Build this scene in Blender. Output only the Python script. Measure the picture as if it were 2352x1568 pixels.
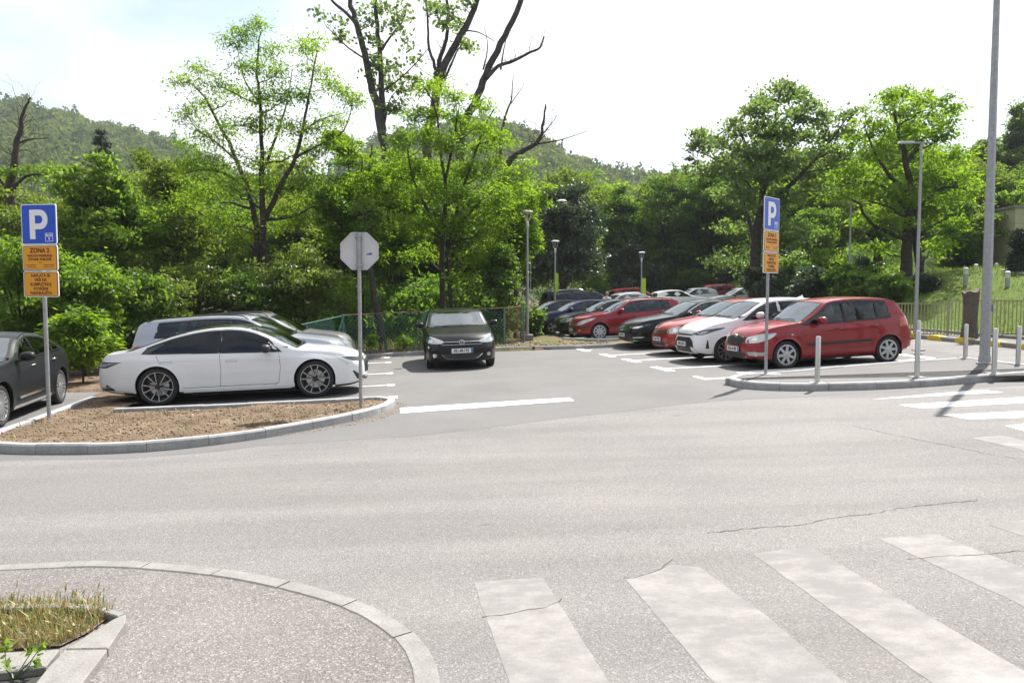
import bpy, bmesh, math, random
import numpy as np
from mathutils import Vector, Matrix
from mathutils.bvhtree import BVHTree

for o in list(bpy.data.objects):
    bpy.data.objects.remove(o)
SC = bpy.context.scene
COL = SC.collection
R = math.radians

# ---------------------------------------------------------------- camera
CZ = 1.79                      # eye height over the road below the camera
FOC, PITCH = 26.0, 3.40
cam_d = bpy.data.cameras.new('camera')
cam = bpy.data.objects.new('camera', cam_d)
COL.objects.link(cam)
cam_d.lens, cam_d.sensor_width = FOC, 36.0
cam_d.clip_end = 5000
cam_d.clip_start = 0.05
cam.location = (0, 0, CZ)
cam.rotation_euler = (R(90 - PITCH), 0, 0)
SC.camera = cam

# ---------------------------------------------------------------- sun, sky, exposure
SUN_AZ, SUN_EL = 37.0, 54.0    # degrees clockwise from +Y, degrees up
sun_d = bpy.data.lights.new('sun', 'SUN')
sun = bpy.data.objects.new('sun', sun_d)
COL.objects.link(sun)
sun_d.energy = 5.0
sun_d.angle = R(0.53)
sun_d.color = (1.0, 0.955, 0.89)
sdir = Vector((math.sin(R(SUN_AZ)) * math.cos(R(SUN_EL)), math.cos(R(SUN_AZ)) * math.cos(R(SUN_EL)), math.sin(R(SUN_EL))))
sun.location = sdir * 60
sun.rotation_euler = (-sdir).to_track_quat('-Z', 'Y').to_euler()

wd = bpy.data.worlds.new('World')
SC.world = wd
wd.use_nodes = True
wn, wl = wd.node_tree.nodes, wd.node_tree.links
wn.clear()
w_out = wn.new('ShaderNodeOutputWorld')
w_bg = wn.new('ShaderNodeBackground')
w_bg.inputs['Strength'].default_value = 0.10
sky = wn.new('ShaderNodeTexSky')
sky.sky_type = 'NISHITA'
sky.sun_disc = False
sky.sun_elevation = R(SUN_EL)
sky.sun_rotation = R(SUN_AZ)
sky.air_density = 1.2
sky.dust_density = 2.0
w_tc = wn.new('ShaderNodeTexCoord')
w_map = wn.new('ShaderNodeMapping')
w_map.inputs['Scale'].default_value = (1.0, 1.0, 2.2)
w_noi = wn.new('ShaderNodeTexNoise')
w_noi.inputs['Scale'].default_value = 2.3
w_noi.inputs['Detail'].default_value = 7
w_noi.inputs['Roughness'].default_value = 0.52
w_rmp = wn.new('ShaderNodeValToRGB')
w_rmp.color_ramp.elements[0].position = 0.40
w_rmp.color_ramp.elements[0].color = (0.15, 0.15, 0.15, 1)
w_rmp.color_ramp.elements[1].position = 0.58
w_rmp.color_ramp.elements[1].color = (1, 1, 1, 1)
w_mix = wn.new('ShaderNodeMix')
w_mix.data_type = 'RGBA'
w_dot = wn.new('ShaderNodeVectorMath')
w_dot.operation = 'DOT_PRODUCT'                             # thin cloud glows more towards the sun
w_dot.inputs[1].default_value = sdir
w_mr = wn.new('ShaderNodeMapRange')
w_mr.interpolation_type = 'SMOOTHSTEP'
for k_, v_ in (('From Min', -0.5), ('From Max', 0.75), ('To Min', 2.6), ('To Max', 6.6)):
    w_mr.inputs[k_].default_value = v_
w_cc = wn.new('ShaderNodeVectorMath')
w_cc.operation = 'SCALE'
w_cc.inputs[0].default_value = (0.985, 0.995, 1.01)
wl.new(w_tc.outputs['Generated'], w_map.inputs['Vector'])
wl.new(w_map.outputs['Vector'], w_noi.inputs['Vector'])
wl.new(w_noi.outputs['Fac'], w_rmp.inputs['Fac'])
wl.new(w_rmp.outputs['Color'], w_mix.inputs['Factor'])
wl.new(w_tc.outputs['Generated'], w_dot.inputs[0])
wl.new(w_dot.outputs['Value'], w_mr.inputs['Value'])
wl.new(w_mr.outputs['Result'], w_cc.inputs['Scale'])
wl.new(w_cc.outputs['Vector'], w_mix.inputs['B'])
wl.new(sky.outputs['Color'], w_mix.inputs['A'])
wl.new(w_mix.outputs['Result'], w_bg.inputs['Color'])
wl.new(w_bg.outputs['Background'], w_out.inputs['Surface'])

vs = SC.view_settings
vs.view_transform = 'Standard'
vs.look = 'None'
vs.exposure = 1.12
vs.gamma = 1.0
vs.use_curve_mapping = False
SC.cycles.max_bounces = 8
SC.cycles.transparent_max_bounces = 12
SC.cycles.caustics_reflective = False
SC.cycles.caustics_refractive = False
SC.cycles.sample_clamp_indirect = 6.0

# ---------------------------------------------------------------- where things stand
GB, GC = 0.034, 0.003          # the site tilts: rises to the right and slightly to the back
def plane(x, y):
    return GB * x + GC * y
F_PX = 2352 * FOC / 36.0
def ray(u, v):
    x, y, z = (u - 1176) / F_PX, 1.0, -(v - 784) / F_PX
    c, s = math.cos(R(PITCH)), math.sin(R(PITCH))
    return Vector((x, y * c + z * s, -y * s + z * c))
def G(u, v, dz=0.0):           # the point of the tilted ground seen at (u, v) of the 2352 px wide photograph
    d = ray(u, v)
    t = (dz - CZ) / (d.z - GB * d.x - GC * d.y)
    return Vector((d.x * t, d.y * t, CZ + d.z * t))
def at(u, v, y):               # the point at distance y seen at (u, v)
    d = ray(u, v)
    return Vector((d.x * y / d.y, y, CZ + d.z * y / d.y))
def on(x, y, dz=0.0):
    return Vector((x, y, plane(x, y) + dz))

# ---------------------------------------------------------------- object helpers
def tag(o, label=None, cat=None, group=None, kind=None):
    if label: o['label'] = label
    if cat: o['category'] = cat
    if group: o['group'] = group
    if kind: o['kind'] = kind
    return o
def thing(name, label, cat, loc=(0, 0, 0), rz=0.0, group=None, tilt=False):
    o = bpy.data.objects.new(name, None)
    COL.objects.link(o)
    o.empty_display_size = 0.2
    o.location = loc
    if tilt:
        n = Vector((-GB, -GC, 1)).normalized()
        fx = Vector((math.cos(rz), math.sin(rz), 0))
        fx = (fx - n * fx.dot(n)).normalized()
        fy = n.cross(fx)
        o.rotation_euler = Matrix((fx, fy, n)).transposed().to_euler()
    else:
        o.rotation_euler = (0, 0, rz)
    return tag(o, label, cat, group)
def link(name, me, parent=None, kind=None, label=None):
    o = bpy.data.objects.new(name, me)
    COL.objects.link(o)
    if parent: o.parent = parent
    if kind: o['kind'] = kind
    if label: o['label'] = label
    return o
def copy_tree(o, parent=None):
    c = o.copy()
    COL.objects.link(c)
    c.parent = parent
    for ch in KIDS.get(o.name, []) or [k for k in bpy.data.objects if k.parent == o]:
        copy_tree(ch, c)
    return c
KIDS = {}

class MB:
    """collects shapes into one mesh"""
    def __init__(s):
        s.v, s.f, s.m, s.cur = [], [], [], 0
    def mat(s, i):
        s.cur = i
        return s
    def add(s, vs, fs):
        b = len(s.v)
        s.v += [tuple(p) for p in vs]
        s.f += [tuple(b + i for i in f) for f in fs]
        s.m += [s.cur] * len(fs)
        return s
    def box(s, c, d, rz=0.0, taper=1.0):
        cx, cy, cz = c
        hx, hy, hz = d[0] / 2, d[1] / 2, d[2] / 2
        co, si = math.cos(rz), math.sin(rz)
        vs = []
        for z, k in ((-hz, 1.0), (hz, taper)):
            for x, y in ((-hx, -hy), (hx, -hy), (hx, hy), (-hx, hy)):
                x, y = x * k, y * k
                vs.append((cx + x * co - y * si, cy + x * si + y * co, cz + z))
        return s.add(vs, [(3, 2, 1, 0), (4, 5, 6, 7), (0, 1, 5, 4), (1, 2, 6, 5), (2, 3, 7, 6), (3, 0, 4, 7)])
    def tube(s, pts, rad, n=6, cap=True, twist=0.0):
        pts = [Vector(p) for p in pts]
        if not hasattr(rad, '__len__'): rad = [rad] * len(pts)
        vs, fs = [], []
        ref = None
        for i, p in enumerate(pts):
            d = (pts[min(i + 1, len(pts) - 1)] - pts[max(i - 1, 0)])
            d = d.normalized() if d.length > 1e-9 else Vector((0, 0, 1))
            if ref is None:
                ref = Vector((1, 0, 0)) if abs(d.x) < 0.8 else Vector((0, 1, 0))
            a = (ref - d * ref.dot(d))
            a = a.normalized() if a.length > 1e-6 else d.orthogonal().normalized()
            ref = a
            b = d.cross(a)
            for k in range(n):
                t = 2 * math.pi * k / n + twist
                vs.append(p + (a * math.cos(t) + b * math.sin(t)) * rad[i])
        for i in range(len(pts) - 1):
            for k in range(n):
                q = (k + 1) % n
                fs.append((i * n + k, i * n + q, (i + 1) * n + q, (i + 1) * n + k))
        if cap:
            fs.append(tuple(range(n - 1, -1, -1)))
            fs.append(tuple((len(pts) - 1) * n + k for k in range(n)))
        return s.add(vs, fs)
    def lathe(s, prof, n=24, axis='z', c=(0, 0, 0), close=False):
        vs, fs = [], []
        for r, h in prof:
            for k in range(n):
                t = 2 * math.pi * k / n
                a, b = r * math.cos(t), r * math.sin(t)
                p = (a, b, h) if axis == 'z' else ((a, h, b) if axis == 'y' else (h, a, b))
                vs.append((p[0] + c[0], p[1] + c[1], p[2] + c[2]))
        m = len(prof)
        flip = axis == 'y'
        for i in range(m if close else m - 1):
            j = (i + 1) % m
            for k in range(n):
                q = (k + 1) % n
                f = (i * n + k, i * n + q, j * n + q, j * n + k)
                fs.append(f[::-1] if flip else f)
        return s.add(vs, fs)
    def prism(s, poly, z0, z1, M=None):
        n = len(poly)
        vs = [Vector((p[0], p[1], z0)) for p in poly] + [Vector((p[0], p[1], z1)) for p in poly]
        if M is not None: vs = [M @ p for p in vs]
        fs = [tuple(range(n - 1, -1, -1)), tuple(range(n, 2 * n))]
        fs += [(i, (i + 1) % n, n + (i + 1) % n, n + i) for i in range(n)]
        return s.add(vs, fs)
    def mesh(s, name, mats, smooth=False, sharp=35):
        me = bpy.data.meshes.new(name)
        me.from_pydata(s.v, [], s.f)
        for m in (mats if isinstance(mats, (list, tuple)) else [mats]): me.materials.append(m)
        if any(s.m): me.polygons.foreach_set('material_index', s.m)
        if smooth:
            me.polygons.foreach_set('use_smooth', [True] * len(me.polygons))
            me.set_sharp_from_angle(angle=R(sharp))
        me.update()
        return me
    def build(s, name, mats, parent=None, smooth=False, kind=None, label=None, sharp=35):
        return link(name, s.mesh(name, mats, smooth, sharp), parent, kind, label)

def np_mesh(name, V, Q, mats, face_attr=None, smooth=False):
    """mesh straight from arrays: V (n,3), Q (m,k)"""
    me = bpy.data.meshes.new(name)
    n, m, k = len(V), len(Q), Q.shape[1]
    me.vertices.add(n)
    me.vertices.foreach_set('co', np.ascontiguousarray(V, dtype=np.float32).ravel())
    me.loops.add(m * k)
    me.loops.foreach_set('vertex_index', np.ascontiguousarray(Q, dtype=np.int32).ravel())
    me.polygons.add(m)
    me.polygons.foreach_set('loop_start', np.arange(0, m * k, k, dtype=np.int32))
    if smooth: me.polygons.foreach_set('use_smooth', np.ones(m, dtype=bool))
    for mt in (mats if isinstance(mats, (list, tuple)) else [mats]): me.materials.append(mt)
    if face_attr is not None:
        a = me.attributes.new('tint', 'FLOAT', 'FACE')
        a.data.foreach_set('value', np.ascontiguousarray(face_attr, dtype=np.float32))
    me.update(calc_edges=True)
    return me

def text_mesh(body, size, mat, bold=0.0, extrude=0.001, sx=1.0, align='CENTER'):
    cu = bpy.data.curves.new('lettering', 'FONT')
    cu.body, cu.size, cu.extrude, cu.offset = body, size, extrude, bold
    cu.align_x, cu.align_y = align, 'CENTER'
    cu.resolution_u = 3
    to = bpy.data.objects.new('lettering', cu)
    COL.objects.link(to)
    dg = bpy.context.evaluated_depsgraph_get()
    me = bpy.data.meshes.new_from_object(to.evaluated_get(dg))
    bpy.data.objects.remove(to)
    me.materials.clear()
    me.materials.append(mat)
    if sx != 1.0:
        me.transform(Matrix.Diagonal((sx, 1, 1, 1)))
    return me

# ---------------------------------------------------------------- materials
def new_mat(name):
    m = bpy.data.materials.new(name)
    m.use_nodes = True
    nt = m.node_tree
    return m, nt.nodes, nt.links, nt.nodes['Principled BSDF']
def pm(name, col, rough=0.5, metal=0.0, coat=0.0, spec=None, emit=None):
    m, n, l, b = new_mat(name)
    b.inputs['Base Color'].default_value = (*col, 1)
    b.inputs['Roughness'].default_value = rough
    b.inputs['Metallic'].default_value = metal
    b.inputs['Coat Weight'].default_value = coat
    b.inputs['Coat Roughness'].default_value = 0.04
    if spec is not None: b.inputs['Specular IOR Level'].default_value = spec
    return m
def obj_vec(n, l, scale=(1, 1, 1)):
    tc = n.new('ShaderNodeTexCoord')
    mp = n.new('ShaderNodeMapping')
    mp.inputs['Scale'].default_value = scale
    l.new(tc.outputs['Object'], mp.inputs['Vector'])
    return mp.outputs['Vector']
def noise(n, l, vec, scale, detail=4, rough=0.55):
    t = n.new('ShaderNodeTexNoise')
    t.inputs['Scale'].default_value = scale
    t.inputs['Detail'].default_value = detail
    t.inputs['Roughness'].default_value = rough
    l.new(vec, t.inputs['Vector'])
    return t.outputs['Fac']
def ramp(n, l, fac, stops):
    r = n.new('ShaderNodeValToRGB')
    e = r.color_ramp.elements
    while len(e) < len(stops): e.new(0.5)
    for i, (p, c) in enumerate(stops):
        e[i].position = p
        e[i].color = (*c, 1) if hasattr(c, '__len__') else (c, c, c, 1)
    l.new(fac, r.inputs['Fac'])
    return r.outputs['Color']
def mixc(n, l, a, b, fac, mode='MIX'):
    m = n.new('ShaderNodeMix')
    m.data_type = 'RGBA'
    m.blend_type = mode
    for sock, val in (('A', a), ('B', b), ('Factor', fac)):
        if isinstance(val, bpy.types.NodeSocket): l.new(val, m.inputs[sock])
        elif sock == 'Factor': m.inputs[sock].default_value = val
        else: m.inputs[sock].default_value = (*val, 1)
    return m.outputs['Result']
def bump(n, l, b, h, strength=0.3, dist=0.02):
    k = n.new('ShaderNodeBump')
    k.inputs['Strength'].default_value = strength
    k.inputs['Distance'].default_value = dist
    l.new(h, k.inputs['Height'])
    l.new(k.outputs['Normal'], b.inputs['Normal'])

def chips_mat(name, dark, mid, light, scale, blot=(0.92, 1.05), blot_scale=0.5, warm=None, rough=0.85, bmp=0.35, lanes=False):
    """rolled stone chippings: every chip its own grey, large soft blotches over it"""
    m, n, l, b = new_mat(name)
    v = obj_vec(n, l)
    vo = n.new('ShaderNodeTexVoronoi')
    vo.inputs['Scale'].default_value = scale
    l.new(v, vo.inputs['Vector'])
    sep = n.new('ShaderNodeSeparateColor')
    l.new(vo.outputs['Color'], sep.inputs['Color'])
    c = ramp(n, l, sep.outputs['Red'], [(0.0, dark), (0.45, mid), (0.8, mid), (1.0, light)])
    n1 = noise(n, l, v, scale * 0.35, 3, 0.7)
    c = mixc(n, l, c, ramp(n, l, n1, [(0.35, tuple(x * 0.75 for x in mid)), (0.7, tuple(min(1, x * 1.25) for x in mid))]), 0.35)
    n2 = noise(n, l, v, blot_scale, 5, 0.6)
    c = mixc(n, l, c, ramp(n, l, n2, [(0.3, blot[0]), (0.7, blot[1])]), 1.0, 'MULTIPLY')
    if warm:
        n3 = noise(n, l, v, 0.9, 4, 0.6)
        c = mixc(n, l, c, warm, ramp(n, l, n3, [(0.45, 0.0), (0.8, 0.35)]))
    if lanes:                                   # tyre tracks, drips and old patches
        tr = noise(n, l, obj_vec(n, l, (0.10, 1.0, 1)), 1.5, 3, 0.55)
        c = mixc(n, l, c, ramp(n, l, tr, [(0.40, 0.90), (0.60, 1.05)]), 1.0, 'MULTIPLY')
        dr = noise(n, l, obj_vec(n, l, (0.6, 1.0, 1)), 5.5, 3, 0.5)
        c = mixc(n, l, c, (0.07, 0.066, 0.064), ramp(n, l, dr, [(0.70, 0.0), (0.80, 0.45)]))
    l.new(c, b.inputs['Base Color'])
    b.inputs['Roughness'].default_value = rough
    b.inputs['Specular IOR Level'].default_value = 0.18
    bump(n, l, b, vo.outputs['Distance'], bmp, 0.008)
    return m
def stone_mat(name, c0, c1, scale=9.0, rough=0.85, stain=None, bmp=0.25):
    m, n, l, b = new_mat(name)
    v = obj_vec(n, l)
    a = noise(n, l, v, scale, 6, 0.65)
    c = ramp(n, l, a, [(0.3, c0), (0.7, c1)])
    f = noise(n, l, v, scale * 14, 2, 0.5)
    c = mixc(n, l, c, ramp(n, l, f, [(0.3, 0.82), (0.7, 1.08)]), 1.0, 'MULTIPLY')
    if stain:
        s = noise(n, l, obj_vec(n, l, (2.2, 2.2, 0.4)), 1.6, 5, 0.7)
        c = mixc(n, l, c, stain, ramp(n, l, s, [(0.52, 0.0), (0.72, 0.6)]))
    l.new(c, b.inputs['Base Color'])
    b.inputs['Roughness'].default_value = rough
    b.inputs['Specular IOR Level'].default_value = 0.3
    bump(n, l, b, f, bmp, 0.006)
    return m
def marking_mat(name, white, under, wear0, wear1, scale=5.0):
    m, n, l, b = new_mat(name)
    v = obj_vec(n, l)
    a = noise(n, l, obj_vec(n, l, (1, 1.7, 1)), scale, 7, 0.72)
    f = noise(n, l, v, 130, 2, 0.6)
    big = noise(n, l, v, 1.1, 3, 0.5)
    s = n.new('ShaderNodeMath'); s.operation = 'MULTIPLY_ADD'
    l.new(f, s.inputs[0]); s.inputs[1].default_value = 0.35; l.new(a, s.inputs[2])
    s2 = n.new('ShaderNodeMath'); s2.operation = 'MULTIPLY_ADD'
    l.new(big, s2.inputs[0]); s2.inputs[1].default_value = 0.45; l.new(s.outputs[0], s2.inputs[2])
    fac = ramp(n, l, s2.outputs[0], [(wear0, 0.0), (wear1, 1.0)])
    c = mixc(n, l, white, under, fac)
    l.new(c, b.inputs['Base Color'])
    b.inputs['Roughness'].default_value = 0.9
    b.inputs['Specular IOR Level'].default_value = 0.12
    bump(n, l, b, f, 0.2, 0.004)
    return m
def paint(name, col, metal=0.0, rough=0.32, dust=0.06, coat=0.8):
    m, n, l, b = new_mat(name)
    v = obj_vec(n, l)
    a = noise(n, l, v, 3.5, 5, 0.6)
    c = mixc(n, l, col, (0.30, 0.27, 0.23), ramp(n, l, a, [(0.4, dust * 0.3), (0.75, dust)]))
    l.new(c, b.inputs['Base Color'])
    b.inputs['Metallic'].default_value = metal
    b.inputs['Roughness'].default_value = rough
    b.inputs['Specular IOR Level'].default_value = 0.25
    b.inputs['Coat Weight'].default_value = coat
    b.inputs['Coat Roughness'].default_value = 0.03
    return m
def glass(name, tint=(0.30, 0.36, 0.36), refl=1.0, ior=1.65):
    m = bpy.data.materials.new(name)
    m.use_nodes = True
    n, l = m.node_tree.nodes, m.node_tree.links
    n.clear()
    out = n.new('ShaderNodeOutputMaterial')
    tr = n.new('ShaderNodeBsdfTransparent')
    tr.inputs['Color'].default_value = (*tint, 1)
    gl = n.new('ShaderNodeBsdfGlossy')
    gl.inputs['Roughness'].default_value = 0.015
    gl.inputs['Color'].default_value = (0.88 * refl, 0.96 * refl, refl, 1)
    fr = n.new('ShaderNodeFresnel')
    fr.inputs['IOR'].default_value = ior
    mx = n.new('ShaderNodeMixShader')
    l.new(fr.outputs['Fac'], mx.inputs['Fac'])
    l.new(tr.outputs[0], mx.inputs[1])
    l.new(gl.outputs[0], mx.inputs[2])
    l.new(mx.outputs[0], out.inputs['Surface'])
    return m
def leaf_mat(name, c0, c1, trans=0.45, tcol=None, gloss=0.05, rough=0.45):
    m = bpy.data.materials.new(name)
    m.use_nodes = True
    n, l = m.node_tree.nodes, m.node_tree.links
    n.clear()
    out = n.new('ShaderNodeOutputMaterial')
    at_ = n.new('ShaderNodeAttribute')
    at_.attribute_name = 'tint'
    col = ramp(n, l, at_.outputs['Fac'], [(0.0, c0), (1.0, c1)])
    df = n.new('ShaderNodeBsdfDiffuse')
    l.new(col, df.inputs['Color'])
    tl = n.new('ShaderNodeBsdfTranslucent')
    k = tcol or (2.1, 2.0, 0.9)
    l.new(mixc(n, l, col, k, 1.0, 'MULTIPLY'), tl.inputs['Color'])
    mx = n.new('ShaderNodeMixShader')
    mx.inputs['Fac'].default_value = trans
    l.new(df.outputs[0], mx.inputs[1])
    l.new(tl.outputs[0], mx.inputs[2])
    gl = n.new('ShaderNodeBsdfGlossy')
    gl.inputs['Roughness'].default_value = rough
    gl.inputs['Color'].default_value = (0.85, 0.9, 0.85, 1)
    m2 = n.new('ShaderNodeMixShader')
    m2.inputs['Fac'].default_value = gloss
    l.new(mx.outputs[0], m2.inputs[1])
    l.new(gl.outputs[0], m2.inputs[2])
    l.new(m2.outputs[0], out.inputs['Surface'])
    return m

M = {}
M['road'] = chips_mat('road_chippings', (0.100, 0.095, 0.091), (0.190, 0.182, 0.177), (0.36, 0.345, 0.332), 145, (0.88, 1.07), 0.45, warm=(0.185, 0.168, 0.157), lanes=True)
M['lot'] = chips_mat('new_asphalt', (0.112, 0.108, 0.106), (0.152, 0.147, 0.144), (0.21, 0.204, 0.198), 190, (0.88, 1.08), 0.6, bmp=0.15)
M['footway'] = chips_mat('old_footway_asphalt', (0.085, 0.079, 0.076), (0.172, 0.160, 0.154), (0.38, 0.355, 0.335), 110, (0.85, 1.12), 0.9, warm=(0.20, 0.175, 0.15), bmp=0.45)
M['kerb'] = stone_mat('kerb_concrete', (0.185, 0.178, 0.168), (0.265, 0.256, 0.243), 5.0, stain=(0.15, 0.142, 0.134))
M['kerb_new'] = stone_mat('new_kerb_concrete', (0.29, 0.29, 0.292), (0.40, 0.40, 0.397), 4.0, stain=(0.19, 0.19, 0.195))
M['slab'] = stone_mat('old_slab_concrete', (0.19, 0.182, 0.17), (0.285, 0.275, 0.258), 7.0, stain=(0.15, 0.138, 0.122), bmp=0.5)
M['white_line'] = marking_mat('fresh_white_line', (0.72, 0.72, 0.71), (0.2, 0.2, 0.2), 1.05, 1.35)
M['zebra'] = marking_mat('worn_white_paint', (0.29, 0.277, 0.27), (0.195, 0.187, 0.182), 0.66, 1.08, 4.5)
M['crack'] = pm('crack_dirt', (0.085, 0.08, 0.076), 0.95)
M['steel'] = stone_mat('galvanised_steel', (0.30, 0.31, 0.325), (0.42, 0.43, 0.44), 14, 0.5, bmp=0.05)
M['steel'].node_tree.nodes['Principled BSDF'].inputs['Metallic'].default_value = 0.55
M['brushed'] = pm('brushed_steel', (0.55, 0.54, 0.52), 0.32, 0.9)
M['sign_back'] = stone_mat('sign_back_grey', (0.56, 0.56, 0.58), (0.62, 0.62, 0.64), 5, 0.5, bmp=0.02)
M['sign_white'] = pm('sign_white', (0.78, 0.78, 0.78), 0.4)
M['sign_blue'] = pm('sign_blue', (0.012, 0.075, 0.52), 0.35)
M['sign_orange'] = pm('sign_orange', (0.72, 0.31, 0.012), 0.4)
M['sign_ink'] = pm('sign_dark_ink', (0.10, 0.018, 0.010), 0.5)
M['purple'] = pm('purple_sticker', (0.10, 0.05, 0.35), 0.5)
M['black'] = pm('black_plastic', (0.018, 0.018, 0.019), 0.5)
M['rubber'] = pm('tyre_rubber', (0.022, 0.022, 0.023), 0.8)
M['under'] = pm('car_underside', (0.012, 0.012, 0.012), 0.9)
M['trim'] = pm('window_seal', (0.012, 0.012, 0.013), 0.35)
M['chrome'] = pm('chrome_trim', (0.75, 0.76, 0.77), 0.12, 1.0)
M['alloy'] = pm('alloy_silver', (0.52, 0.53, 0.54), 0.3, 0.75)
M['hubcap'] = pm('hubcap_silver_plastic', (0.46, 0.47, 0.48), 0.4, 0.35)
M['lens'] = pm('headlight_lens', (0.42, 0.44, 0.45), 0.12, 0.6, 1.0)
M['lens_dark'] = pm('dark_headlight', (0.05, 0.055, 0.06), 0.12, 0.4, 1.0)
M['lens_white'] = pm('pale_headlight', (0.60, 0.61, 0.58), 0.15, 0.25, 1.0)
M['red_lens'] = pm('red_lens', (0.42, 0.012, 0.014), 0.12, 0.0, 1.0)
M['amber'] = pm('amber_lens', (0.5, 0.16, 0.02), 0.15, 0.0, 1.0)
M['plate'] = pm('plate_white', (0.70, 0.70, 0.68), 0.45)
M['ink'] = pm('plate_black', (0.01, 0.01, 0.012), 0.5)
M['plate_blue'] = pm('plate_blue', (0.02, 0.12, 0.5), 0.45)
M['cloth'] = pm('seat_cloth', (0.05, 0.05, 0.055), 0.9)
M['cloth_grey'] = pm('seat_cloth_grey', (0.10, 0.105, 0.115), 0.9)
M['glass'] = glass('window_glass')
M['screen'] = glass('windscreen_glass', (0.34, 0.42, 0.42), 1.0, 3.1)
M['tinted'] = glass('tinted_glass', (0.03, 0.032, 0.035), 0.75)
M['bark'] = stone_mat('bark', (0.028, 0.023, 0.019), (0.085, 0.072, 0.06), 6, 0.95, bmp=0.8)
M['bark_grey'] = stone_mat('grey_bark', (0.032, 0.029, 0.027), (0.10, 0.092, 0.086), 3, 0.95, bmp=0.8)
M['stump'] = stone_mat('weathered_wood', (0.06, 0.05, 0.042), (0.15, 0.125, 0.10), 8, 0.95, bmp=0.8)
M['teal'] = stone_mat('teal_fence_paint', (0.05, 0.13, 0.11), (0.09, 0.20, 0.17), 12, 0.6)
M['rust'] = stone_mat('rusty_steel', (0.10, 0.055, 0.035), (0.20, 0.12, 0.08), 14, 0.8)
M['fence_grey'] = stone_mat('greenish_grey_fence_paint', (0.27, 0.28, 0.15), (0.36, 0.37, 0.21), 10, 0.6)
M['lime'] = pm('lime_sign', (0.42, 0.62, 0.02), 0.45)
M['yellow'] = stone_mat('yellow_kerb_paint', (0.52, 0.38, 0.01), (0.72, 0.55, 0.03), 5, 0.6)
M['wall'] = stone_mat('beige_wall', (0.36, 0.34, 0.24), (0.46, 0.43, 0.31), 2, 0.85)
M['lamp_glow'] = pm('lamp_diffuser', (0.62, 0.60, 0.48), 0.3)
M['skin'] = pm('skin', (0.42, 0.24, 0.17), 0.5)
M['hair_grey'] = pm('grey_hair', (0.30, 0.28, 0.25), 0.8)
M['hair_dark'] = pm('dark_hair', (0.03, 0.022, 0.018), 0.7)
M['shirt'] = pm('pale_lilac_shirt', (0.58, 0.52, 0.60), 0.85)
M['shirt_dark'] = pm('dark_jacket', (0.05, 0.045, 0.055), 0.85)
M['trousers'] = pm('dark_trousers', (0.04, 0.045, 0.06), 0.85)

M['soil'] = None
# ================================================================ ground
def pchip(tab):
    X = np.array([t[0] for t in tab], float); Y = np.array([t[1] for t in tab], float)
    h = np.diff(X); d = np.diff(Y) / h
    m = np.zeros(len(X))
    if len(X) > 2:
        for i in range(1, len(X) - 1):
            if d[i - 1] * d[i] > 0:
                w1, w2 = 2 * h[i] + h[i - 1], h[i] + 2 * h[i - 1]
                m[i] = (w1 + w2) / (w1 / d[i - 1] + w2 / d[i])
    m[0], m[-1] = d[0], d[-1]
    def f(x):
        x = np.clip(np.asarray(x, float), X[0], X[-1])
        i = np.clip(np.searchsorted(X, x) - 1, 0, len(h) - 1)
        t = (x - X[i]) / h[i]
        return ((1 + 2 * t) * (1 - t) ** 2 * Y[i] + t * (1 - t) ** 2 * h[i] * m[i]
                + t * t * (3 - 2 * t) * Y[i + 1] + t * t * (t - 1) * h[i] * m[i + 1])
    return f
def inside(poly, x, y):
    """even-odd test on arrays"""
    x = np.asarray(x); y = np.asarray(y)
    r = np.zeros(x.shape, bool)
    n = len(poly)
    for i in range(n):
        x0, y0 = poly[i][0], poly[i][1]; x1, y1 = poly[(i + 1) % n][0], poly[(i + 1) % n][1]
        if y0 == y1: continue
        c = ((y0 > y) != (y1 > y)) & (x < (x1 - x0) * (y - y0) / (y1 - y0) + x0)
        r ^= c
    return r
def catmull(pts, step):
    pts = [Vector((p[0], p[1])) for p in pts]
    out = []
    for i in range(len(pts) - 1):
        p0, p1, p2, p3 = pts[max(i - 1, 0)], pts[i], pts[i + 1], pts[min(i + 2, len(pts) - 1)]
        n = max(1, int((p2 - p1).length / step))
        for k in range(n):
            t = k / n
            out.append(0.5 * ((2 * p1) + (p2 - p0) * t + (2 * p0 - 5 * p1 + 4 * p2 - p3) * t * t + (3 * p1 - p0 - 3 * p2 + p3) * t ** 3))
    out.append(pts[-1])
    return out
def smoothstep(a, b, x):
    t = np.clip((x - a) / (b - a), 0, 1)
    return t * t * (3 - 2 * t)
_rs = np.random.RandomState(7)
_lat = _rs.rand(64, 64)
def vnoise(x, y, s):
    x = np.asarray(x) * s; y = np.asarray(y) * s
    i = np.floor(x).astype(int); j = np.floor(y).astype(int)
    fx, fy = x - i, y - j
    fx, fy = fx * fx * (3 - 2 * fx), fy * fy * (3 - 2 * fy)
    a, b = _lat[i % 64, j % 64], _lat[(i + 1) % 64, j % 64]
    c, d = _lat[i % 64, (j + 1) % 64], _lat[(i + 1) % 64, (j + 1) % 64]
    return (a * (1 - fx) + b * fx) * (1 - fy) + (c * (1 - fx) + d * fx) * fy

def sheet(name, pts, dz, mat, kind='structure', parent=None):
    """flat polygon lying dz above the tilted ground"""
    vs = [on(p[0], p[1], dz) for p in pts]
    me = bpy.data.meshes.new(name)
    me.from_pydata(vs, [], [tuple(range(len(vs)))])
    if me.polygons[0].normal.z < 0: me.flip_normals()
    me.materials.append(mat)
    return link(name, me, parent, kind)

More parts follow.
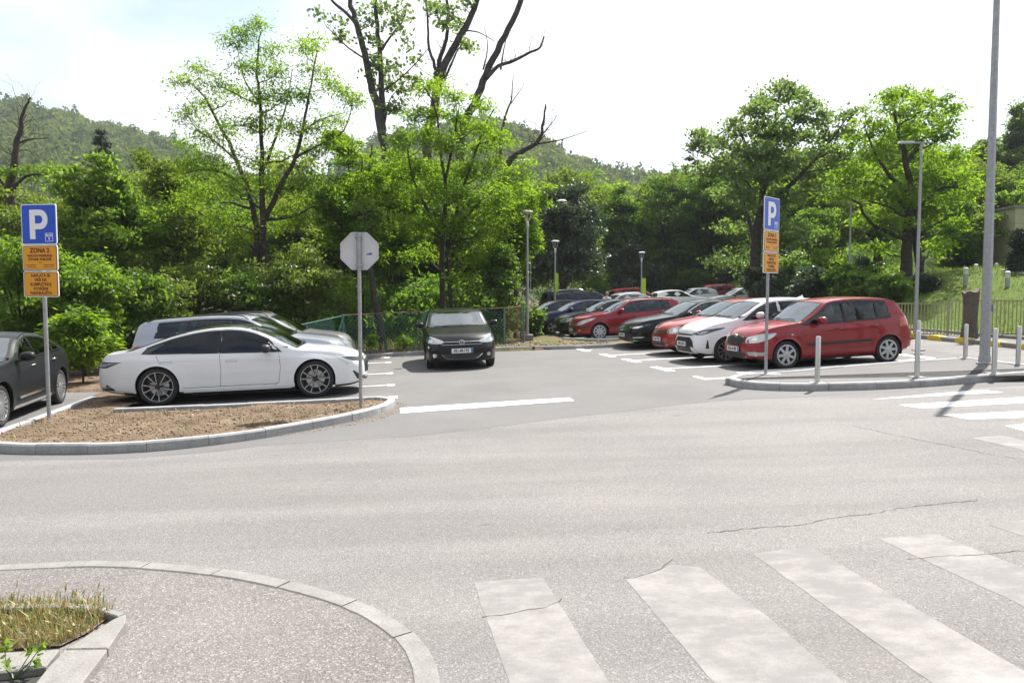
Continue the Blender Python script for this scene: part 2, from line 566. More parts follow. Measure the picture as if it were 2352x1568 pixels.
def kerb(label, pts, w, h, side, seg, mat, depth=0.12, step=0.12, gap=0.006, jit=0.004):
    """a row of kerb stones along a path; each stone its own part"""
    path = catmull(pts, step)
    root = bpy.data.objects.new('kerb', None)
    COL.objects.link(root)
    c0 = on(path[0].x, path[0].y)
    root.location = c0
    root['kind'] = 'structure'
    root['label'] = label
    cum = [0.0]
    for a, b in zip(path, path[1:]): cum.append(cum[-1] + (b - a).length)
    nst = max(1, round(cum[-1] / seg))
    def pos(d):
        i = 0
        while i < len(cum) - 2 and cum[i + 1] < d: i += 1
        t = (d - cum[i]) / max(1e-6, cum[i + 1] - cum[i])
        p = path[i].lerp(path[i + 1], t)
        a, b = path[max(i - 1, 0)], path[min(i + 2, len(path) - 1)]
        q = (b - a).normalized()
        return p, Vector((-q.y, q.x)) * side
    rr = random.Random(len(pts) * 31 + int(cum[-1] * 10))
    for k in range(nst):
        d0, d1 = cum[-1] * k / nst + gap / 2, cum[-1] * (k + 1) / nst - gap / 2
        sub = max(1, int((d1 - d0) / 0.16))
        mb = MB()
        vs, fs = [], []
        ju, jv = rr.uniform(-jit, jit), rr.uniform(-jit, jit)
        prof = [(0, -depth), (0.004, h - 0.022), (0.022, h), (w - 0.012, h), (w, h - 0.012), (w, -depth)]
        for i in range(sub + 1):
            p, nrm = pos(d0 + (d1 - d0) * i / sub)
            for o, z in prof:
                q = p + nrm * (o + ju)
                vs.append(Vector((q.x, q.y, plane(q.x, q.y) + z + (jv if z > 0 else 0))) - c0)
        m = len(prof)
        for i in range(sub):
            for j in range(m - 1):
                f = (i * m + j, (i + 1) * m + j, (i + 1) * m + j + 1, i * m + j + 1)
                fs.append(f if side > 0 else f[::-1])
        fs.append(tuple(range(m)) if side > 0 else tuple(range(m - 1, -1, -1)))
        e = tuple(sub * m + j for j in range(m))
        fs.append(e[::-1] if side > 0 else e)
        mb.add(vs, fs).build('kerb_stone', mat, root)
    return root, path

X2 = lambda v: (v.x, v.y)
# --- outlines read off the ground
isl_l = [X2(G(205, 911, .12)), X2(G(100, 949, .12)), X2(G(0, 984, .12)), X2(G(-38, 1002, .1)), X2(G(-62, 1020, .05)), X2(G(-40, 1034)), X2(G(10, 1041)),
         X2(G(120, 1043)), X2(G(260, 1041)), X2(G(420, 1030)), X2(G(600, 1007)), X2(G(750, 980)), X2(G(850, 958)), X2(G(897, 941)), X2(G(908, 928)),
         X2(G(897, 912, .12)), X2(G(868, 909, .12)), X2(G(780, 914, .12)), X2(G(600, 923, .12)), X2(G(420, 931, .12)), X2(G(268, 937, .12))]
isl_r = [X2(G(2700, 858, .1)), X2(G(2500, 850, .1)), X2(G(2352, 838, .1)), X2(G(2230, 824, .1)), X2(G(2130, 828, .1)), X2(G(1980, 838, .1)), X2(G(1820, 850, .12)), X2(G(1720, 857, .12)),
         X2(G(1682, 862, .12)), X2(G(1664, 873, .1)), X2(G(1668, 883)), X2(G(1700, 891)), X2(G(1780, 897)), X2(G(1920, 897)), X2(G(2100, 890)), X2(G(2352, 871)), X2(G(2700, 848))]
backk = [X2(G(770, 828)), X2(G(835, 823)), X2(G(960, 815)), X2(G(1130, 807)), X2(G(1330, 801)), X2(G(1425, 797)), X2(G(1560, 790))]

# --- terrain
A_F, B_F = G(2040, 772), G(2352, 782)          # foot of the right-hand fence
fdir = (B_F - A_F).to_2d().normalized()
fnor = Vector((-fdir.y, fdir.x))
if fnor.y < 0: fnor = -fnor
paved = [(-60, -30), (70, -30), (70, A_F.y - 4), (B_F.x + 20 * fdir.x, B_F.y + 20 * fdir.y - 1.2), (B_F.x, B_F.y - 1.0), (A_F.x, A_F.y - 1.2), (A_F.x + 4, 45), (A_F.x + 10, 80), (3, 80), (2.2, 30), (3.3, 26.0), (7, 24.2),
         backk[4], backk[2], backk[0], (-8.2, 22.5), (-7.4, 13.0), (-7.4, 12.5), (-8.0, 15.6), (-14, 17), (-60, 20)]
HZ_BASE = -3.0
def lift_right(x, y):
    d = (x - A_F.x) * fnor.x + (y - A_F.y) * fnor.y
    return 2.15 * smoothstep(0.6, 15, d) * smoothstep(A_F.x + .5, A_F.x + 7, x)
def terrain_z(x, y):
    x = np.asarray(x, float); y = np.asarray(y, float)
    z = GB * np.clip(x, -30, 30) + GC * np.clip(y, -40, 80)
    pin = inside(paved, x, y)
    rough = 0.10 * (vnoise(x, y, 1.1) - .5) + 0.06 * (vnoise(x, y, 3.7) - .5)
    z = np.where(pin, z - 0.30, z + 0.05 + rough)
    z = z + lift_right(x, y)
    z = z + np.where(x > 2.0, 0.018 * np.clip(y - 33, 0, 45), 0)
    drop = smoothstep(25, 60, y) * smoothstep(4, -4, x) * 1.6
    return z - drop
gx = np.concatenate([[-1500, -700, -350, -180, -100, -60, -40, -30], np.arange(-24, -12, .8), np.arange(-12, 20, .25), np.arange(20, 32, .8), [36, 45, 60, 100, 180, 350, 700, 1500]])
gy = np.concatenate([[-400, -150, -60, -30, -10], np.arange(-2, 11, 1.0), np.arange(11, 34, .25), np.arange(34, 52, .8), [56, 64, 75, 90, 120, 200, 400, 900, 2500]])
XX, YY = np.meshgrid(gx, gy)
ZZ = terrain_z(XX, YY)
nx, ny = len(gx), len(gy)
ii = (np.arange(ny - 1)[:, None] * nx + np.arange(nx - 1)[None, :]).ravel()
Qd = np.stack([ii, ii + 1, ii + nx + 1, ii + nx], 1)
def ground_mat():
    m, n, l, b = new_mat('bare_soil_and_grass')
    v = obj_vec(n, l)
    a = noise(n, l, v, 1.6, 6, 0.65)
    f = noise(n, l, v, 22, 4, 0.7)
    soil = mixc(n, l, ramp(n, l, a, [(0.3, (0.10, 0.070, 0.047)), (0.55, (0.175, 0.128, 0.088)), (0.75, (0.25, 0.195, 0.142))]),
                ramp(n, l, f, [(0.3, 0.6), (0.7, 1.2)]), 1.0, 'MULTIPLY')
    grass = ramp(n, l, noise(n, l, v, 6, 5, 0.7), [(0.3, (0.05, 0.08, 0.014)), (0.7, (0.11, 0.155, 0.03))])
    at_ = n.new('ShaderNodeAttribute'); at_.attribute_name = 'grass'
    l.new(mixc(n, l, soil, grass, at_.outputs['Fac']), b.inputs['Base Color'])
    b.inputs['Roughness'].default_value = 0.95
    b.inputs['Specular IOR Level'].default_value = 0.1
    bump(n, l, b, f, 0.7, 0.03)
    return m
M['soil'] = ground_mat()
me = np_mesh('ground', np.stack([XX.ravel(), YY.ravel(), ZZ.ravel()], 1), Qd, M['soil'], smooth=True)
ga = me.attributes.new('grass', 'FLOAT', 'POINT')
gd = (XX - A_F.x) * fnor.x + (YY - A_F.y) * fnor.y
gfac = np.maximum(smoothstep(-0.6, 0.5, gd) * (XX > A_F.x - 3), smoothstep(25.5, 29, YY + 0.35 * np.minimum(XX, 0)) * (XX < -.2))
gfac = np.clip(gfac + np.where((XX < 3.5) & (YY > 20), 0.5 * smoothstep(.45, .7, vnoise(XX, YY, .9)), 0), 0, 1)
ga.data.foreach_set('value', gfac.ravel().astype(np.float32))
link('ground', me, None, 'structure')

# --- carriageway and car-park surfaces
sheet('road', [(-60, -30), (70, -30), (70, A_F.y - 5), (B_F.x + 16 * fdir.x, B_F.y + 16 * fdir.y - 1.5), (B_F.x, B_F.y - 1.4), (A_F.x, A_F.y - 1.5), (7.5, 23.8), (-7.2, 21.8), (-6.9, 13.2), (-9.5, 16), (-14, 17), (-60, 20)], 0.0, M['road'])
apron = [G(-200, 1085), G(0, 1058), G(300, 1052), G(520, 1034), G(640, 1019), G(790, 1010), G(960, 1000), G(1100, 985), G(1250, 966), G(1450, 942), G(1650, 921), G(1850, 911), G(2000, 903), G(2200, 893), G(2352, 884)]
_ra = random.Random(3)
lot = [(p.x + _ra.gauss(0, .015), p.y + _ra.gauss(0, .014)) for p in catmull([X2(q) for q in apron], .16)] + [(10.4, 14.2), (10.8, 17.5), (11.2, 24.4), (7, 24.3), (3.6, 24.4), (backk[4][0], backk[4][1] + .1), (backk[2][0], backk[2][1] + .1), (backk[0][0], backk[0][1] + .1), (-8.6, 22.4), (-8.0, 16.2), (-7.6, 11.3)]
sheet('car_park_surface', lot, 0.0015, M['lot'])
sheet('rear_car_park_surface', [(2.6, 26.3), (3.4, 25.4), (11.8, 25.6), (15, 33), (2.4, 33)], 0.003, M['lot'])
me = bpy.data.meshes.new('upper_car_park_surface')
me.from_pydata([on(x, y, .003 + .018 * (y - 33)) for x, y in ((2.4, 33), (15, 33), (20, 45), (27, 78), (3, 78))], [], [(0, 1, 2, 3, 4)])
me.materials.append(M['lot'])
link('upper_car_park_surface', me, None, 'structure')
sheet('side_car_park_surface', [(-8.5, 16.0), (-7.95, 12.0), (-7.8, 9.0), (-60, 9), (-60, 18)], 0.003, M['lot'])

# --- kerbs
kl, kl_path = kerb('pale concrete kerb ring round the soil bed below the white saloon', isl_l, 0.13, 0.125, 1, 0.72, M['kerb_new'])
kr, kr_path = kerb('rounded concrete kerb of the asphalt island with the steel bollards', isl_r, 0.15, 0.125, 1, 0.8, M['kerb_new'])
kb, kb_path = kerb('straight concrete kerb along the back of the car park', backk, 0.11, 0.12, 1, 0.95, M['kerb_new'])
# the kerb-top lip of the far car row
kp, _ = kerb('low kerb under the nose of the red estate', [X2(G(1290, 783)), X2(G(1350, 786)), X2(G(1425, 785)), X2(G(1500, 782))], 0.14, 0.13, 1, 0.9, M['kerb_new'])
kq, _ = kerb('pale angled kerb pieces in front of the dark rear cars', [X2(G(1243, 753)), X2(G(1251, 761)), X2(G(1275, 769)), X2(G(1300, 777))], 0.12, 0.13, 1, 1.1, M['kerb_new'])

# --- island tops
def grid_fill(name, poly, step, zfun, mat, parent=None, kind=None, grass=0.0):
    px = [p[0] for p in poly]; py = [p[1] for p in poly]
    xs = np.arange(min(px), max(px) + step, step); ys = np.arange(min(py), max(py) + step, step)
    X, Y = np.meshgrid(xs, ys)
    n_x, n_y = len(xs), len(ys)
    cx, cy = X[:-1, :-1] + step / 2, Y[:-1, :-1] + step / 2
    keep = inside(poly, cx, cy).ravel()
    i0 = (np.arange(n_y - 1)[:, None] * n_x + np.arange(n_x - 1)[None, :]).ravel()[keep]
    Q = np.stack([i0, i0 + 1, i0 + n_x + 1, i0 + n_x], 1)
    used, inv = np.unique(Q, return_inverse=True)
    V = np.stack([X.ravel(), Y.ravel(), zfun(X.ravel(), Y.ravel())], 1)[used]
    me = np_mesh(name, V, inv.reshape(Q.shape), mat, smooth=True)
    a = me.attributes.new('grass', 'FLOAT', 'POINT')
    a.data.foreach_set('value', np.full(len(V), grass, np.float32))
    return link(name, me, parent, kind)
def bedz(x, y):
    base = GB * x + GC * y
    return base + 0.075 + 0.045 * (vnoise(x, y, 1.7) - .4) + 0.030 * (vnoise(x, y, 5.3) - .5) + 0.020 * (vnoise(x, y, 17) - .5)
bed = [(p.x, p.y) for p in catmull(isl_l, 0.2)]
cen = Vector((sum(p[0] for p in bed) / len(bed), sum(p[1] for p in bed) / len(bed)))
bed_in = []
for a, b, c in zip(bed[-1:] + bed[:-1], bed, bed[1:] + bed[:1]):
    d = Vector((c[0] - a[0], c[1] - a[1])).normalized()
    bed_in.append((b[0] - d.y * 0.07, b[1] + d.x * 0.07))
bed_in[0] = (bed[0][0], bed[0][1]); bed_in[-1] = (bed[-1][0], bed[-1][1])
bed_poly = bed_in + [(-7.0, 15.6), (-8.6, 15.8)]
grid_fill('soil_bed', bed_poly, 0.055, bedz, M['soil'], None, 'structure')
isl_top = [(p.x, p.y) for p in catmull(isl_r, 0.3)]
it_in = []
for a, b, c in zip(isl_top[-1:] + isl_top[:-1], isl_top, isl_top[1:] + isl_top[:1]):
    d = Vector((c[0] - a[0], c[1] - a[1])).normalized()
    it_in.append((b[0] - d.y * 0.08, b[1] + d.x * 0.08))
it_in[0] = isl_top[0]; it_in[-1] = isl_top[-1]
sheet('island_surface', it_in, 0.108, M['lot'])

# --- clods, pebbles and straw on the bed (nobody could count them)
def rubble(name, n, poly, zf, smin, smax, mats, seed):
    rs = np.random.RandomState(seed)
    px = [p[0] for p in poly]; py = [p[1] for p in poly]
    P = []
    x = rs.uniform(min(px), max(px), n * 3); y = rs.uniform(min(py), max(py), n * 3)
    k = inside(poly, x, y)
    x, y = x[k][:n], y[k][:n]
    n = len(x)
    z = zf(x, y)
    s = smin + (smax - smin) * rs.rand(n) ** 3
    base = np.array([(1, 0, 0), (-.5, .87, 0), (-.5, -.87, 0), (0.1, 0, .8), (0, 0, -.6)])
    F = np.array([(0, 1, 3), (1, 2, 3), (2, 0, 3), (1, 0, 4), (2, 1, 4), (0, 2, 4)])
    V = base[None] * s[:, None, None] * rs.uniform(.6, 1.4, (n, 1, 3))
    a = rs.rand(n) * 6.28
    c_, s_ = np.cos(a), np.sin(a)
    Vx = V[..., 0] * c_[:, None] - V[..., 1] * s_[:, None]; Vy = V[..., 0] * s_[:, None] + V[..., 1] * c_[:, None]
    V = np.stack([Vx + x[:, None], Vy + y[:, None], V[..., 2] + z[:, None] + s[:, None] * .25], -1).reshape(-1, 3)
    Q = (F[None] + 5 * np.arange(n)[:, None, None]).reshape(-1, 3)
    me = np_mesh(name, V, Q, mats)
    me.polygons.foreach_set('material_index', np.repeat(rs.randint(0, len(mats), n), 6).astype(np.int32))
    return link(name, me, None, 'stuff')
M['clod'] = pm('dark_clod', (0.13, 0.085, 0.052), 0.95)
M['clod2'] = pm('pale_clod', (0.20, 0.15, 0.105), 0.95)
M['pebble'] = pm('pale_pebble', (0.27, 0.24, 0.205), 0.9)
tag(rubble('soil_clods', 3600, bed_in, bedz, 0.005, 0.027, [M['clod'], M['clod2'], M['clod'], M['clod2'], M['clod2'], M['clod'], M['clod2'], M['pebble']], 3), 'clods and pale pebbles scattered over the brown soil bed')
strip = [(-8.6, 14.8), (-6.9, 13.6), (-6.9, 15), (-8, 19), (-8, 22.9), (-4.4, 23.2), (3.4, 24.0), (3.2, 26.6), (-6, 25.4), (-10, 21)]
tag(rubble('loose_soil', 3200, strip, lambda x, y: terrain_z(x, y), 0.012, 0.06, [M['clod'], M['clod2'], M['clod2'], M['clod'], M['clod2'], M['clod2'], M['pebble']], 5), 'clods of dry soil behind the back kerb')
sand = [X2(G(868, 966)), X2(G(915, 948)), X2(G(935, 928)), X2(G(912, 922)), X2(G(905, 940)), X2(G(850, 958)), X2(G(700, 990)), X2(G(560, 1010)), X2(G(700, 996))]
M['sand'] = pm('yellow_sand', (0.42, 0.32, 0.2), 0.95)
tag(rubble('spilled_sand', 1500, sand, lambda x, y: GB * x + GC * y + .004, 0.004, 0.016, [M['sand'], M['sand'], M['pebble']], 9), 'pale sand swept along the kerb foot')

# --- painted markings
def mark(name, px, mat, dz=0.0035):
    P = [X2(p) if hasattr(p, 'x') else X2(G(*p)) for p in px]
    rr_ = random.Random(int(px[0][0]) + int(px[0][1]))
    out = []
    for a, b in zip(P, P[1:] + P[:1]):          # edges a little ragged, as rolled paint is
        n_ = max(1, int(math.hypot(b[0] - a[0], b[1] - a[1]) / .07))
        for k in range(n_):
            j = .0022
            out.append((a[0] + (b[0] - a[0]) * k / n_ + rr_.gauss(0, j), a[1] + (b[1] - a[1]) * k / n_ + rr_.gauss(0, j)))
    return sheet(name, out, .0015 if name == 'zebra_stripe' and mat is M['zebra'] else dz, mat)
mark('stop_line', [(918, 937), (1308, 913), (1319, 920), (920, 949)], M['white_line'])
ais = Vector((0.18, -0.984)); row = Vector((0.984, 0.18))       # along the aisle, along a stall
def stall(u, v, sgn, length, bar=1.1, w=0.11, name='parking_line'):
    p = G(u, v).to_2d()
    a, b = p + ais * bar / 2, p - ais * bar / 2
    mb = MB()
    def q(c, dx, dy):
        vs = [c - dx - dy, c + dx - dy, c + dx + dy, c - dx + dy]
        mb.add([on(t.x, t.y, 0.0035) for t in vs], [(0, 1, 2, 3)])
    q(p, row * w * .9, ais * bar / 2)
    q(p + row * sgn * (w * .9 + length / 2), row * length / 2, ais * w / 2)
    mb.build(name, M['white_line'], None, kind='structure')
for u, v in ((1395, 816), (1450, 828), (1521, 847)): stall(u, v, 1, 5.0)
stall(1340, 804, 1, 0.2)
for u, v in ((892, 832), (895, 857), (898, 884)): stall(u, v, -1, 4.6, 0.3, 0.09)
stall(889, 821, -1, 0.1, 0.3, 0.09); stall(903, 912, -1, 0.05, 0.3, 0.09)
mark('parking_line', [(1590, 864), (1598, 863), (1622, 869), (1680, 866), (1680, 869), (1618, 872)], M['white_line'])
mark('parking_line', [(1690, 855), (2110, 824), (2112, 826), (1700, 858)], M['white_line'])
mark('parking_line', [(2050, 810), (2150, 822), (2140, 825), (2040, 812)], M['white_line'])
for q in ([(2004, 917), (2215, 898), (2262, 896), (2306, 901), (2120, 911)], [(2064, 930), (2352, 912), (2480, 905), (2480, 913), (2352, 925), (2120, 938)],
          [(2166, 953), (2352, 944), (2500, 937), (2500, 952), (2352, 959), (2225, 963)], [(2308, 978), (2352, 973), (2600, 962), (2600, 1000), (2352, 990)],
          [(2230, 1005), (2300, 1000), (2600, 1062), (2600, 1110), (2352, 1034)]):
    mark('zebra_stripe', q, M['zebra'] if q[0][1] > 990 else M['white_line'])
for q in ([(1088, 1337), (1180, 1329), (1247, 1327), (1400, 1568), (1520, 1760), (1225, 1760), (1170, 1568)],
          [(1437, 1330), (1490, 1318), (1545, 1296), (1606, 1302), (1762, 1414), (1940, 1568), (2170, 1760), (1800, 1760), (1640, 1568)],
          [(1728, 1271), (1860, 1254), (2060, 1372), (2352, 1540), (2600, 1690), (2400, 1760), (2130, 1560)],
          [(2018, 1237), (2148, 1225), (2352, 1305), (2600, 1410), (2600, 1520), (2352, 1392)],
          [(2272, 1205), (2352, 1193), (2600, 1262), (2600, 1335), (2352, 1232)]):
    mark('zebra_stripe', q, M['zebra'])

# --- cracks in the carriageway: jagged open joints filled with dirt
def crack(px, w, seed):
    rr = random.Random(seed)
    pts = [G(*p).to_2d() for p in px]
    out = []
    for a, b in zip(pts, pts[1:]):
        n = max(2, int((b - a).length / 0.045))
        nrm = Vector((-(b - a).y, (b - a).x)).normalized()
        for k in range(n): out.append(a.lerp(b, k / n) + nrm * rr.gauss(0, 0.010))
    mb = MB()
    vs, fs = [], []
    for i, p in enumerate(out):
        d = (out[min(i + 1, len(out) - 1)] - out[max(i - 1, 0)]).normalized()
        nn = Vector((-d.y, d.x)) * w * rr.uniform(.25, 1.0) * .5
        vs += [on(p.x + nn.x, p.y + nn.y, 0.003), on(p.x - nn.x, p.y - nn.y, 0.003)]
    fs = [(2 * i, 2 * i + 2, 2 * i + 3, 2 * i + 1) for i in range(len(out) - 1)]
    mb.add(vs, fs).build('crack', M['crack'], None, kind='structure')
crack([(1108, 1419), (1150, 1413), (1190, 1403), (1250, 1393), (1285, 1381), (1300, 1368)], 0.009, 1)
crack([(1437, 1330), (1475, 1322), (1505, 1313), (1524, 1298), (1548, 1278)], 0.009, 2)
crack([(1625, 1224), (1720, 1214), (1830, 1206), (1905, 1190), (1990, 1180), (2060, 1168), (2160, 1156), (2260, 1146)], 0.011, 3)
crack([(2085, 1284), (2150, 1279), (2250, 1273), (2352, 1266), (2480, 1258)], 0.008, 4)
crack([(1960, 978), (2060, 1000), (2180, 1024), (2290, 1046), (2400, 1062)], 0.012, 5)

# --- foreground footway with its dropped kerb, and the grass bed in the corner
arc = [X2(G(*p)) for p in ((-260, 1330), (-100, 1306), (0, 1298), (150, 1291), (270, 1289), (400, 1296), (550, 1312), (700, 1342), (840, 1384), (930, 1432), (980, 1476), (1003, 1512), (1016, 1568), (1030, 1640), (1050, 1760))]
kf, kf_path = kerb('worn flush kerb curving between the footway and the road', arc, 0.14, 0.014, -1, 0.62, M['kerb'], gap=0.010, jit=0.003)
fw = [(p.x, p.y) for p in catmull(arc, 0.15)]
fw_in = []
for a, b, c in zip(fw[:1] + fw[:-1], fw, fw[1:] + fw[-1:]):
    d = Vector((c[0] - a[0], c[1] - a[1])).normalized()
    fw_in.append((b[0] + d.y * 0.07, b[1] - d.x * 0.07))
sheet('footway', fw_in + [(0.3, -6), (-12, -6), (-12, 4)], 0.006, M['footway'])
def slab(px, h=0.055, deep=0.25):
    top = [G(u, v, h) for u, v in px]
    c = top[0].copy()
    vs = [p - c for p in top] + [p - c - Vector((0, 0, deep)) for p in top]
    n = len(top)
    fs = [tuple(range(n)), tuple(range(2 * n - 1, n - 1, -1))] + [((i + 1) % n, i, n + i, n + (i + 1) % n) for i in range(n)]
    me = bpy.data.meshes.new('edging_stone')
    me.from_pydata(vs, [], fs)
    bm = bmesh.new(); bm.from_mesh(me)
    bmesh.ops.recalc_face_normals(bm, faces=bm.faces)
    bmesh.ops.bevel(bm, geom=[e for e in bm.edges], offset=0.006, segments=1, affect='EDGES')
    bm.to_mesh(me); bm.free()
    me.materials.append(M['slab'])
    return me, c
edg = bpy.data.objects.new('edging', None); COL.objects.link(edg)
edg['kind'] = 'structure'; edg['label'] = 'old concrete edging stones round the corner grass bed'
for px in ([(-140, 1392), (30, 1384), (150, 1383), (150, 1394), (30, 1396), (-140, 1404)],
           [(153, 1383), (222, 1387), (287, 1405), (270, 1414), (216, 1398), (153, 1394)],
           [(289, 1408), (289, 1425), (248, 1487), (150, 1489), (205, 1455), (256, 1423), (270, 1416)],
           [(247, 1489), (170, 1590), (60, 1760), (-60, 1760), (80, 1568), (110, 1531), (148, 1491)],
           [(-160, 1510), (0, 1497), (138, 1489), (104, 1529), (0, 1543), (-160, 1560)]):
    me, c = slab(px)
    o = link('edging_stone', me, edg); o.location = c
gb = [X2(G(*p)) for p in ((-180, 1400), (30, 1392), (216, 1394), (262, 1416), (205, 1458), (140, 1490), (0, 1500), (-180, 1520))]
sheet('grass_bed_soil', gb, 0.02, M['soil'])
hole = [X2(G(*p)) for p in ((-160, 1555), (0, 1540), (112, 1526), (60, 1640), (-60, 1760), (-160, 1760))]
M['pit_dark'] = pm('dark_pit_inside', (0.035, 0.035, 0.03), 0.9)
sheet('planting_pit', hole, 0.014, M['pit_dark'])  # flat sheet; the hole's dark inside is put into its colour

def blades(name, label, n, poly, zf, hmin, hmax, w, mats, seed, lean=0.35, head=0.0, clump=0.0):
    rs = np.random.RandomState(seed)
    px = [p[0] for p in poly]; py = [p[1] for p in poly]
    x = rs.uniform(min(px), max(px), n * 4); y = rs.uniform(min(py), max(py), n * 4)
    k = inside(poly, x, y)
    if clump: k &= vnoise(x, y, clump) + rs.rand(len(x)) * .5 > .72
    x, y = x[k][:n], y[k][:n]; n = len(x)
    z = zf(x, y)
    h = hmin + (hmax - hmin) * rs.rand(n) ** 2
    a = rs.rand(n) * 6.283
    ln = rs.normal(0, lean, n) * h
    dx, dy = np.cos(a), np.sin(a)
    bx, by = np.cos(a + 1.57), np.sin(a + 1.57)
    P0 = np.stack([x, y, z - .01], 1)
    P1 = np.stack([x + dx * ln * .3, y + dy * ln * .3, z + h * .55], 1)
    P2 = np.stack([x + dx * ln, y + dy * ln, z + h * np.sqrt(np.clip(1 - (ln / h) ** 2 * .5, .2, 1))], 1)
    B = np.stack([bx, by, np.zeros(n)], 1) * w * rs.uniform(.6, 1.3, n)[:, None]
    V = np.stack([P0 - B * .5, P0 + B * .5, P1 + B * .45, P1 - B * .45, P2 + B * .08, P2 - B * .08], 1).reshape(-1, 3)
    Q = (np.array([(0, 1, 2, 3), (3, 2, 4, 5)])[None] + 6 * np.arange(n)[:, None, None]).reshape(-1, 4)
    mi = np.repeat(rs.randint(0, len(mats), n), 2)
    tint = np.repeat(rs.rand(n), 2)
    if head:
        hd = np.where(rs.rand(n) < head)[0]
        m = len(hd)
        b0 = len(V)
        u = (P2 - P1)[hd]; u /= np.linalg.norm(u, axis=1)[:, None] + 1e-6
        L_ = .05 * rs.uniform(.7, 1.4, m)[:, None]
        W_ = np.stack([bx[hd], by[hd], np.zeros(m)], 1) * .006
        T = P2[hd]
        V = np.concatenate([V, np.stack([T, T + u * L_ * .4 + W_, T + u * L_, T + u * L_ * .4 - W_], 1).reshape(-1, 3)])
        Q = np.concatenate([Q, (np.arange(4)[None] + b0 + 4 * np.arange(m)[:, None])])
        mi = np.concatenate([mi, rs.randint(0, len(mats), m)]); tint = np.concatenate([tint, rs.rand(m)])
    me = np_mesh(name, V, Q, mats, tint)
    me.polygons.foreach_set('material_index', mi.astype(np.int32))
    return tag(link(name, me, None, 'stuff'), label)
M['g_green'] = leaf_mat('grass_green', (0.06, 0.11, 0.02), (0.12, 0.17, 0.035), 0.35, (1.4, 1.4, .8))
M['g_dry'] = leaf_mat('grass_dry', (0.30, 0.23, 0.10), (0.44, 0.35, 0.17), 0.3, (1.1, 1.05, .8))
M['g_pale'] = leaf_mat('grass_pale', (0.14, 0.18, 0.05), (0.22, 0.24, 0.08), 0.4, (1.3, 1.3, .8))
M['g_lawn'] = leaf_mat('lawn_green', (0.105, 0.165, 0.02), (0.19, 0.25, 0.045), 0.4, (1.6, 1.6, .7))
PZ = lambda dz: (lambda x, y: GB * x + GC * y + dz)
blades('dry_grass', 'tall half dry grass with seed heads in the corner bed', 4200, gb, PZ(.02), .02, .115, .005, [M['g_green'], M['g_dry'], M['g_dry'], M['g_dry'], M['g_pale']], 11, .55, .10)
blades('bed_weeds', 'sparse young weeds on the soil bed', 520, bed_in, bedz, .02, .11, .012, [M['g_green'], M['g_dry'], M['g_pale']], 12, .6, 0, .8)
blades('strip_weeds', 'weeds and grass along the fence foot', 3600, [(-9, 23.6), (-4.5, 24.6), (-1.5, 25.8), (-.2, 26.8), (-.6, 31), (-10, 31)], lambda x, y: terrain_z(x, y), .05, .45, .022, [M['g_green'], M['g_lawn'], M['g_dry']], 13, .45, .03, .35)
lawn = [(A_F.x + fnor.x * .1, A_F.y + fnor.y * .1), (B_F.x + 9 * fdir.x, B_F.y + 9 * fdir.y), (38, 30), (40, 46), (16, 46), (A_F.x + 1.5, 30)]
blades('lawn', 'bright unmown grass slope behind the picket fence', 20000, lawn, lambda x, y: terrain_z(x, y), .05, .24, .026, [M['g_lawn'], M['g_lawn'], M['g_green']], 14, .5)
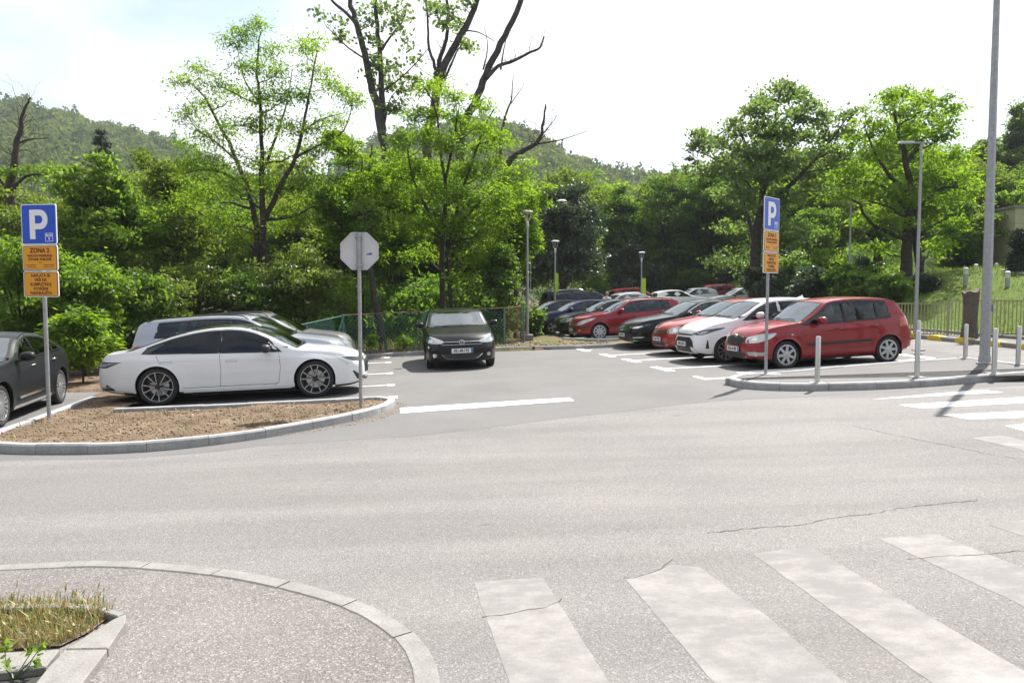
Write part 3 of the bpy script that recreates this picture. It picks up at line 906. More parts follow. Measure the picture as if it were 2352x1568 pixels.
# ================================================================ cars
def rim_mesh(style, Rr, wd):
    """rim in wheel space: axle along y, outer face towards +y"""
    mb = MB()
    yo = wd / 2
    if style == 'ten_black':
        mb.mat(1).lathe([(Rr, yo * .9), (Rr * .97, yo * .98), (Rr * .93, yo * .9), (Rr * .88, -yo * .2), (0.02, -yo * .25)], 40, 'y')
        mb.mat(0).lathe([(Rr * .975, yo * .96), (Rr * .985, yo * 1.0), (Rr * .955, yo * 1.0), (Rr * .95, yo * .93)], 40, 'y')
        for k in range(5):
            for sg in (-1, 1):
                a = 2 * math.pi * k / 5 + .3
                a0, a1 = a + sg * .12, a + sg * .27
                p0 = Vector((math.cos(a0) * .05, yo * .86, math.sin(a0) * .05))
                p1 = Vector((math.cos(a1) * Rr * .95, yo * .96, math.sin(a1) * Rr * .95))
                d = (p1 - p0).normalized(); q = Vector((d.z, 0, -d.x))
                for mat, hw, dy in ((1, .017, -.004), (0, .0075, .002)):
                    y = Vector((0, dy, 0)); dn = Vector((0, -.03, 0))
                    vs = [p0 - q * hw * .7 + y, p0 + q * hw * .7 + y, p1 + q * hw + y, p1 - q * hw + y]
                    vs += [v + dn for v in vs]
                    mb.mat(mat).add(vs, [(0, 1, 2, 3), (1, 0, 4, 5), (2, 1, 5, 6), (3, 2, 6, 7), (0, 3, 7, 4)])
        mb.mat(1).lathe([(.05, yo * .8), (.05, yo * .92), (.0, yo * .93)], 16, 'y')
        mb.mat(2).lathe([(Rr * .62, -yo * .15), (Rr * .62, -yo * .05), (.06, -yo * .05)], 24, 'y')
    elif style in ('hub7', 'hub9'):
        n = 7 if style == 'hub7' else 8
        mb.mat(1).lathe([(Rr * 1.0, yo * .8), (Rr * .9, yo * .55), (.02, yo * .5)], 36, 'y')
        mb.mat(0).lathe([(Rr * .99, yo * .82), (Rr * 1.0, yo * .95), (Rr * .86, yo * .98), (Rr * .85, yo * .7)], 40, 'y')
        mb.mat(0).lathe([(Rr * .38, yo * .6), (Rr * .36, yo * .98), (Rr * .2, yo * 1.06), (.0, yo * 1.08)], 32, 'y')
        for k in range(n):
            a = 2 * math.pi * k / n + .2
            hw0, hw1 = (.030, .026) if style == 'hub7' else (.030, .040)
            d = Vector((math.cos(a), 0, math.sin(a))); q = Vector((d.z, 0, -d.x))
            p0, p1 = d * Rr * .33 + Vector((0, yo * .98, 0)), d * Rr * .88 + Vector((0, yo * .97, 0))
            dn = Vector((0, -.03, 0))
            vs = [p0 - q * hw0, p0 + q * hw0, p1 + q * hw1, p1 - q * hw1]
            vs += [v + dn for v in vs]
            mb.mat(0).add(vs, [(0, 1, 2, 3), (1, 0, 4, 5), (2, 1, 5, 6), (3, 2, 6, 7), (0, 3, 7, 4)])
    elif style == 'holes':
        n = 9
        m = 72
        mb.mat(1).lathe([(Rr, yo * .8), (Rr * .9, yo * .55), (.02, yo * .5)], 36, 'y')
        mb.mat(0).lathe([(Rr * .99, yo * .8), (Rr, yo * .96), (Rr * .84, yo * 1.0)], 36, 'y')
        mb.mat(0).lathe([(Rr * .56, yo * 1.02), (Rr * .3, yo * 1.05), (Rr * .18, yo * 1.08), (0, yo * 1.08)], 36, 'y')
        for k in range(n):
            a0, a1 = 2 * math.pi * (k + .27) / n, 2 * math.pi * (k + .73) / n
            for j in range(3):
                t0, t1 = a0 + (a1 - a0) * j / 3, a0 + (a1 - a0) * (j + 1) / 3
                P = lambda r, t, y: (r * math.cos(t), y, r * math.sin(t))
                mb.mat(0).add([P(Rr * .55, t0, yo * 1.02), P(Rr * .55, t1, yo * 1.02), P(Rr * .85, t1, yo), P(Rr * .85, t0, yo)], [(3, 2, 1, 0)])
    else:                                               # 'spokes10', 'fins', 'spokes5'
        n, hw = {'spokes10': (10, .012), 'fins': (16, .014), 'spokes5': (5, .03), 'spokes7': (7, .022)}[style]
        mb.mat(1).lathe([(Rr, yo * .9), (Rr * .9, yo * .1), (.02, yo * .05)], 36, 'y')
        mb.mat(0).lathe([(Rr * .98, yo * .86), (Rr * .99, yo * 1.0), (Rr * .92, yo * 1.0), (Rr * .89, yo * .5)], 40, 'y')
        mb.mat(0).lathe([(.06, yo * .6), (.055, yo * .95), (0, yo)], 20, 'y')
        for k in range(n):
            a = 2 * math.pi * k / n + .1
            d = Vector((math.cos(a), 0, math.sin(a))); q = Vector((d.z, 0, -d.x))
            p0, p1 = d * .045 + Vector((0, yo * .92, 0)), d * Rr * .93 + Vector((0, yo * .98, 0))
            dn = Vector((0, -.03, 0))
            vs = [p0 - q * hw * .8, p0 + q * hw * .8, p1 + q * hw * 1.3, p1 - q * hw * 1.3]
            vs += [v + dn for v in vs]
            mb.mat(0).add(vs, [(0, 1, 2, 3), (1, 0, 4, 5), (2, 1, 5, 6), (3, 2, 6, 7), (0, 3, 7, 4)])
    return mb

PROF = pchip([(0, .90), (.06, .955), (.16, .975), (.35, .99), (.55, 1.0), (.78, .995), (.9, .978), (1.0, .945)])

def car(name, label, S, group=None, lod=0):
    """S: dict of dimensions and curves, s = metres behind the nose"""
    L, W, H, wb, fo = S['L'], S['W'], S['H'], S['wb'], S['fo']
    Rt = S.get('R', .31)
    top = pchip(S['top']); belt_ = pchip(S['belt'])
    plan = pchip(S.get('plan') or [(0, .66), (.04, .76), (.12, .855), (.28, .925), (.55, .965), (1.0, .99), (1.6, 1.0), (L - 1.2, 1.0), (L - .55, .975), (L - .22, .93), (L - .06, .86), (L, .78)])
    und = pchip([(0, .24), (.25, .19), (.8, .17), (L - .9, .19), (L - .2, .27), (L, .33)])
    tum, crown = S.get('tum', .36), S.get('crown', .055)
    paint_m, gl, scr = S['paint'], S.get('glass', M['glass']), S.get('screen', M['screen'])
    roof_m = S.get('roof_paint', paint_m)
    def ctr(s):
        s = float(s)
        zt = float(top(s)); zs = min(float(belt_(s)), zt - .03)
        w = W / 2 * float(plan(s)); z0 = float(und(s))
        zc = zt - min(crown, .42 * (zt - zs))
        ys = w * float(PROF(1.0))
        yc = max(ys - (zc - zs) * tum, .2 * w)
        return zt, zs, w, z0, zc, ys, yc
    flare = S.get('flare', .014)
    ws0, ws1 = S['ws']
    wx = (fo, fo + wb)
    def y_side(s, z):
        zt, zs, w, z0, zc, ys, yc = ctr(s)
        if z <= zs:
            t = max(0., (z - z0) / (zs - z0))
            y = w * float(PROF(t))
            for q in wx:
                r = math.hypot(s - q, z - Rt)
                y += flare * math.exp(-((r - Rt - .06) / .10) ** 2) * (1 if z < zs - .05 else .4)
            return y
        t = min(1., (z - zs) / max(1e-6, zc - zs))
        return ys + (yc - ys) * t + .018 * math.sin(math.pi * t) * min(1, (zc - zs) / .3)
    def z_top(s, y):
        zt, zs, w, z0, zc, ys, yc = ctr(s)
        u = min(1., abs(y) / yc)
        return zt - (zt - zc) * u ** 2.4
    lean = pchip(S.get('lean') or [(0, 0.03), (.3, 0.0), (.5, -.01), (.62, .03), (.75, .07), (1.2, .1)])
    rlean = pchip(S.get('rlean') or [(0, 0.05), (.35, 0.0), (.6, -.0), (.9, .06), (1.4, .10)])
    bulge = S.get('bulge', .13)
    def X(s, y, z):
        f, r = math.exp(-(s / .32) ** 2), math.exp(-((L - s) / .28) ** 2)
        q = (y / (W / 2)) ** 2
        zs_ = min(float(belt_(s)), float(top(s)) - .03)
        vv = min(1., max(0., (z - zs_ + .01) / .10))
        sweep = S.get('sweep', .20) * vv * min(1.3, q * 1.35) * math.exp(-((s - (ws0 + ws1) / 2) / .62) ** 2)
        return L / 2 - s - f * (float(lean(z)) + bulge * q) + r * (float(rlean(z)) + .09 * q) - sweep
    Pt = lambda s, y, z: Vector((X(s, y, z), y, z))
    # --- stations: even steps along the profile line
    sd = np.linspace(0, L, 1200)
    ln = np.concatenate([[0], np.cumsum(np.hypot(np.diff(sd), np.diff(top(sd))))])
    step = (.042, .085)[lod]
    ns = int(ln[-1] / step)
    st = np.interp(np.linspace(0, ln[-1], ns), ln, sd)
    NL, NG, NT = ((15, 8, 10), (7, 4, 5))[lod]
    NBt = NT
    V, rows = [], []
    for s in st:
        zt, zs, w, z0, zc, ys, yc = ctr(s)
        half = []
        yb = y_side(s, z0)
        for k in range(NBt): half.append((yb * k / NBt, z0))
        for k in range(NL):
            z = z0 + (zs - z0) * k / NL
            half.append((y_side(s, z), z))
        for k in range(NG + 1):
            z = zs + (zc - zs) * k / NG
            half.append((y_side(s, z + (1e-6 if k else 0)), z))
        yc2 = half[-1][0]
        for k in range(1, NT + 1):
            u = 1 - k / NT
            half.append((yc2 * u, zt - (zt - zc) * u ** 2.4))
        rows.append((s, half))
    m = len(rows[0][1])
    bm = bmesh.new()
    info = {}
    def bv(s, y, z):
        v = bm.verts.new(Pt(s, y, z))
        info[v] = (s, y, z)
        return v
    for sg in (1, -1):
        grid = [[bv(s, sg * y, z) for (y, z) in half] for s, half in rows]
        for i in range(len(grid) - 1):
            for j in range(m - 1):
                q = [grid[i][j], grid[i + 1][j], grid[i + 1][j + 1], grid[i][j + 1]]
                f = bm.faces.new(q if sg < 0 else q[::-1])
    # end caps
    for e in (0, -1):
        s, half = rows[e]
        k0, k1 = NBt, NBt + NL + NG
        K = k1 - k0
        cap = []
        zc = half[k1][1]; ztt = half[-1][1]
        for r in range(K + 1):
            y, z = half[k0 + r]
            cap.append([bv(s, y * (1 - 2 * c / (2 * NT)), z + ((ztt - (ztt - zc) * abs(1 - c / NT) ** 2.4) - zc) * (r / K) ** 3) for c in range(2 * NT + 1)])
        for r in range(K):
            for c in range(2 * NT):
                q = [cap[r][c], cap[r][c + 1], cap[r + 1][c + 1], cap[r + 1][c]]
                bm.faces.new(q if e == -1 else q[::-1])
    ret = bmesh.ops.remove_doubles(bm, verts=bm.verts, dist=1e-4)
    bm.normal_update()
    bmesh.ops.recalc_face_normals(bm, faces=bm.faces)
    bvh = BVHTree.FromBMesh(bm)
    info = {v: info[v] for v in bm.verts if v in info}
    # --- openings
    panes = []                       # side windows as (s, z) outlines
    for p in S.get('panes', []):
        sbl, stl, sbr, str_ = p[:4]
        lo, hi = (p[4], p[5]) if len(p) > 4 else (.03, .045)
        bot = [(s, ctr(s)[1] + lo) for s in np.linspace(sbl, sbr, 9)]
        tp = [(s, ctr(s)[4] - hi) for s in np.linspace(str_, stl, 11)]
        tp = [(s, max(z, ctr(s)[1] + lo + .004)) for s, z in tp]
        panes.append(bot + tp)
    def shrink(poly, d):
        n = len(poly); out = []
        ar = sum(poly[i][0] * poly[(i + 1) % n][1] - poly[(i + 1) % n][0] * poly[i][1] for i in range(n))
        sg = 1 if ar > 0 else -1
        for i in range(n):
            a, b, c = Vector(poly[i - 1]), Vector(poly[i]), Vector(poly[(i + 1) % n])
            e1, e2 = (b - a), (c - b)
            e1 = e1.normalized() if e1.length > 1e-6 else e2.normalized()
            e2 = e2.normalized() if e2.length > 1e-6 else e1
            nn = Vector((-(e1.y + e2.y), e1.x + e2.x))
            nn = nn.normalized() if nn.length > 1e-3 else Vector((0, 0))
            out.append(tuple(b + nn * d * sg))
        return out
    ws0, ws1 = S['ws']
    rw0, rw1 = S.get('rw', (0, 0))
    Ra = Rt + S.get('gap', .055)
    dele = []
    faces = list(bm.faces)
    ctab = [f.calc_center_median() for f in faces]
    fs_ = []
    for f in faces:
        a = [info.get(v) for v in f.verts]
        a = [t for t in a if t]
        fs_.append(tuple(sum(t[i] for t in a) / len(a) for i in range(3)))
    FS = np.array(fs_)
    kill = np.zeros(len(faces), bool)
    side = np.abs(FS[:, 1]) > W * .27
    for q in wx:
        kill |= side & ((FS[:, 0] - q) ** 2 + (FS[:, 2] - Rt) ** 2 < Ra ** 2)
    if lod == 0:
        for p in panes:
            kill |= side & inside(shrink(p, .006), FS[:, 0], FS[:, 2])
        for (a0, a1) in ((ws0, ws1), (rw0, rw1)):
            if a1 <= a0: continue
            for i in np.where((FS[:, 0] > a0 + .012) & (FS[:, 0] < a1 - .012))[0]:
                s, y, z = FS[i]
                zt, zs, w, z0, zc, ys, yc = ctr(s)
                if abs(y) < yc - .055 and z > zs and abs(z - z_top(s, y)) < .02: kill[i] = True
    for f, k in zip(faces, kill):
        if k: dele.append(f)
    edge_v = set(v for f in dele for v in f.verts)
    bmesh.ops.delete(bm, geom=dele, context='FACES')
    for v in edge_v:
        if not v.is_valid or v not in info: continue
        s, y, z = info[v]
        for q in wx:
            r = math.hypot(s - q, z - Rt)
            if abs(r - Ra) < .06 and r > 1e-3 and abs(y) > W * .27:
                k = Ra / r
                s2, z2 = q + (s - q) * k, Rt + (z - Rt) * k
                v.co = Pt(s2, math.copysign(y_side(s2, z2), y), z2)
    roof_z = S.get('roof_split')
    if roof_m is not paint_m:
        for f in bm.faces:
            c = f.calc_center_median()
            s = L / 2 - c.x
            zt, zs, w, z0, zc, ys, yc = ctr(min(max(s, 0), L))
            if ws1 - .01 < s < S['roof_end'] and abs(c.y) < yc - .045 and c.z > zc - .005: f.material_index = 2
    for f in bm.faces:
        c = f.calc_center_median()
        if c.z < .245 and lod == 0 and abs(f.normal.z) > .6: f.material_index = 1
        f.smooth = True
    me = bpy.data.meshes.new('body')
    bm.to_mesh(me); bm.free()
    for mt in (paint_m, M['under'], roof_m): me.materials.append(mt)
    me.set_sharp_from_angle(angle=R(48))
    root = thing(name, label, S.get('cat', 'car'), group=group)
    body = link('body', me, root)
    # --- helpers laying panels on the body
    def lay(nm, mat, loops, depth=.012, parent=None, lab=None, off=.004, solid=True, smooth=True):
        """loops: list of concentric rings of (point, normal), outermost first; last may be a single point"""
        mb = MB(); vs, fs = [], []
        base = 0
        rings = [[p + n_ * off for p, n_ in lp] for lp in loops]
        if solid:
            rings = [[p - n_ * depth for p, n_ in loops[0]]] + rings
        idx = []
        for rg in rings:
            idx.append(list(range(base, base + len(rg)))); vs += rg; base += len(rg)
        for A, B in zip(idx, idx[1:]):
            n_ = len(A)
            for i in range(n_):
                j = (i + 1) % n_
                if len(B) == 1: fs.append((A[i], A[j], B[0]))
                else: fs.append((A[i], A[j], B[j], B[i]))
        mb.add(vs, fs)
        me = mb.mesh(nm, mat, smooth, 40)
        bm2 = bmesh.new(); bm2.from_mesh(me)
        bmesh.ops.recalc_face_normals(bm2, faces=bm2.faces)
        avg = Vector(); nn = Vector()
        for f in bm2.faces: nn += f.normal * f.calc_area()
        ref = sum((n_ for _, n_ in loops[0]), Vector())
        if nn.dot(ref) < 0: bmesh.ops.reverse_faces(bm2, faces=bm2.faces)
        bm2.to_mesh(me); bm2.free()
        return link(nm, me, parent or root, None, lab)
    def rings_of(poly, ks):
        cx = sum(p[0] for p in poly) / len(poly); cy = sum(p[1] for p in poly) / len(poly)
        return [[(cx + (x - cx) * k, cy + (y - cy) * k) for x, y in poly] if k > 0 else [(cx, cy)] for k in ks]
    def dens(poly, d=.05):
        out = []
        for a, b in zip(poly, poly[1:] + poly[:1]):
            n_ = max(1, int(math.hypot(b[0] - a[0], b[1] - a[1]) / d))
            for k in range(n_): out.append((a[0] + (b[0] - a[0]) * k / n_, a[1] + (b[1] - a[1]) * k / n_))
        return out
    def soft(poly, r=.03, n_=3):
        out = []
        for i in range(len(poly)):
            a, b, c = Vector(poly[i - 1]), Vector(poly[i]), Vector(poly[(i + 1) % len(poly)])
            ra, rc = min(r, (a - b).length * .45), min(r, (c - b).length * .45)
            p, q = b + (a - b).normalized() * ra, b + (c - b).normalized() * rc
            for k in range(n_ + 1):
                t = k / n_
                out.append(tuple((1 - t) ** 2 * p + 2 * t * (1 - t) * b + t * t * q))
        return out
    def sp(s, z, sg):
        y = y_side(s, z)
        e = .01
        a = Pt(s + e, y_side(s + e, z), z) - Pt(s - e, y_side(s - e, z), z)
        b = Pt(s, y_side(s, z + e), z + e) - Pt(s, y_side(s, z - e), z - e)
        n_ = b.cross(a).normalized()
        if n_.y < 0: n_ = -n_
        p = Pt(s, y, z)
        return (Vector((p.x, p.y * sg, p.z)), Vector((n_.x, n_.y * sg, n_.z)))
    def side_panel(nm, poly, sg, mat, off=.004, depth=.012, ks=(1, .66, .33, 0), lab=None, parent=None):
        return lay(nm, mat, [[sp(s, z, sg) for s, z in rg] for rg in rings_of(poly, ks)], depth, parent, lab, off)
    def side_ring(nm, poly, a, b, sg, mat, off=.006, parent=None):
        o, i = shrink(poly, a), shrink(poly, b)
        return lay(nm, mat, [[sp(*p, sg) for p in o], [sp(*p, sg) for p in i]], .012, parent, None, off)
    def side_strip(nm, pts, w, sg, mat, off=.003, depth=.006, parent=None):
        P = [Vector(p) for p in dens_line(pts)]
        o = []
        for i, p in enumerate(P):
            d = (P[min(i + 1, len(P) - 1)] - P[max(i - 1, 0)]).normalized()
            o.append((p, Vector((-d.y, d.x)) * w / 2))
        loop = [tuple(p + q) for p, q in o] + [tuple(p - q) for p, q in reversed(o)]
        mb = MB(); n_ = len(o)
        A = [sp(*(p + q), sg) for p, q in o]; B = [sp(*(p - q), sg) for p, q in o]
        vs = [p + m_ * off for p, m_ in A] + [p + m_ * off for p, m_ in B] + [p - m_ * depth for p, m_ in A] + [p - m_ * depth for p, m_ in B]
        fs = []
        for i in range(n_ - 1):
            fs += [(i, i + 1, n_ + i + 1, n_ + i), (2 * n_ + i, 2 * n_ + i + 1, i + 1, i), (n_ + i, n_ + i + 1, 3 * n_ + i + 1, 3 * n_ + i)]
        mb.add(vs, fs)
        return vs, fs
    def dens_line(pts, d=.06):
        out = []
        for a, b in zip(pts, pts[1:]):
            n_ = max(1, int(math.hypot(b[0] - a[0], b[1] - a[1]) / d))
            for k in range(n_): out.append((a[0] + (b[0] - a[0]) * k / n_, a[1] + (b[1] - a[1]) * k / n_))
        return out + [pts[-1]]
    def strips(nm, lines, w, mat, off=.002, depth=.006, sides=(1, -1), parent=None):
        for sg in sides:
            for ln_ in lines:
                MB().add(*side_strip(nm, ln_, w, sg, mat, off, depth)).build(nm, mat, parent or root, True)
    def cast(end, sg, phi, a, z):
        """corner projection: a runs outwards round the corner from the lamp's inner end"""
        ph = R(phi)
        if end == 'front':
            d = Vector((-math.cos(ph), -sg * math.sin(ph), 0)); e_ = Vector((-math.sin(ph), sg * math.cos(ph), 0)); C = Vector((L / 2 - .30, sg * (W / 2 - .34), 0))
        else:
            d = Vector((math.cos(ph), -sg * math.sin(ph), 0)); e_ = Vector((math.sin(ph), sg * math.cos(ph), 0)); C = Vector((-L / 2 + .25, sg * (W / 2 - .30), 0))
        o = C + e_ * a - d * 3 + Vector((0, 0, z))
        h = bvh.ray_cast(o, d)
        if h[0] is None: return (C + e_ * a, -d)
        n_ = h[1]
        if n_.dot(d) > 0: n_ = -n_
        return (h[0], n_)
    def corner_panel(nm, poly, end, sg, phi, mat, off=.004, depth=.015, ks=(1, .66, .33, 0), lab=None, parent=None, r=.02):
        poly = dens(soft(poly, r))
        return lay(nm, mat, [[cast(end, sg, phi, *p) for p in rg] for rg in rings_of(poly, ks)], depth, parent, lab, off)
    def face_panel(nm, poly, end, mat, off=.004, depth=.015, ks=(1, .66, .33, 0), lab=None, parent=None, r=.02):
        """poly in (y, z) seen along the axis"""
        poly = dens(soft(poly, r))
        d = Vector((-1 if end == 'front' else 1, 0, 0))
        def hit(y, z):
            h = bvh.ray_cast(Vector((-d.x * 4, y, z)), d)
            if h[0] is None: return (Vector((-d.x * L / 2, y, z)), -d)
            n_ = h[1] if h[1].dot(d) < 0 else -h[1]
            return (h[0], n_)
        return lay(nm, mat, [[hit(*p) for p in rg] for rg in rings_of(poly, ks)], depth, parent, lab, off)
    # --- wheels
    tw = S.get('tw', .20)
    tyre = MB().lathe([(Rt * .70, -tw / 2 * .9), (Rt * .86, -tw / 2), (Rt * .97, -tw / 2 * .9), (Rt, -tw / 2 * .6), (Rt, tw / 2 * .6), (Rt * .97, tw / 2 * .9), (Rt * .86, tw / 2), (Rt * .70, tw / 2 * .86), (Rt * .67, tw / 2 * .5)], 40 if lod == 0 else 20, 'y').mesh('wheel', M['rubber'], True, 60)
    rm_ = S.get('rim_mats', (M['alloy'], M['black'], M['alloy']))
    rim = rim_mesh(S.get('rim', 'spokes5'), Rt * S.get('rimk', .70), tw * .98).mesh('rim', rm_, True, 30)
    ymax = W / 2 * float(PROF(.3))
    for i, q in enumerate(wx):
        for sg in (1, -1):
            w_ = link('wheel', tyre, root)
            w_.location = (L / 2 - q, sg * (ymax - tw / 2 - .012), Rt)
            w_.rotation_euler = (0, .4 * i + .3 * sg, S.get('steer', 0.0) * (1 - i)) if sg > 0 else (0, .4 * i, math.pi + S.get('steer', 0.0) * (1 - i))
            link('rim', rim, w_)
    if lod == 0:
        for q in wx:
            for sg in (1, -1):
                wl_ = MB()
                pr = [(Ra * math.cos(t), Ra * math.sin(t)) for t in np.linspace(-.35, math.pi + .35, 15)]
                vs = []
                for x_, z_ in pr: vs += [(L / 2 - q + x_, sg * (W / 2 - .012 - .03), Rt + z_), (L / 2 - q + x_, sg * (W / 2 - .36), Rt + z_)]
                n_ = len(pr)
                fs = [(2 * k, 2 * k + 2, 2 * k + 3, 2 * k + 1) for k in range(n_ - 1)] + [tuple(2 * k + 1 for k in range(n_))]
                wl_.add(vs, fs).build('wheel_housing', M['under'], root)
        lip = S.get('arch_mat', paint_m)
        for q in wx:
            for sg in (1, -1):
                a0 = [t for t in np.linspace(-.25, math.pi + .25, 25)]
                o = [(q - (Ra + .028) * math.cos(t), Rt + (Ra + .028) * math.sin(t)) for t in a0]
                i_ = [(q - (Ra - .008) * math.cos(t), Rt + (Ra - .008) * math.sin(t)) for t in a0]
                o = [(s, max(z, float(und(s)) + .01)) for s, z in o]; i_ = [(s, max(z, float(und(s)) + .01)) for s, z in i_]
                A, B = [sp(*p, sg) for p in o], [sp(*p, sg) for p in i_]
                n_ = len(A)
                vs = [p + m_ * .001 for p, m_ in A] + [p + m_ * .010 for p, m_ in B] + [p - m_ * .03 for p, m_ in B]
                fs = []
                for k in range(n_ - 1): fs += [(k, k + 1, n_ + k + 1, n_ + k), (n_ + k, n_ + k + 1, 2 * n_ + k + 1, 2 * n_ + k)]
                MB().add(vs, fs).build('arch_lip', lip, root, True)
    # --- glazing
    def screen_grid(a0, a1, nm, mat, off, inset=.05, ny_=12, nsx=12, extra=0.0):
        vs, fs = [], []
        ss = np.linspace(a0, a1, nsx)
        for s in ss:
            yc = ctr(s)[6] - inset
            for k in range(ny_ + 1):
                y = yc * (2 * k / ny_ - 1)
                z = z_top(s, y)
                p = Pt(s, y, z)
                e = .01
                t = Pt(s + e, y, z_top(s + e, y)) - Pt(s - e, y, z_top(s - e, y))
                n_ = Vector((0, 1, 0)).cross(t); n_ = n_.normalized()
                if n_.z < 0: n_ = -n_
                vs.append(p + n_ * off)
        for i in range(nsx - 1):
            for k in range(ny_): fs.append((i * (ny_ + 1) + k, i * (ny_ + 1) + k + 1, (i + 1) * (ny_ + 1) + k + 1, (i + 1) * (ny_ + 1) + k))
        return vs, fs
    def screen_frame(a0, a1, nm, w, inset=.045, off=.006):
        vs1, _ = screen_grid(a0, a1, nm, None, off, inset, 12, 12)
        vs2, _ = screen_grid(a0 + w * .8, a1 - w * .8, nm, None, off, inset + w, 12, 12)
        n_ = 13
        def border(v): return [v[k] for k in range(n_)] + [v[i * n_ + n_ - 1] for i in range(1, 12)] + [v[11 * n_ + k] for k in range(n_ - 2, -1, -1)] + [v[i * n_] for i in range(10, 0, -1)]
        A, B = border(vs1), border(vs2)
        q = len(A)
        return MB().add(A + B, [(i, (i + 1) % q, q + (i + 1) % q, q + i) for i in range(q)]).build(nm, M['trim'], root, True)
    for nm, (a0, a1) in (('windscreen', (ws0, ws1)), ('rear_window', (rw0, rw1))):
        if a1 <= a0: continue
        MB().add(*screen_grid(a0, a1, nm, None, .003)).build(nm, scr if nm == 'windscreen' and lod == 0 else (gl if lod == 0 else M['lod_glass']), root, True)
        if lod == 0: screen_frame(a0, a1, 'screen_seal', .035)
    for sg in (1, -1):
        for p in panes:
            side_panel('side_window', p, sg, gl if lod == 0 else M['lod_glass'], .003, .004)
            if lod == 0: side_ring('window_seal', p, -.012, .02, sg, M['trim'])
    if lod: return root, None
    for p, q_ in zip(S.get('panes', []), S.get('panes', [])[1:]):
        if q_[0] - p[2] < .05:
            lo, hi = (p[4], p[5]) if len(p) > 4 else (.03, .045)
            strips('door_pillar', [[((p[2] + q_[0]) / 2, ctr(p[2])[1] + lo + .004), ((p[3] + q_[1]) / 2, ctr(p[3])[4] - hi - .004)]], q_[0] - p[2] + .03, M['trim'], .0075, .006)
    if S.get('chrome_dlo'):
        s0, s1 = S['panes'][0][0] - .02, S['panes'][-1][2] + .03
        up = [(s, max(ctr(s)[4] - .032, ctr(s)[1] + .03)) for s in np.linspace(s0, s1, 30)]
        strips('window_chrome', [up], .014, M['chrome'], .010, .006)
        strips('window_chrome', [[(s, ctr(s)[1] + .016) for s in np.linspace(s0, s1, 20)]], .014, M['chrome'], .010, .006)
    # --- cabin seen through the glass
    zb = float(belt_(L * .5))
    cb = MB()
    cs0, cs1 = ws0 + .25, S['cab_end']
    cwid = W - .30
    cb.box((L / 2 - (cs0 + cs1) / 2, 0, .40), (cs1 - cs0, cwid, .28))
    for sg in (1, -1): cb.box((L / 2 - (cs0 + cs1) / 2, sg * (W / 2 - .115), (zb + .34) / 2 + .08), (cs1 - cs0, .05, zb - .34))
    cb.box((L / 2 - cs1 - .02, 0, zb * .5 + .16), (.06, cwid, zb - .3))
    cb.build('cabin_tub', M['cloth'], root)
    db = MB()
    ds = ws0 + .12
    prof = [(ds - .05, zb - .25), (ds, zb - .005), (ds + .35, zb + .03), (ds + .62, zb - .02), (ds + .68, zb - .28)]
    vs = [(L / 2 - s, sg * (cwid / 2 - .02), z) for sg in (1, -1) for s, z in prof]
    db.add(vs, [(0, 1, 2, 3, 4), (9, 8, 7, 6, 5)] + [(k, 5 + k, 6 + k, k + 1) for k in range(4)])
    db.build('dashboard', M['black'], root)
    sw = MB()
    cen_ = Vector((L / 2 - ds - .80, W * .21, zb + .03))
    tl_ = Matrix.Rotation(R(65), 3, 'Y')
    sw.tube([cen_ + tl_ @ Vector((.185 * math.cos(t), .185 * math.sin(t), 0)) for t in np.linspace(0, 2 * math.pi, 21)], .015, 6, False)
    sw.tube([cen_ + tl_ @ Vector((-.18, 0, 0)), cen_ + tl_ @ Vector((.18, 0, 0))], .02, 5)
    sw.build('steering_wheel', M['black'], root)
    sc = M['cloth_grey'] if S.get('grey_seats') else M['cloth']
    def seat(s, y, w_, lo, hi, hr=True):
        b = MB()
        b.box((L / 2 - s, y, lo + .08), (.5, w_, .16))
        pr = [(.22, lo + .1), (.12, lo + .12), (.30, hi), (.40, hi - .02), (.36, lo + .1)]
        vs = [(L / 2 - s - a, y + sg * w_ / 2 * (.86 if z > lo + .3 else 1), z) for sg in (1, -1) for a, z in pr]
        b.add(vs, [(0, 1, 2, 3, 4), (9, 8, 7, 6, 5)] + [(k, 5 + k, 5 + (k + 1) % 5, (k + 1) % 5) for k in range(5)])
        o = b.build('seat', sc, root, True, sharp=50)
        if hr:
            n_ = max(1, round(w_ / .55))
            for k in range(n_):
                h_ = MB()
                yy = y + (k - (n_ - 1) / 2) * w_ / n_
                c_ = Vector((L / 2 - s - .37, yy, hi + .13))
                h_.lathe([(.0, -.10), (.10, -.095), (.135, -.04), (.135, .05), (.10, .09), (.0, .10)], 12, 'z', tuple(c_))
                h_.tube([c_ - Vector((0, .05, .08)), c_ - Vector((0, .05, .2))], .006, 4).tube([c_ + Vector((0, .05, -.08)), c_ + Vector((0, .05, -.2))], .006, 4)
                h_.v = [(c_.x + (x - c_.x) * .5, yy_, zz_) for x, yy_, zz_ in h_.v]
                h_.build('headrest', sc, o, True, sharp=60)
    hi = min(zb + .14, H - .40)
    fs0 = ws0 + S.get('seat_at', 1.02)
    seat(fs0, W * .21, .50, .34, hi); seat(fs0, -W * .21, .50, .34, hi)
    if S.get('rear_seat', True): seat(fs0 + .88, 0, W * .72, .36, hi - .04)
    # --- seams, handles, mouldings
    if S.get('seams'): strips('door_seam', S['seams'], .007, M['trim'], .0012, .004)
    if S.get('crease'): strips('body_crease', S['crease'], .012, paint_m, .004, .004)
    if S.get('moulding'): strips('side_moulding', [S['moulding']], S.get('moulding_w', .055), S.get('moulding_mat', M['black']), .014, .004)
    if S.get('sill'): strips('sill_trim', [S['sill']], .05, S.get('sill_mat', M['black']), .012, .004)
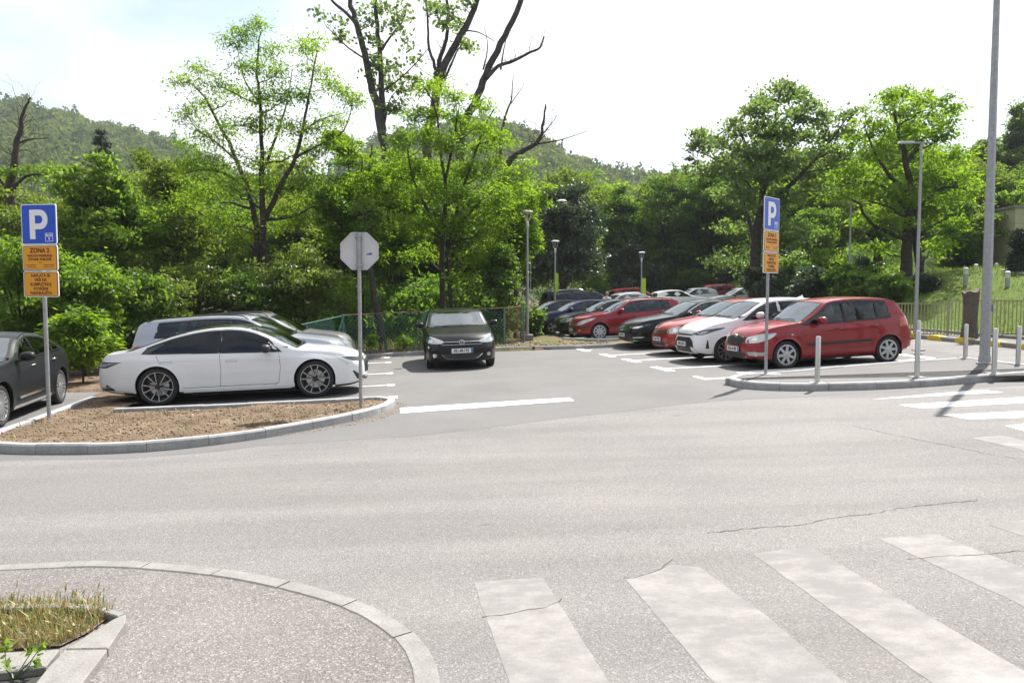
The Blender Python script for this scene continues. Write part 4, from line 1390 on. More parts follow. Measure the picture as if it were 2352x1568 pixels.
    for s, z in S.get('handles', []):
        for sg in (1, -1):
            p, n_ = sp(s, z, sg)
            h_ = MB()
            fwd = Vector((1, 0, 0))
            if S.get('flush_handles'):
                side_panel('door_handle', soft([(s - .10, z - .017), (s + .10, z - .013), (s + .10, z + .017), (s - .10, z + .013)], .014), sg, M['seam_grey'], .0012, .004, (1, 0))
                side_panel('door_handle', soft([(s - .094, z - .012), (s + .094, z - .008), (s + .094, z + .012), (s - .094, z + .008)], .011), sg, paint_m, .0022, .004, (1, 0))
                continue
            h_.tube([p + fwd * .09 + n_ * .004, p + fwd * .075 + n_ * .032, p - fwd * .075 + n_ * .032, p - fwd * .09 + n_ * .004], .013, 6)
            h_.build('door_handle', S.get('handle_mat', paint_m), root, True, sharp=60)
    # --- mirrors
    mz, ms = S['mirror']
    for sg in (1, -1):
        p, n_ = sp(ms, mz - .06, sg)
        c = Vector((p.x - .03, sg * (abs(p.y) + .155), mz + .02))
        mo = MB()
        prof = [(-.075, .45), (-.06, .8), (-.02, 1.0), (.03, 1.0), (.05, .93)]
        vs, fs = [], []
        for dx, k in prof:
            for t in range(12):
                a = 2 * math.pi * t / 12
                ca, sa = math.cos(a), math.sin(a)
                yy = math.copysign(abs(ca) ** .7, ca) * .115 * k; zz = math.copysign(abs(sa) ** .7, sa) * .078 * k
                vs.append(c + Vector((-dx * 1.0, yy, zz)))
        for i in range(len(prof) - 1):
            for t in range(12): fs.append((i * 12 + t, i * 12 + (t + 1) % 12, (i + 1) * 12 + (t + 1) % 12, (i + 1) * 12 + t))
        fs.append(tuple(range(11, -1, -1)))
        mo.add(vs, fs)
        hb = mo.build('wing_mirror', S.get('mirror_mat', paint_m), root, True, sharp=60)
        gl_ = MB().add([vs[4 * 12 + t] + Vector((.002, 0, 0)) for t in range(12)], [tuple(range(12))])
        gl_.build('mirror_glass', M['chrome'], hb)
        MB().tube([p + Vector((-.02, -sg * .02, -.01)), p + Vector((-.02, sg * .05, .03)), c + Vector((0, -sg * .06, -.03))], [.03, .026, .022], 6).build('mirror_arm', S.get('mirror_arm', M['black']), hb, True)
    # --- wipers
    wp = MB()
    for y0, y1 in ((.05, .55), (-.45, .12)):
        pts = []
        for k in range(6):
            t = k / 5
            y = y0 + (y1 - y0) * t
            s = ws0 + .02 + .06 * t
            pts.append(Pt(s, y, z_top(s, y) + .022))
        wp.tube(pts, .008, 4)
    wp.build('wiper', M['black'], root)
    # --- lamps, grilles and badges given per car
    for d in S.get('corner', []):
        nm, end, phi, mat, poly = d[:5]
        kw = d[5] if len(d) > 5 else {}
        for sg in (1, -1): corner_panel(nm, poly, end, sg, phi, mat, **kw)
    for d in S.get('face', []):
        nm, end, mat, poly = d[:4]
        kw = dict(d[4]) if len(d) > 4 else {}
        mir = kw.pop('mirror', False)
        face_panel(nm, poly, end, mat, **kw)
        if mir: face_panel(nm, [(-y, z) for y, z in poly], end, mat, **kw)
    # rails
    if S.get('rails'):
        r0, r1 = S['rails']
        for sg in (1, -1):
            pts = []
            for k, s in enumerate(np.linspace(r0, r1, 14)):
                yc = ctr(s)[6] - .05
                pts.append(Pt(s, sg * yc, z_top(s, yc) + (.045 if 0 < k < 13 else .0)))
            rb = MB().tube(pts, [.012] + [.017] * 12 + [.012], 6)
            rb.build('roof_rail', S.get('rail_mat', M['black']), root, True, sharp=60)
    if S.get('bars'):
        for s in S['bars']:
            yc = ctr(s)[6] - .02
            z = z_top(s, yc)
            MB().box((L / 2 - s, 0, z + .09), (.05, 2 * yc + .06, .03)).box((L / 2 - s, yc, z + .045), (.08, .05, .09)).box((L / 2 - s, -yc, z + .045), (.08, .05, .09)).build('roof_bar', M['black'], root)
    # number plate
    def plate(txt, end, z, tilt=0.0, y=0.0, blue=True):
        d = Vector((-1 if end == 'front' else 1, 0, 0))
        h = bvh.ray_cast(Vector((-d.x * 4, y, z)), d)
        x = max(abs(bvh.ray_cast(Vector((-d.x * 4, y + k, z), ), d)[0].x) for k in (0, .2, -.2)) + .012
        x = -d.x * x
        pb = MB().mat(0).box((0, 0, 0), (.016, .52, .112))
        if blue: pb.mat(1).box((-d.x * .001, .235 * -d.x, 0), (.0165, .045, .108))
        o = pb.build('number_plate', (M['plate'], M['plate_blue']), root)
        o.location = (x, y, z)
        tm = text_mesh(txt, .098, M['ink'], .003, .0008, .86)
        tm.transform(Matrix.Rotation(R(90), 4, 'X'))
        tm.transform(Matrix.Rotation(R(90) if end == 'front' else R(-90), 4, 'Z'))
        t = link('plate_lettering', tm, o)
        t.location = (-d.x * .0095, .02 * d.x, 0)
        MB().box((0, 0, 0), (.012, .55, .14)).build('plate_holder', M['black'], o).location = (d.x * .010, 0, -.004)
    if S.get('plate'): plate(S['plate'], 'front', S.get('plate_z', .42))
    ext = dict(root=root, Pt=Pt, sp=sp, z_top=z_top, ctr=ctr, bvh=bvh, face_panel=face_panel, side_panel=side_panel, strips=strips, L=L, W=W, soft=soft)
    return root, ext

def place_by_wheel(root, S, p, heading, which='front', side=1):
    """put the named wheel's contact point on ground point p"""
    q = S['fo'] if which == 'front' else S['fo'] + S['wb']
    lx, ly = S['L'] / 2 - q, side * (S['W'] / 2 - .03)
    c, s = math.cos(heading), math.sin(heading)
    x, y = p[0] - (c * lx - s * ly), p[1] - (s * lx + c * ly)
    place(root, x, y, heading)
def place(root, x, y, heading):
    n = Vector((-GB, -GC, 1)).normalized()
    fx = Vector((math.cos(heading), math.sin(heading), 0)); fx = (fx - n * fx.dot(n)).normalized()
    root.rotation_euler = Matrix((fx, n.cross(fx), n)).transposed().to_euler()
    root.location = on(x, y, 0.005)

M['lod_glass'] = pm('distant_car_glass', (0.02, 0.024, 0.028), 0.06, 0.0, 1.0)
M['seam_grey'] = pm('seam_grey', (0.12, 0.12, 0.13), 0.5)
P_white = paint('pearl_white_paint', (0.72, 0.73, 0.75), 0.0, .3, .02)
P_white2 = paint('white_paint', (0.74, 0.74, 0.75), 0.0, .3, .03)
P_black = paint('black_paint', (0.004, 0.004, 0.005), 0.0, .3, .004, .28)
P_dark = paint('anthracite_paint', (0.008, 0.010, 0.011), 0.0, .4, .005, .15)
P_red = paint('bright_red_paint', (0.25, 0.005, 0.011), 0.0, .3, .02)
P_redo = paint('tomato_red_paint', (0.30, 0.013, 0.007), 0.1, .32, .02)
P_redm = paint('wine_red_metallic', (0.25, 0.007, 0.014), 0.25, .35, .02)
P_silver = paint('silver_paint', (0.40, 0.43, 0.48), 0.3, .33, .03)
P_grey = paint('warm_grey_paint', (0.24, 0.245, 0.235), 0.4, .35, .04)
P_navy = paint('navy_paint', (0.006, 0.010, 0.055), 0.3, .3, .015, .4)
P_pass = paint('graphite_paint', (0.012, 0.012, 0.015), 0.5, .3, .012, .4)
P_green = paint('black_green_paint', (0.006, 0.011, 0.009), 0.3, .3, .015, .4)
P_navy2 = paint('faded_navy_paint', (0.012, 0.012, 0.03), 0.2, .35, .02, .4)
P_panroof = paint('black_glass_roof', (0.010, 0.011, 0.012), 0.0, .1, .02)
hd_row = R(180 + 10.4)
hd_left = R(10.0)
hd_out = R(-79.6)

# --- white saloon by the soil bed
S1 = dict(L=4.80, W=1.87, H=1.40, wb=2.77, fo=.95, R=.345, tw=.225, rim='ten_black', rimk=.79, rim_mats=(M['hubcap'], M['black'], M['alloy']), gap=.045,
    paint=P_white, roof_paint=P_panroof, roof_end=3.2, glass=M['tinted'], tum=.42, crown=.05,
    top=[(0, .68), (.05, .745), (.165, .805), (.59, .895), (1.15, .965), (1.35, 1.065), (1.6, 1.20), (1.9, 1.315), (2.2, 1.38), (2.5, 1.402), (2.75, 1.398), (3.0, 1.372), (3.43, 1.285), (3.7, 1.20), (4.0, 1.10), (4.33, 1.01), (4.6, .985), (4.73, .975), (4.785, .91), (4.80, .82)],
    belt=[(0, .60), (.2, .71), (.6, .78), (1.2, .845), (1.6, .875), (2.6, .90), (3.6, .925), (4.2, .935), (4.6, .925), (4.8, .79)],
    ws=(1.17, 2.03), rw=(3.22, 4.26), cab_end=3.9,
    sweep=.14, panes=[(1.50, 1.64, 2.625, 2.585, .018, .045), (2.643, 2.603, 3.96, 3.86, .018, .045)],
    seams=[[(1.58, .87), (1.56, .60), (1.60, .33), (1.68, .27)], [(2.63, .90), (2.61, .6), (2.64, .3)], [(3.72, .91), (3.64, .74), (3.44, .50), (3.30, .30)], [(1.63, .30), (3.28, .30)]],
    crease=[[(.9, .745), (2.4, .79), (4.4, .825)]],
    sill=[(1.38, .235), (3.28, .245)], sill_mat=P_white,
    handles=[(2.42, .755), (3.54, .78)], flush_handles=True, mirror=(.94, 1.74), mirror_mat=M['black'], mirror_arm=P_white,
    lean=[(0, .06), (.2, .02), (.35, 0), (.55, -.01), (.7, .03), (.8, .1), (1.2, .12)],
    corner=[('headlight', 'front', 48, M['lens_dark'], [(-.30, .615), (.12, .655), (.32, .73), (.10, .735), (-.28, .70)]),
            ('running_light', 'front', 48, M['lens_white'], [(.10, .62), (.22, .60), (.36, .735), (.30, .735)], dict(off=.008)),
            ('intake_blade', 'front', 50, M['black'], [(-.28, .28), (.02, .30), (.12, .46), (.10, .47), (-.04, .34), (-.28, .345)], dict(off=.006)),
            ('taillight', 'rear', 55, M['lens_dark'], [(-.2, .72), (.10, .72), (.36, .82), (-.2, .84)]),
            ('taillight_glow', 'rear', 55, M['lens'], [(.0, .75), (.10, .745), (.28, .805), (.02, .805)], dict(off=.008)),
            ('rear_reflector', 'rear', 55, M['lens_dark'], [(-.1, .32), (.22, .31), (.18, .36), (.08, .43), (.05, .37), (-.1, .37)])],
    face=[('grille', 'front', M['black'], [(-.52, .40), (.52, .40), (.60, .60), (.48, .70), (-.48, .70), (-.60, .60)]),
          ('lower_intake', 'front', M['black'], [(-.55, .22), (.55, .22), (.6, .30), (-.6, .30)])], plate='T41-A-607', plate_z=.47, rear_seat=True)
c1, e1 = car('saloon_car', 'long white saloon with black spoked wheels beside the soil bed', S1, 'cars parked in the left stalls')
gs = MB()
for k in range(7):
    z = .43 + .035 * k
    for y0, y1 in ((-.50, .50),):
        h = [e1['bvh'].ray_cast(Vector((4, y, z)), Vector((-1, 0, 0)))[0] for y in np.linspace(y0, y1, 9)]
        gs.tube([p + Vector((.012, 0, 0)) for p in h], .006, 4)
gs.build('grille_bars', M['chrome'], c1)
fw_, rw_ = G(725, 914), G(368, 931)
ctrp = (fw_ + rw_) / 2
hd1 = math.atan2(fw_.y - rw_.y, fw_.x - rw_.x)
hd1 = hd_left
nrm1 = Vector((-math.sin(hd1), math.cos(hd1), 0))
xm = S1['L'] / 2 - S1['fo'] - S1['wb'] / 2
place(c1, ctrp.x - math.cos(hd1) * xm + nrm1.x * (S1['W'] / 2 - .03), ctrp.y - math.sin(hd1) * xm + nrm1.y * (S1['W'] / 2 - .03), hd1)

# --- silver wagon and grey wagon in the next stalls
def wagon(L, W, H, wb, fo, Rr, paint_, **kw):
    k = H / 1.60
    S = dict(L=L, W=W, H=H, wb=wb, fo=fo, R=Rr, paint=paint_, tum=.30, crown=.05,
        top=[(0, .72 * k), (.05, .83 * k), (.2, .93 * k), (.55, 1.00 * k), (.95, 1.06 * k), (1.15, 1.10 * k), (1.35, 1.20 * k), (1.8, 1.44 * k), (2.05, 1.53 * k), (2.4, 1.585 * k), (2.9, 1.60 * k), (3.6, 1.575 * k), (L - .5, 1.53 * k), (L - .36, 1.50 * k), (L - .28, 1.42 * k), (L - .12, 1.12 * k), (L - .06, .98 * k), (L, .88 * k)],
        belt=[(0, .64 * k), (.2, .78 * k), (.6, .90 * k), (1.1, .98 * k), (1.6, 1.01 * k), (2.8, 1.05 * k), (L - .7, 1.12 * k), (L - .2, 1.05 * k), (L, .80 * k)],
        ws=(1.15, 1.98), rw=(L - .30, L - .10), cab_end=L - .45,
        panes=[(1.50, 1.61, 2.445, 2.405), (2.465, 2.425, 3.405, 3.325), (3.425, 3.345, L - .68, L - .78)],
        seams=[[(1.40, .98 * k), (1.40, .5), (1.5, .3)], [(2.46, 1.03 * k), (2.45, .6), (2.47, .3)], [(3.42, 1.08 * k), (3.4, .8), (3.2, .45)]],
        handles=[(2.25, .90 * k), (3.2, .93 * k)], mirror=(1.12 * k, 1.55), rails=(2.0, L - .5),
        corner=[('headlight', 'front', 42, M['lens'], [(-.30, .66 * k), (.16, .70 * k), (.34, .84 * k), (.10, .86 * k), (-.28, .78 * k)]),
                ('taillight', 'rear', 45, M['red_lens'], [(-.28, .84 * k), (.36, .88 * k), (.40, .98 * k), (-.28, .98 * k)])],
        face=[('grille', 'front', M['black'], [(-.4, .52 * k), (.4, .52 * k), (.46, .74 * k), (-.46, .74 * k)]), ('lower_intake', 'front', M['black'], [(-.5, .26), (.5, .26), (.55, .40), (-.55, .40)])])
    S.update(kw)
    return S
S2 = wagon(4.72, 1.84, 1.57, 2.66, .93, .345, P_silver, rim='spokes5', plate=None)
c2, _ = car('estate_car', 'silver estate with black roof rails half hidden behind the white saloon', S2, 'cars parked in the left stalls')
pitch_l = Vector((-0.18, 0.984)) * 2.55
place(c2, c1.location.x + pitch_l.x - .40, c1.location.y + pitch_l.y, hd_left)
S3 = wagon(4.55, 1.82, 1.58, 2.65, .93, .345, P_grey, rim='spokes5')
c3, _ = car('estate_car', 'warm grey high roofed estate farthest from the soil bed', S3, 'cars parked in the left stalls')
place(c3, c1.location.x + pitch_l.x * 2 - .25, c1.location.y + pitch_l.y * 2, hd_left)

# --- dark saloon cropped by the left edge
S4 = dict(L=4.78, W=1.86, H=1.46, wb=2.81, fo=1.06, R=.335, tw=.21, rim='fins', rimk=.72, paint=P_dark, tum=.40, crown=.05, gap=.05, chrome_dlo=True,
    top=[(0, .66), (.05, .75), (.25, .84), (.6, .91), (1.1, .985), (1.4, 1.03), (1.6, 1.10), (2.1, 1.34), (2.4, 1.425), (2.75, 1.462), (3.1, 1.45), (3.5, 1.38), (3.9, 1.25), (4.2, 1.14), (4.4, 1.075), (4.6, 1.05), (4.70, 1.02), (4.76, .93), (4.78, .80)],
    belt=[(0, .60), (.2, .72), (.7, .82), (1.3, .91), (1.8, .945), (2.8, .98), (3.8, 1.02), (4.3, 1.03), (4.6, .98), (4.78, .78)],
    ws=(1.40, 2.26), rw=(3.45, 4.28), cab_end=3.9,
    panes=[(1.78, 1.92, 2.68, 2.62, .022, .05), (2.74, 2.68, 3.56, 3.50, .022, .05), (3.61, 3.55, 3.98, 3.92, .022, .05)],
    seams=[[(1.66, .93), (1.64, .6), (1.72, .3)], [(2.70, .97), (2.69, .6), (2.72, .3)], [(3.72, 1.0), (3.66, .82), (3.42, .55), (3.3, .32)]],
    handles=[(2.46, .86), (3.52, .89)], handle_mat=M['chrome'], mirror=(1.02, 1.80), moulding=[(1.75, .37), (3.28, .40)], moulding_mat=M['chrome'], moulding_w=.04,
    sill=[(1.5, .235), (3.3, .25)], sill_mat=M['chrome'],
    corner=[('headlight', 'front', 45, M['lens'], [(-.25, .64), (.2, .68), (.40, .80), (.05, .80), (-.25, .74)]), ('taillight', 'rear', 50, M['red_lens'], [(-.2, .80), (.15, .80), (.30, .97), (-.1, .97)])])
c4, _ = car('saloon_car', 'glossy dark grey saloon cut off by the left picture edge behind the parking sign', S4)
place_by_wheel(c4, S4, G(143, 926), R(-75), 'rear', 1)

# --- black hatchback driving out
def hatch(L=4.20, W=1.78, H=1.48, wb=2.575, fo=.88, Rr=.315, paint_=None, **kw):
    S = dict(L=L, W=W, H=H, wb=wb, fo=fo, R=Rr, paint=paint_, tum=.34, crown=.055,
        top=[(0, .68), (.05, .765), (.2, .85), (.6, .935), (1.0, 1.0), (1.18, 1.035), (1.4, 1.14), (1.85, 1.36), (2.1, 1.435), (2.4, 1.475), (2.7, 1.482), (3.3, 1.45), (3.72, 1.38), (3.84, 1.32), (4.0, 1.12), (4.1, .98), (4.16, .9), (4.20, .80)],
        belt=[(0, .61), (.2, .735), (.6, .84), (1.1, .925), (1.6, .96), (2.6, .985), (3.5, 1.03), (3.9, 1.02), (4.2, .76)],
        ws=(1.16, 1.98), rw=(3.86, 4.06), cab_end=3.7,
        panes=[(1.40, 1.54, 2.52, 2.47), (2.54, 2.49, 3.45, 3.30)],
        seams=[[(1.36, .94), (1.34, .6), (1.42, .3)], [(2.54, .98), (2.53, .6), (2.56, .3)], [(3.40, 1.0), (3.36, .8), (3.15, .5)]],
        handles=[(2.34, .86), (3.24, .89)], mirror=(1.05, 1.55))
    S.update(kw)
    return S
S5 = hatch(paint_=P_black, rim='spokes5', plate='021-M-192', plate_z=.475, bulge=.16,
    corner=[('headlight', 'front', 26, M['lens'], [(-.19, .645), (.16, .65), (.36, .70), (.40, .80), (.24, .835), (.02, .775), (-.18, .71)], dict(r=.05)),
            ('headlight_bulb', 'front', 26, M['chrome'], [(.10, .68), (.22, .68), (.24, .77), (.12, .76)], dict(off=.008, r=.05))],
    face=[('grille', 'front', M['black'], [(-.50, .615), (.50, .615), (.53, .70), (-.53, .70)], dict(r=.02)),
          ('lower_intake', 'front', M['black'], [(-.42, .25), (.42, .25), (.52, .40), (-.52, .40)], dict(r=.05)),
          ('fog_light', 'front', M['lens'], [(.66 + .05 * math.cos(a), .365 + .05 * math.sin(a)) for a in np.linspace(0, 6.0, 12)], dict(mirror=True, off=.006))])
c5, e5 = car('hatchback_car', 'black hatchback driving out of the car park towards the road', S5)
def front_line(e, y0, y1, zf, off=.012, n=15):
    return [e['bvh'].ray_cast(Vector((4, y, zf(y))), Vector((-1, 0, 0)))[0] + Vector((off, 0, 0)) for y in np.linspace(y0, y1, n)]
MB().tube(front_line(e5, -.49, .49, lambda y: .690), .007, 4).build('grille_bar', M['alloy'], c5)
MB().tube(front_line(e5, -.49, .49, lambda y: .655), .009, 4).build('grille_bar', P_black, c5)
MB().tube(front_line(e5, -.49, .49, lambda y: .62), .006, 4).build('grille_bar', M['alloy'], c5)
MB().tube(front_line(e5, -.50, .50, lambda y: .265 + .12 * (abs(y) / .5) ** 5), .006, 4).build('intake_trim', M['chrome'], c5)
# ring badge with two letters one over the other
bx = e5['bvh'].ray_cast(Vector((4, 0, .665)), Vector((-1, 0, 0)))[0]
bd = MB().mat(0).lathe([(.070, -.01), (.070, .008), (.064, .014), (.058, .008), (.058, -.01)], 28, 'x').mat(1).lathe([(.058, .0), (.0, .002)], 28, 'x')
def stroke(pts, z_up=1):
    for (y0, z0), (y1, z1) in zip(pts, pts[1:]):
        bd.mat(0).tube([(.008, y0, z0), (.008, y1, z1)], .0058, 4)
stroke([(-.022, .052), (0, .010), (.022, .052)])
stroke([(-.052, .022), (-.026, -.048), (0, .002), (.026, -.048), (.052, .022)])
o = bd.build('round_badge', (M['chrome'], M['black']), c5); o.location = (bx.x + .012, 0, .665)
pL, pR = G(1000, 842), G(1126, 842)
mid = (pL + pR) / 2
place(c5, mid.x - math.cos(hd_out) * (S5['L'] / 2 - S5['fo']), mid.y - math.sin(hd_out) * (S5['L'] / 2 - S5['fo']), R(-82))

# --- the right-hand row, nearest first
S6 = dict(L=3.99, W=1.65, H=1.50, wb=2.465, fo=.82, R=.30, tw=.185, rim='hub7', rimk=.74, rim_mats=(M['hubcap'], M['black'], M['hubcap']), paint=P_red, tum=.26, crown=.05, grey_seats=True,
    top=[(0, .66), (.04, .745), (.15, .83), (.45, .92), (.8, .985), (1.0, 1.02), (1.2, 1.13), (1.6, 1.37), (1.78, 1.445), (2.0, 1.478), (2.5, 1.50), (3.0, 1.485), (3.35, 1.455), (3.50, 1.425), (3.58, 1.365), (3.72, 1.225), (3.85, 1.09), (3.93, 1.01), (3.97, .95), (3.99, .84)],
    plan=[(0, .66), (.04, .76), (.12, .855), (.28, .925), (.55, .965), (1.0, .99), (1.6, 1.0), (2.9, 1.0), (3.5, .985), (3.8, .955), (3.93, .91), (3.99, .85)],
    belt=[(0, .60), (.15, .70), (.5, .83), (1.0, .905), (1.4, .925), (2.4, .955), (3.2, 1.0), (3.7, 1.04), (3.92, .97), (3.99, .80)],
    ws=(.99, 1.70), rw=(3.56, 3.86), cab_end=3.5,
    panes=[(1.14, 1.44, 2.19, 2.17, .012, .05), (2.21, 2.19, 3.02, 2.99, .012, .05), (3.05, 3.02, 3.36, 3.27, .012, .05)],
    seams=[[(1.22, .95), (1.20, .6), (1.26, .3)], [(2.21, .98), (2.21, .6), (2.23, .3)], [(3.06, 1.0), (3.04, .8), (2.86, .5)]],
    handles=[(2.05, .82), (2.92, .85)], mirror=(1.0, 1.50), moulding=[(1.32, .50), (2.86, .535)], moulding_w=.05, arch_mat=P_red,
    corner=[('headlight', 'front', 38, M['lens_white'], [(-.20, .57), (.10, .575), (.34, .66), (.44, .78), (.16, .77), (-.16, .69)], dict(r=.05)),
            ('headlight_bulb', 'front', 38, M['chrome'], [(-.05, .62), (.08, .62), (.10, .70), (-.03, .69)], dict(off=.008, r=.05)),
            ('fog_light', 'front', 38, M['lens'], [(-.10, .30), (.22, .30), (.26, .37), (-.12, .385)], dict(r=.02)),
            ('side_repeater', 'front', 80, M['lens_white'], [(.68, .72), (.72, .72), (.72, .745), (.68, .745)], dict(r=.01)),
            ('taillight', 'rear', 55, M['red_lens'], [(-.05, .80), (.33, .80), (.27, 1.0), (.05, 1.04)], dict(r=.05))],
    face=[('grille', 'front', M['black'], [(-.33, .53), (.33, .53), (.40, .68), (.30, .715), (-.30, .715), (-.40, .68)]),
          ('lower_intake', 'front', M['black'], [(-.44, .25), (.44, .25), (.50, .35), (-.50, .35)], dict(r=.04))], plate='K33-A-382', plate_z=.43)
c6, e6 = car('hatchback_car', 'bright red hatchback with grey wheel covers beside the bollard island', S6, 'cars parked in the right stalls')
MB().tube(front_line(e6, -.33, .33, lambda y: .718 - .04 * (abs(y) / .36) ** 3), .012, 5).build('grille_trim', M['chrome'], c6)
place_by_wheel(c6, S6, G(1807, 847), hd_row, 'front', 1)
o = MB().lathe([(.045, -.006), (.045, .004), (.03, .008), (0, .008)], 20, 'x').build('round_badge', M['alloy'], c6)
o.location = e6['bvh'].ray_cast(Vector((4, 0, .70)), Vector((-1, 0, 0)))[0] + Vector((.014, 0, 0))

S7 = dict(L=3.94, W=1.695, H=1.51, wb=2.51, fo=.76, R=.30, tw=.19, rim='spokes10', rimk=.74, rim_mats=(M['alloy'], M['black'], M['alloy']), paint=P_white2, tum=.36, crown=.055,
    top=[(0, .72), (.04, .80), (.15, .875), (.4, .96), (.7, 1.03), (.88, 1.075), (1.1, 1.18), (1.55, 1.40), (1.8, 1.465), (2.1, 1.50), (2.5, 1.51), (3.1, 1.48), (3.5, 1.43), (3.62, 1.38), (3.74, 1.18), (3.84, 1.03), (3.9, .95), (3.94, .80)],
    belt=[(0, .62), (.15, .74), (.5, .86), (1.0, .955), (1.5, .99), (2.4, 1.03), (3.2, 1.10), (3.6, 1.09), (3.94, .75)],
    ws=(.88, 1.68), rw=(3.64, 3.80), cab_end=3.4, glass=M['tinted'],
    panes=[(1.12, 1.30, 2.14, 2.10, .03, .05), (2.22, 2.18, 3.05, 2.85, .03, .05)],
    seams=[[(1.25, .96), (1.22, .6), (1.28, .3)], [(2.18, 1.02), (2.18, .6), (2.2, .3)]], handles=[(2.02, .90), (2.85, .94)], mirror=(1.09, 1.42),
    lean=[(0, .08), (.25, .03), (.42, -.01), (.6, .02), (.75, .06), (1.2, .1)],
    corner=[('headlight', 'front', 42, M['lens_dark'], [(-.22, .67), (.10, .685), (.52, .83), (.50, .85), (.10, .80), (-.20, .725)], dict(r=.02)),
            ('headlight_bulb', 'front', 42, M['lens'], [(-.02, .70), (.12, .71), (.24, .78), (.06, .765)], dict(off=.008)),
            ('fog_light', 'front', 46, M['black'], [(.14, .36), (.22, .36), (.20, .56), (.18, .57)], dict(r=.02))],
    face=[('grille', 'front', M['black'], [(-.60, .26), (.60, .26), (.50, .52), (.36, .62), (-.36, .62), (-.50, .52)]),
          ('upper_grille', 'front', M['black'], [(-.4, .665), (.4, .665), (.42, .70), (-.42, .70)])], plate='A81-J-265', plate_z=.46)
c7, e7 = car('hatchback_car', 'white small hatchback between the two red hatchbacks', S7, 'cars parked in the right stalls')
sf = MB()
fp = e7['Pt'](3.2, 0, e7['z_top'](3.2, 0))
sf.add([fp + Vector((.10, -.025, 0)), fp + Vector((.10, .025, 0)), fp + Vector((-.08, .03, -.01)), fp + Vector((-.08, -.03, -.01)), fp + Vector((-.06, 0, .075)), fp + Vector((-.01, 0, .05))], [(0, 1, 5), (1, 2, 4, 5), (2, 3, 4), (3, 0, 5, 4)])
sf.build('roof_fin', P_white2, c7, True)
place_by_wheel(c7, S7, G(1669, 834), hd_row, 'front', 1)

S8 = hatch(paint_=P_redo, rim='spokes5', plate='E52-T-327', plate_z=.44,
    corner=[('headlight', 'front', 34, M['lens'], [(-.20, .60), (.10, .60), (.34, .66), (.40, .79), (.14, .80), (-.16, .72)], dict(r=.06)),
            ('headlight_bulb', 'front', 34, M['chrome'], [(.0, .64), (.14, .64), (.16, .75), (.02, .74)], dict(off=.008, r=.05))],
    face=[('grille', 'front', M['black'], [(-.40, .56), (.40, .56), (.46, .71), (-.46, .71)]), ('lower_intake', 'front', M['black'], [(-.62, .26), (.62, .26), (.62, .36), (-.62, .36)])])
c8, e8 = car('hatchback_car', 'orange red hatchback between the white and the graphite car', S8, 'cars parked in the right stalls')
for z in (.60, .64, .68): MB().tube(front_line(e8, -.40, .40, lambda y: z), .009, 4).build('grille_bar', P_redo, c8)
S9 = dict(L=4.77, W=1.83, H=1.47, wb=2.79, fo=.90, R=.335, rim='spokes7', paint=P_pass, tum=.38, crown=.05, chrome_dlo=True,
    top=[(0, .69), (.05, .77), (.2, .85), (.6, .925), (1.1, .99), (1.32, 1.03), (1.5, 1.11), (2.0, 1.34), (2.3, 1.425), (2.6, 1.462), (3.0, 1.46), (3.5, 1.38), (3.9, 1.24), (4.15, 1.14), (4.35, 1.10), (4.6, 1.08), (4.72, 1.05), (4.77, .92)],
    belt=[(0, .62), (.2, .74), (.7, .83), (1.3, .91), (2.0, .945), (3.0, .98), (4.0, 1.02), (4.5, 1.0), (4.77, .86)],
    ws=(1.31, 2.16), rw=(3.4, 4.1), cab_end=3.8, panes=[(1.66, 1.80, 2.58, 2.53, .022, .05), (2.64, 2.60, 3.45, 3.40, .022, .05), (3.5, 3.45, 3.8, 3.72, .022, .05)],
    seams=[[(1.55, .92), (1.53, .6), (1.6, .3)], [(2.61, .96), (2.6, .6), (2.63, .3)]], handles=[(2.42, .85), (3.4, .87)], mirror=(1.0, 1.72), plate='J74-K-918', plate_z=.43,
    corner=[('headlight', 'front', 36, M['lens_dark'], [(-.24, .62), (.12, .63), (.44, .74), (.40, .78), (.0, .73), (-.24, .70)], dict(r=.02)),
            ('headlight_bulb', 'front', 36, M['chrome'], [(-.22, .635), (.10, .645), (.26, .70), (.22, .715), (.0, .685), (-.22, .66)], dict(off=.008, r=.01)),
            ('fog_light', 'front', 36, M['lens_white'], [(-.05, .34), (.26, .36), (.28, .385), (-.05, .375)], dict(r=.01))],
    face=[('grille', 'front', M['black'], [(-.50, .54), (.50, .54), (.54, .72), (-.54, .72)]), ('lower_intake', 'front', M['black'], [(-.66, .25), (.66, .25), (.66, .36), (-.66, .36)])])
c9, e9 = car('saloon_car', 'graphite saloon with chrome lined grille behind the back kerb corner', S9, 'cars parked in the right stalls')
for z in (.565, .61, .655, .70): MB().tube(front_line(e9, -.5, .5, lambda y: z), .007, 4).build('grille_bar', M['chrome'], c9)
MB().tube(front_line(e9, -.78, .78, lambda y: .262, .012), .009, 4).build('bumper_chrome', M['chrome'], c9)
# front-left bumper corners seen in the photograph give the noses
def place_by_nose(root, S, p, heading, y=0.35):
    lx, ly = S['L'] / 2 - .03, S['W'] * y
    c, s = math.cos(heading), math.sin(heading)
    place(root, p[0] - (c * lx - s * ly), p[1] - (s * lx + c * ly), heading)
place_by_nose(c8, S8, G(1534, 818), hd_row)
place_by_nose(c9, S9, G(1449, 803), hd_row)

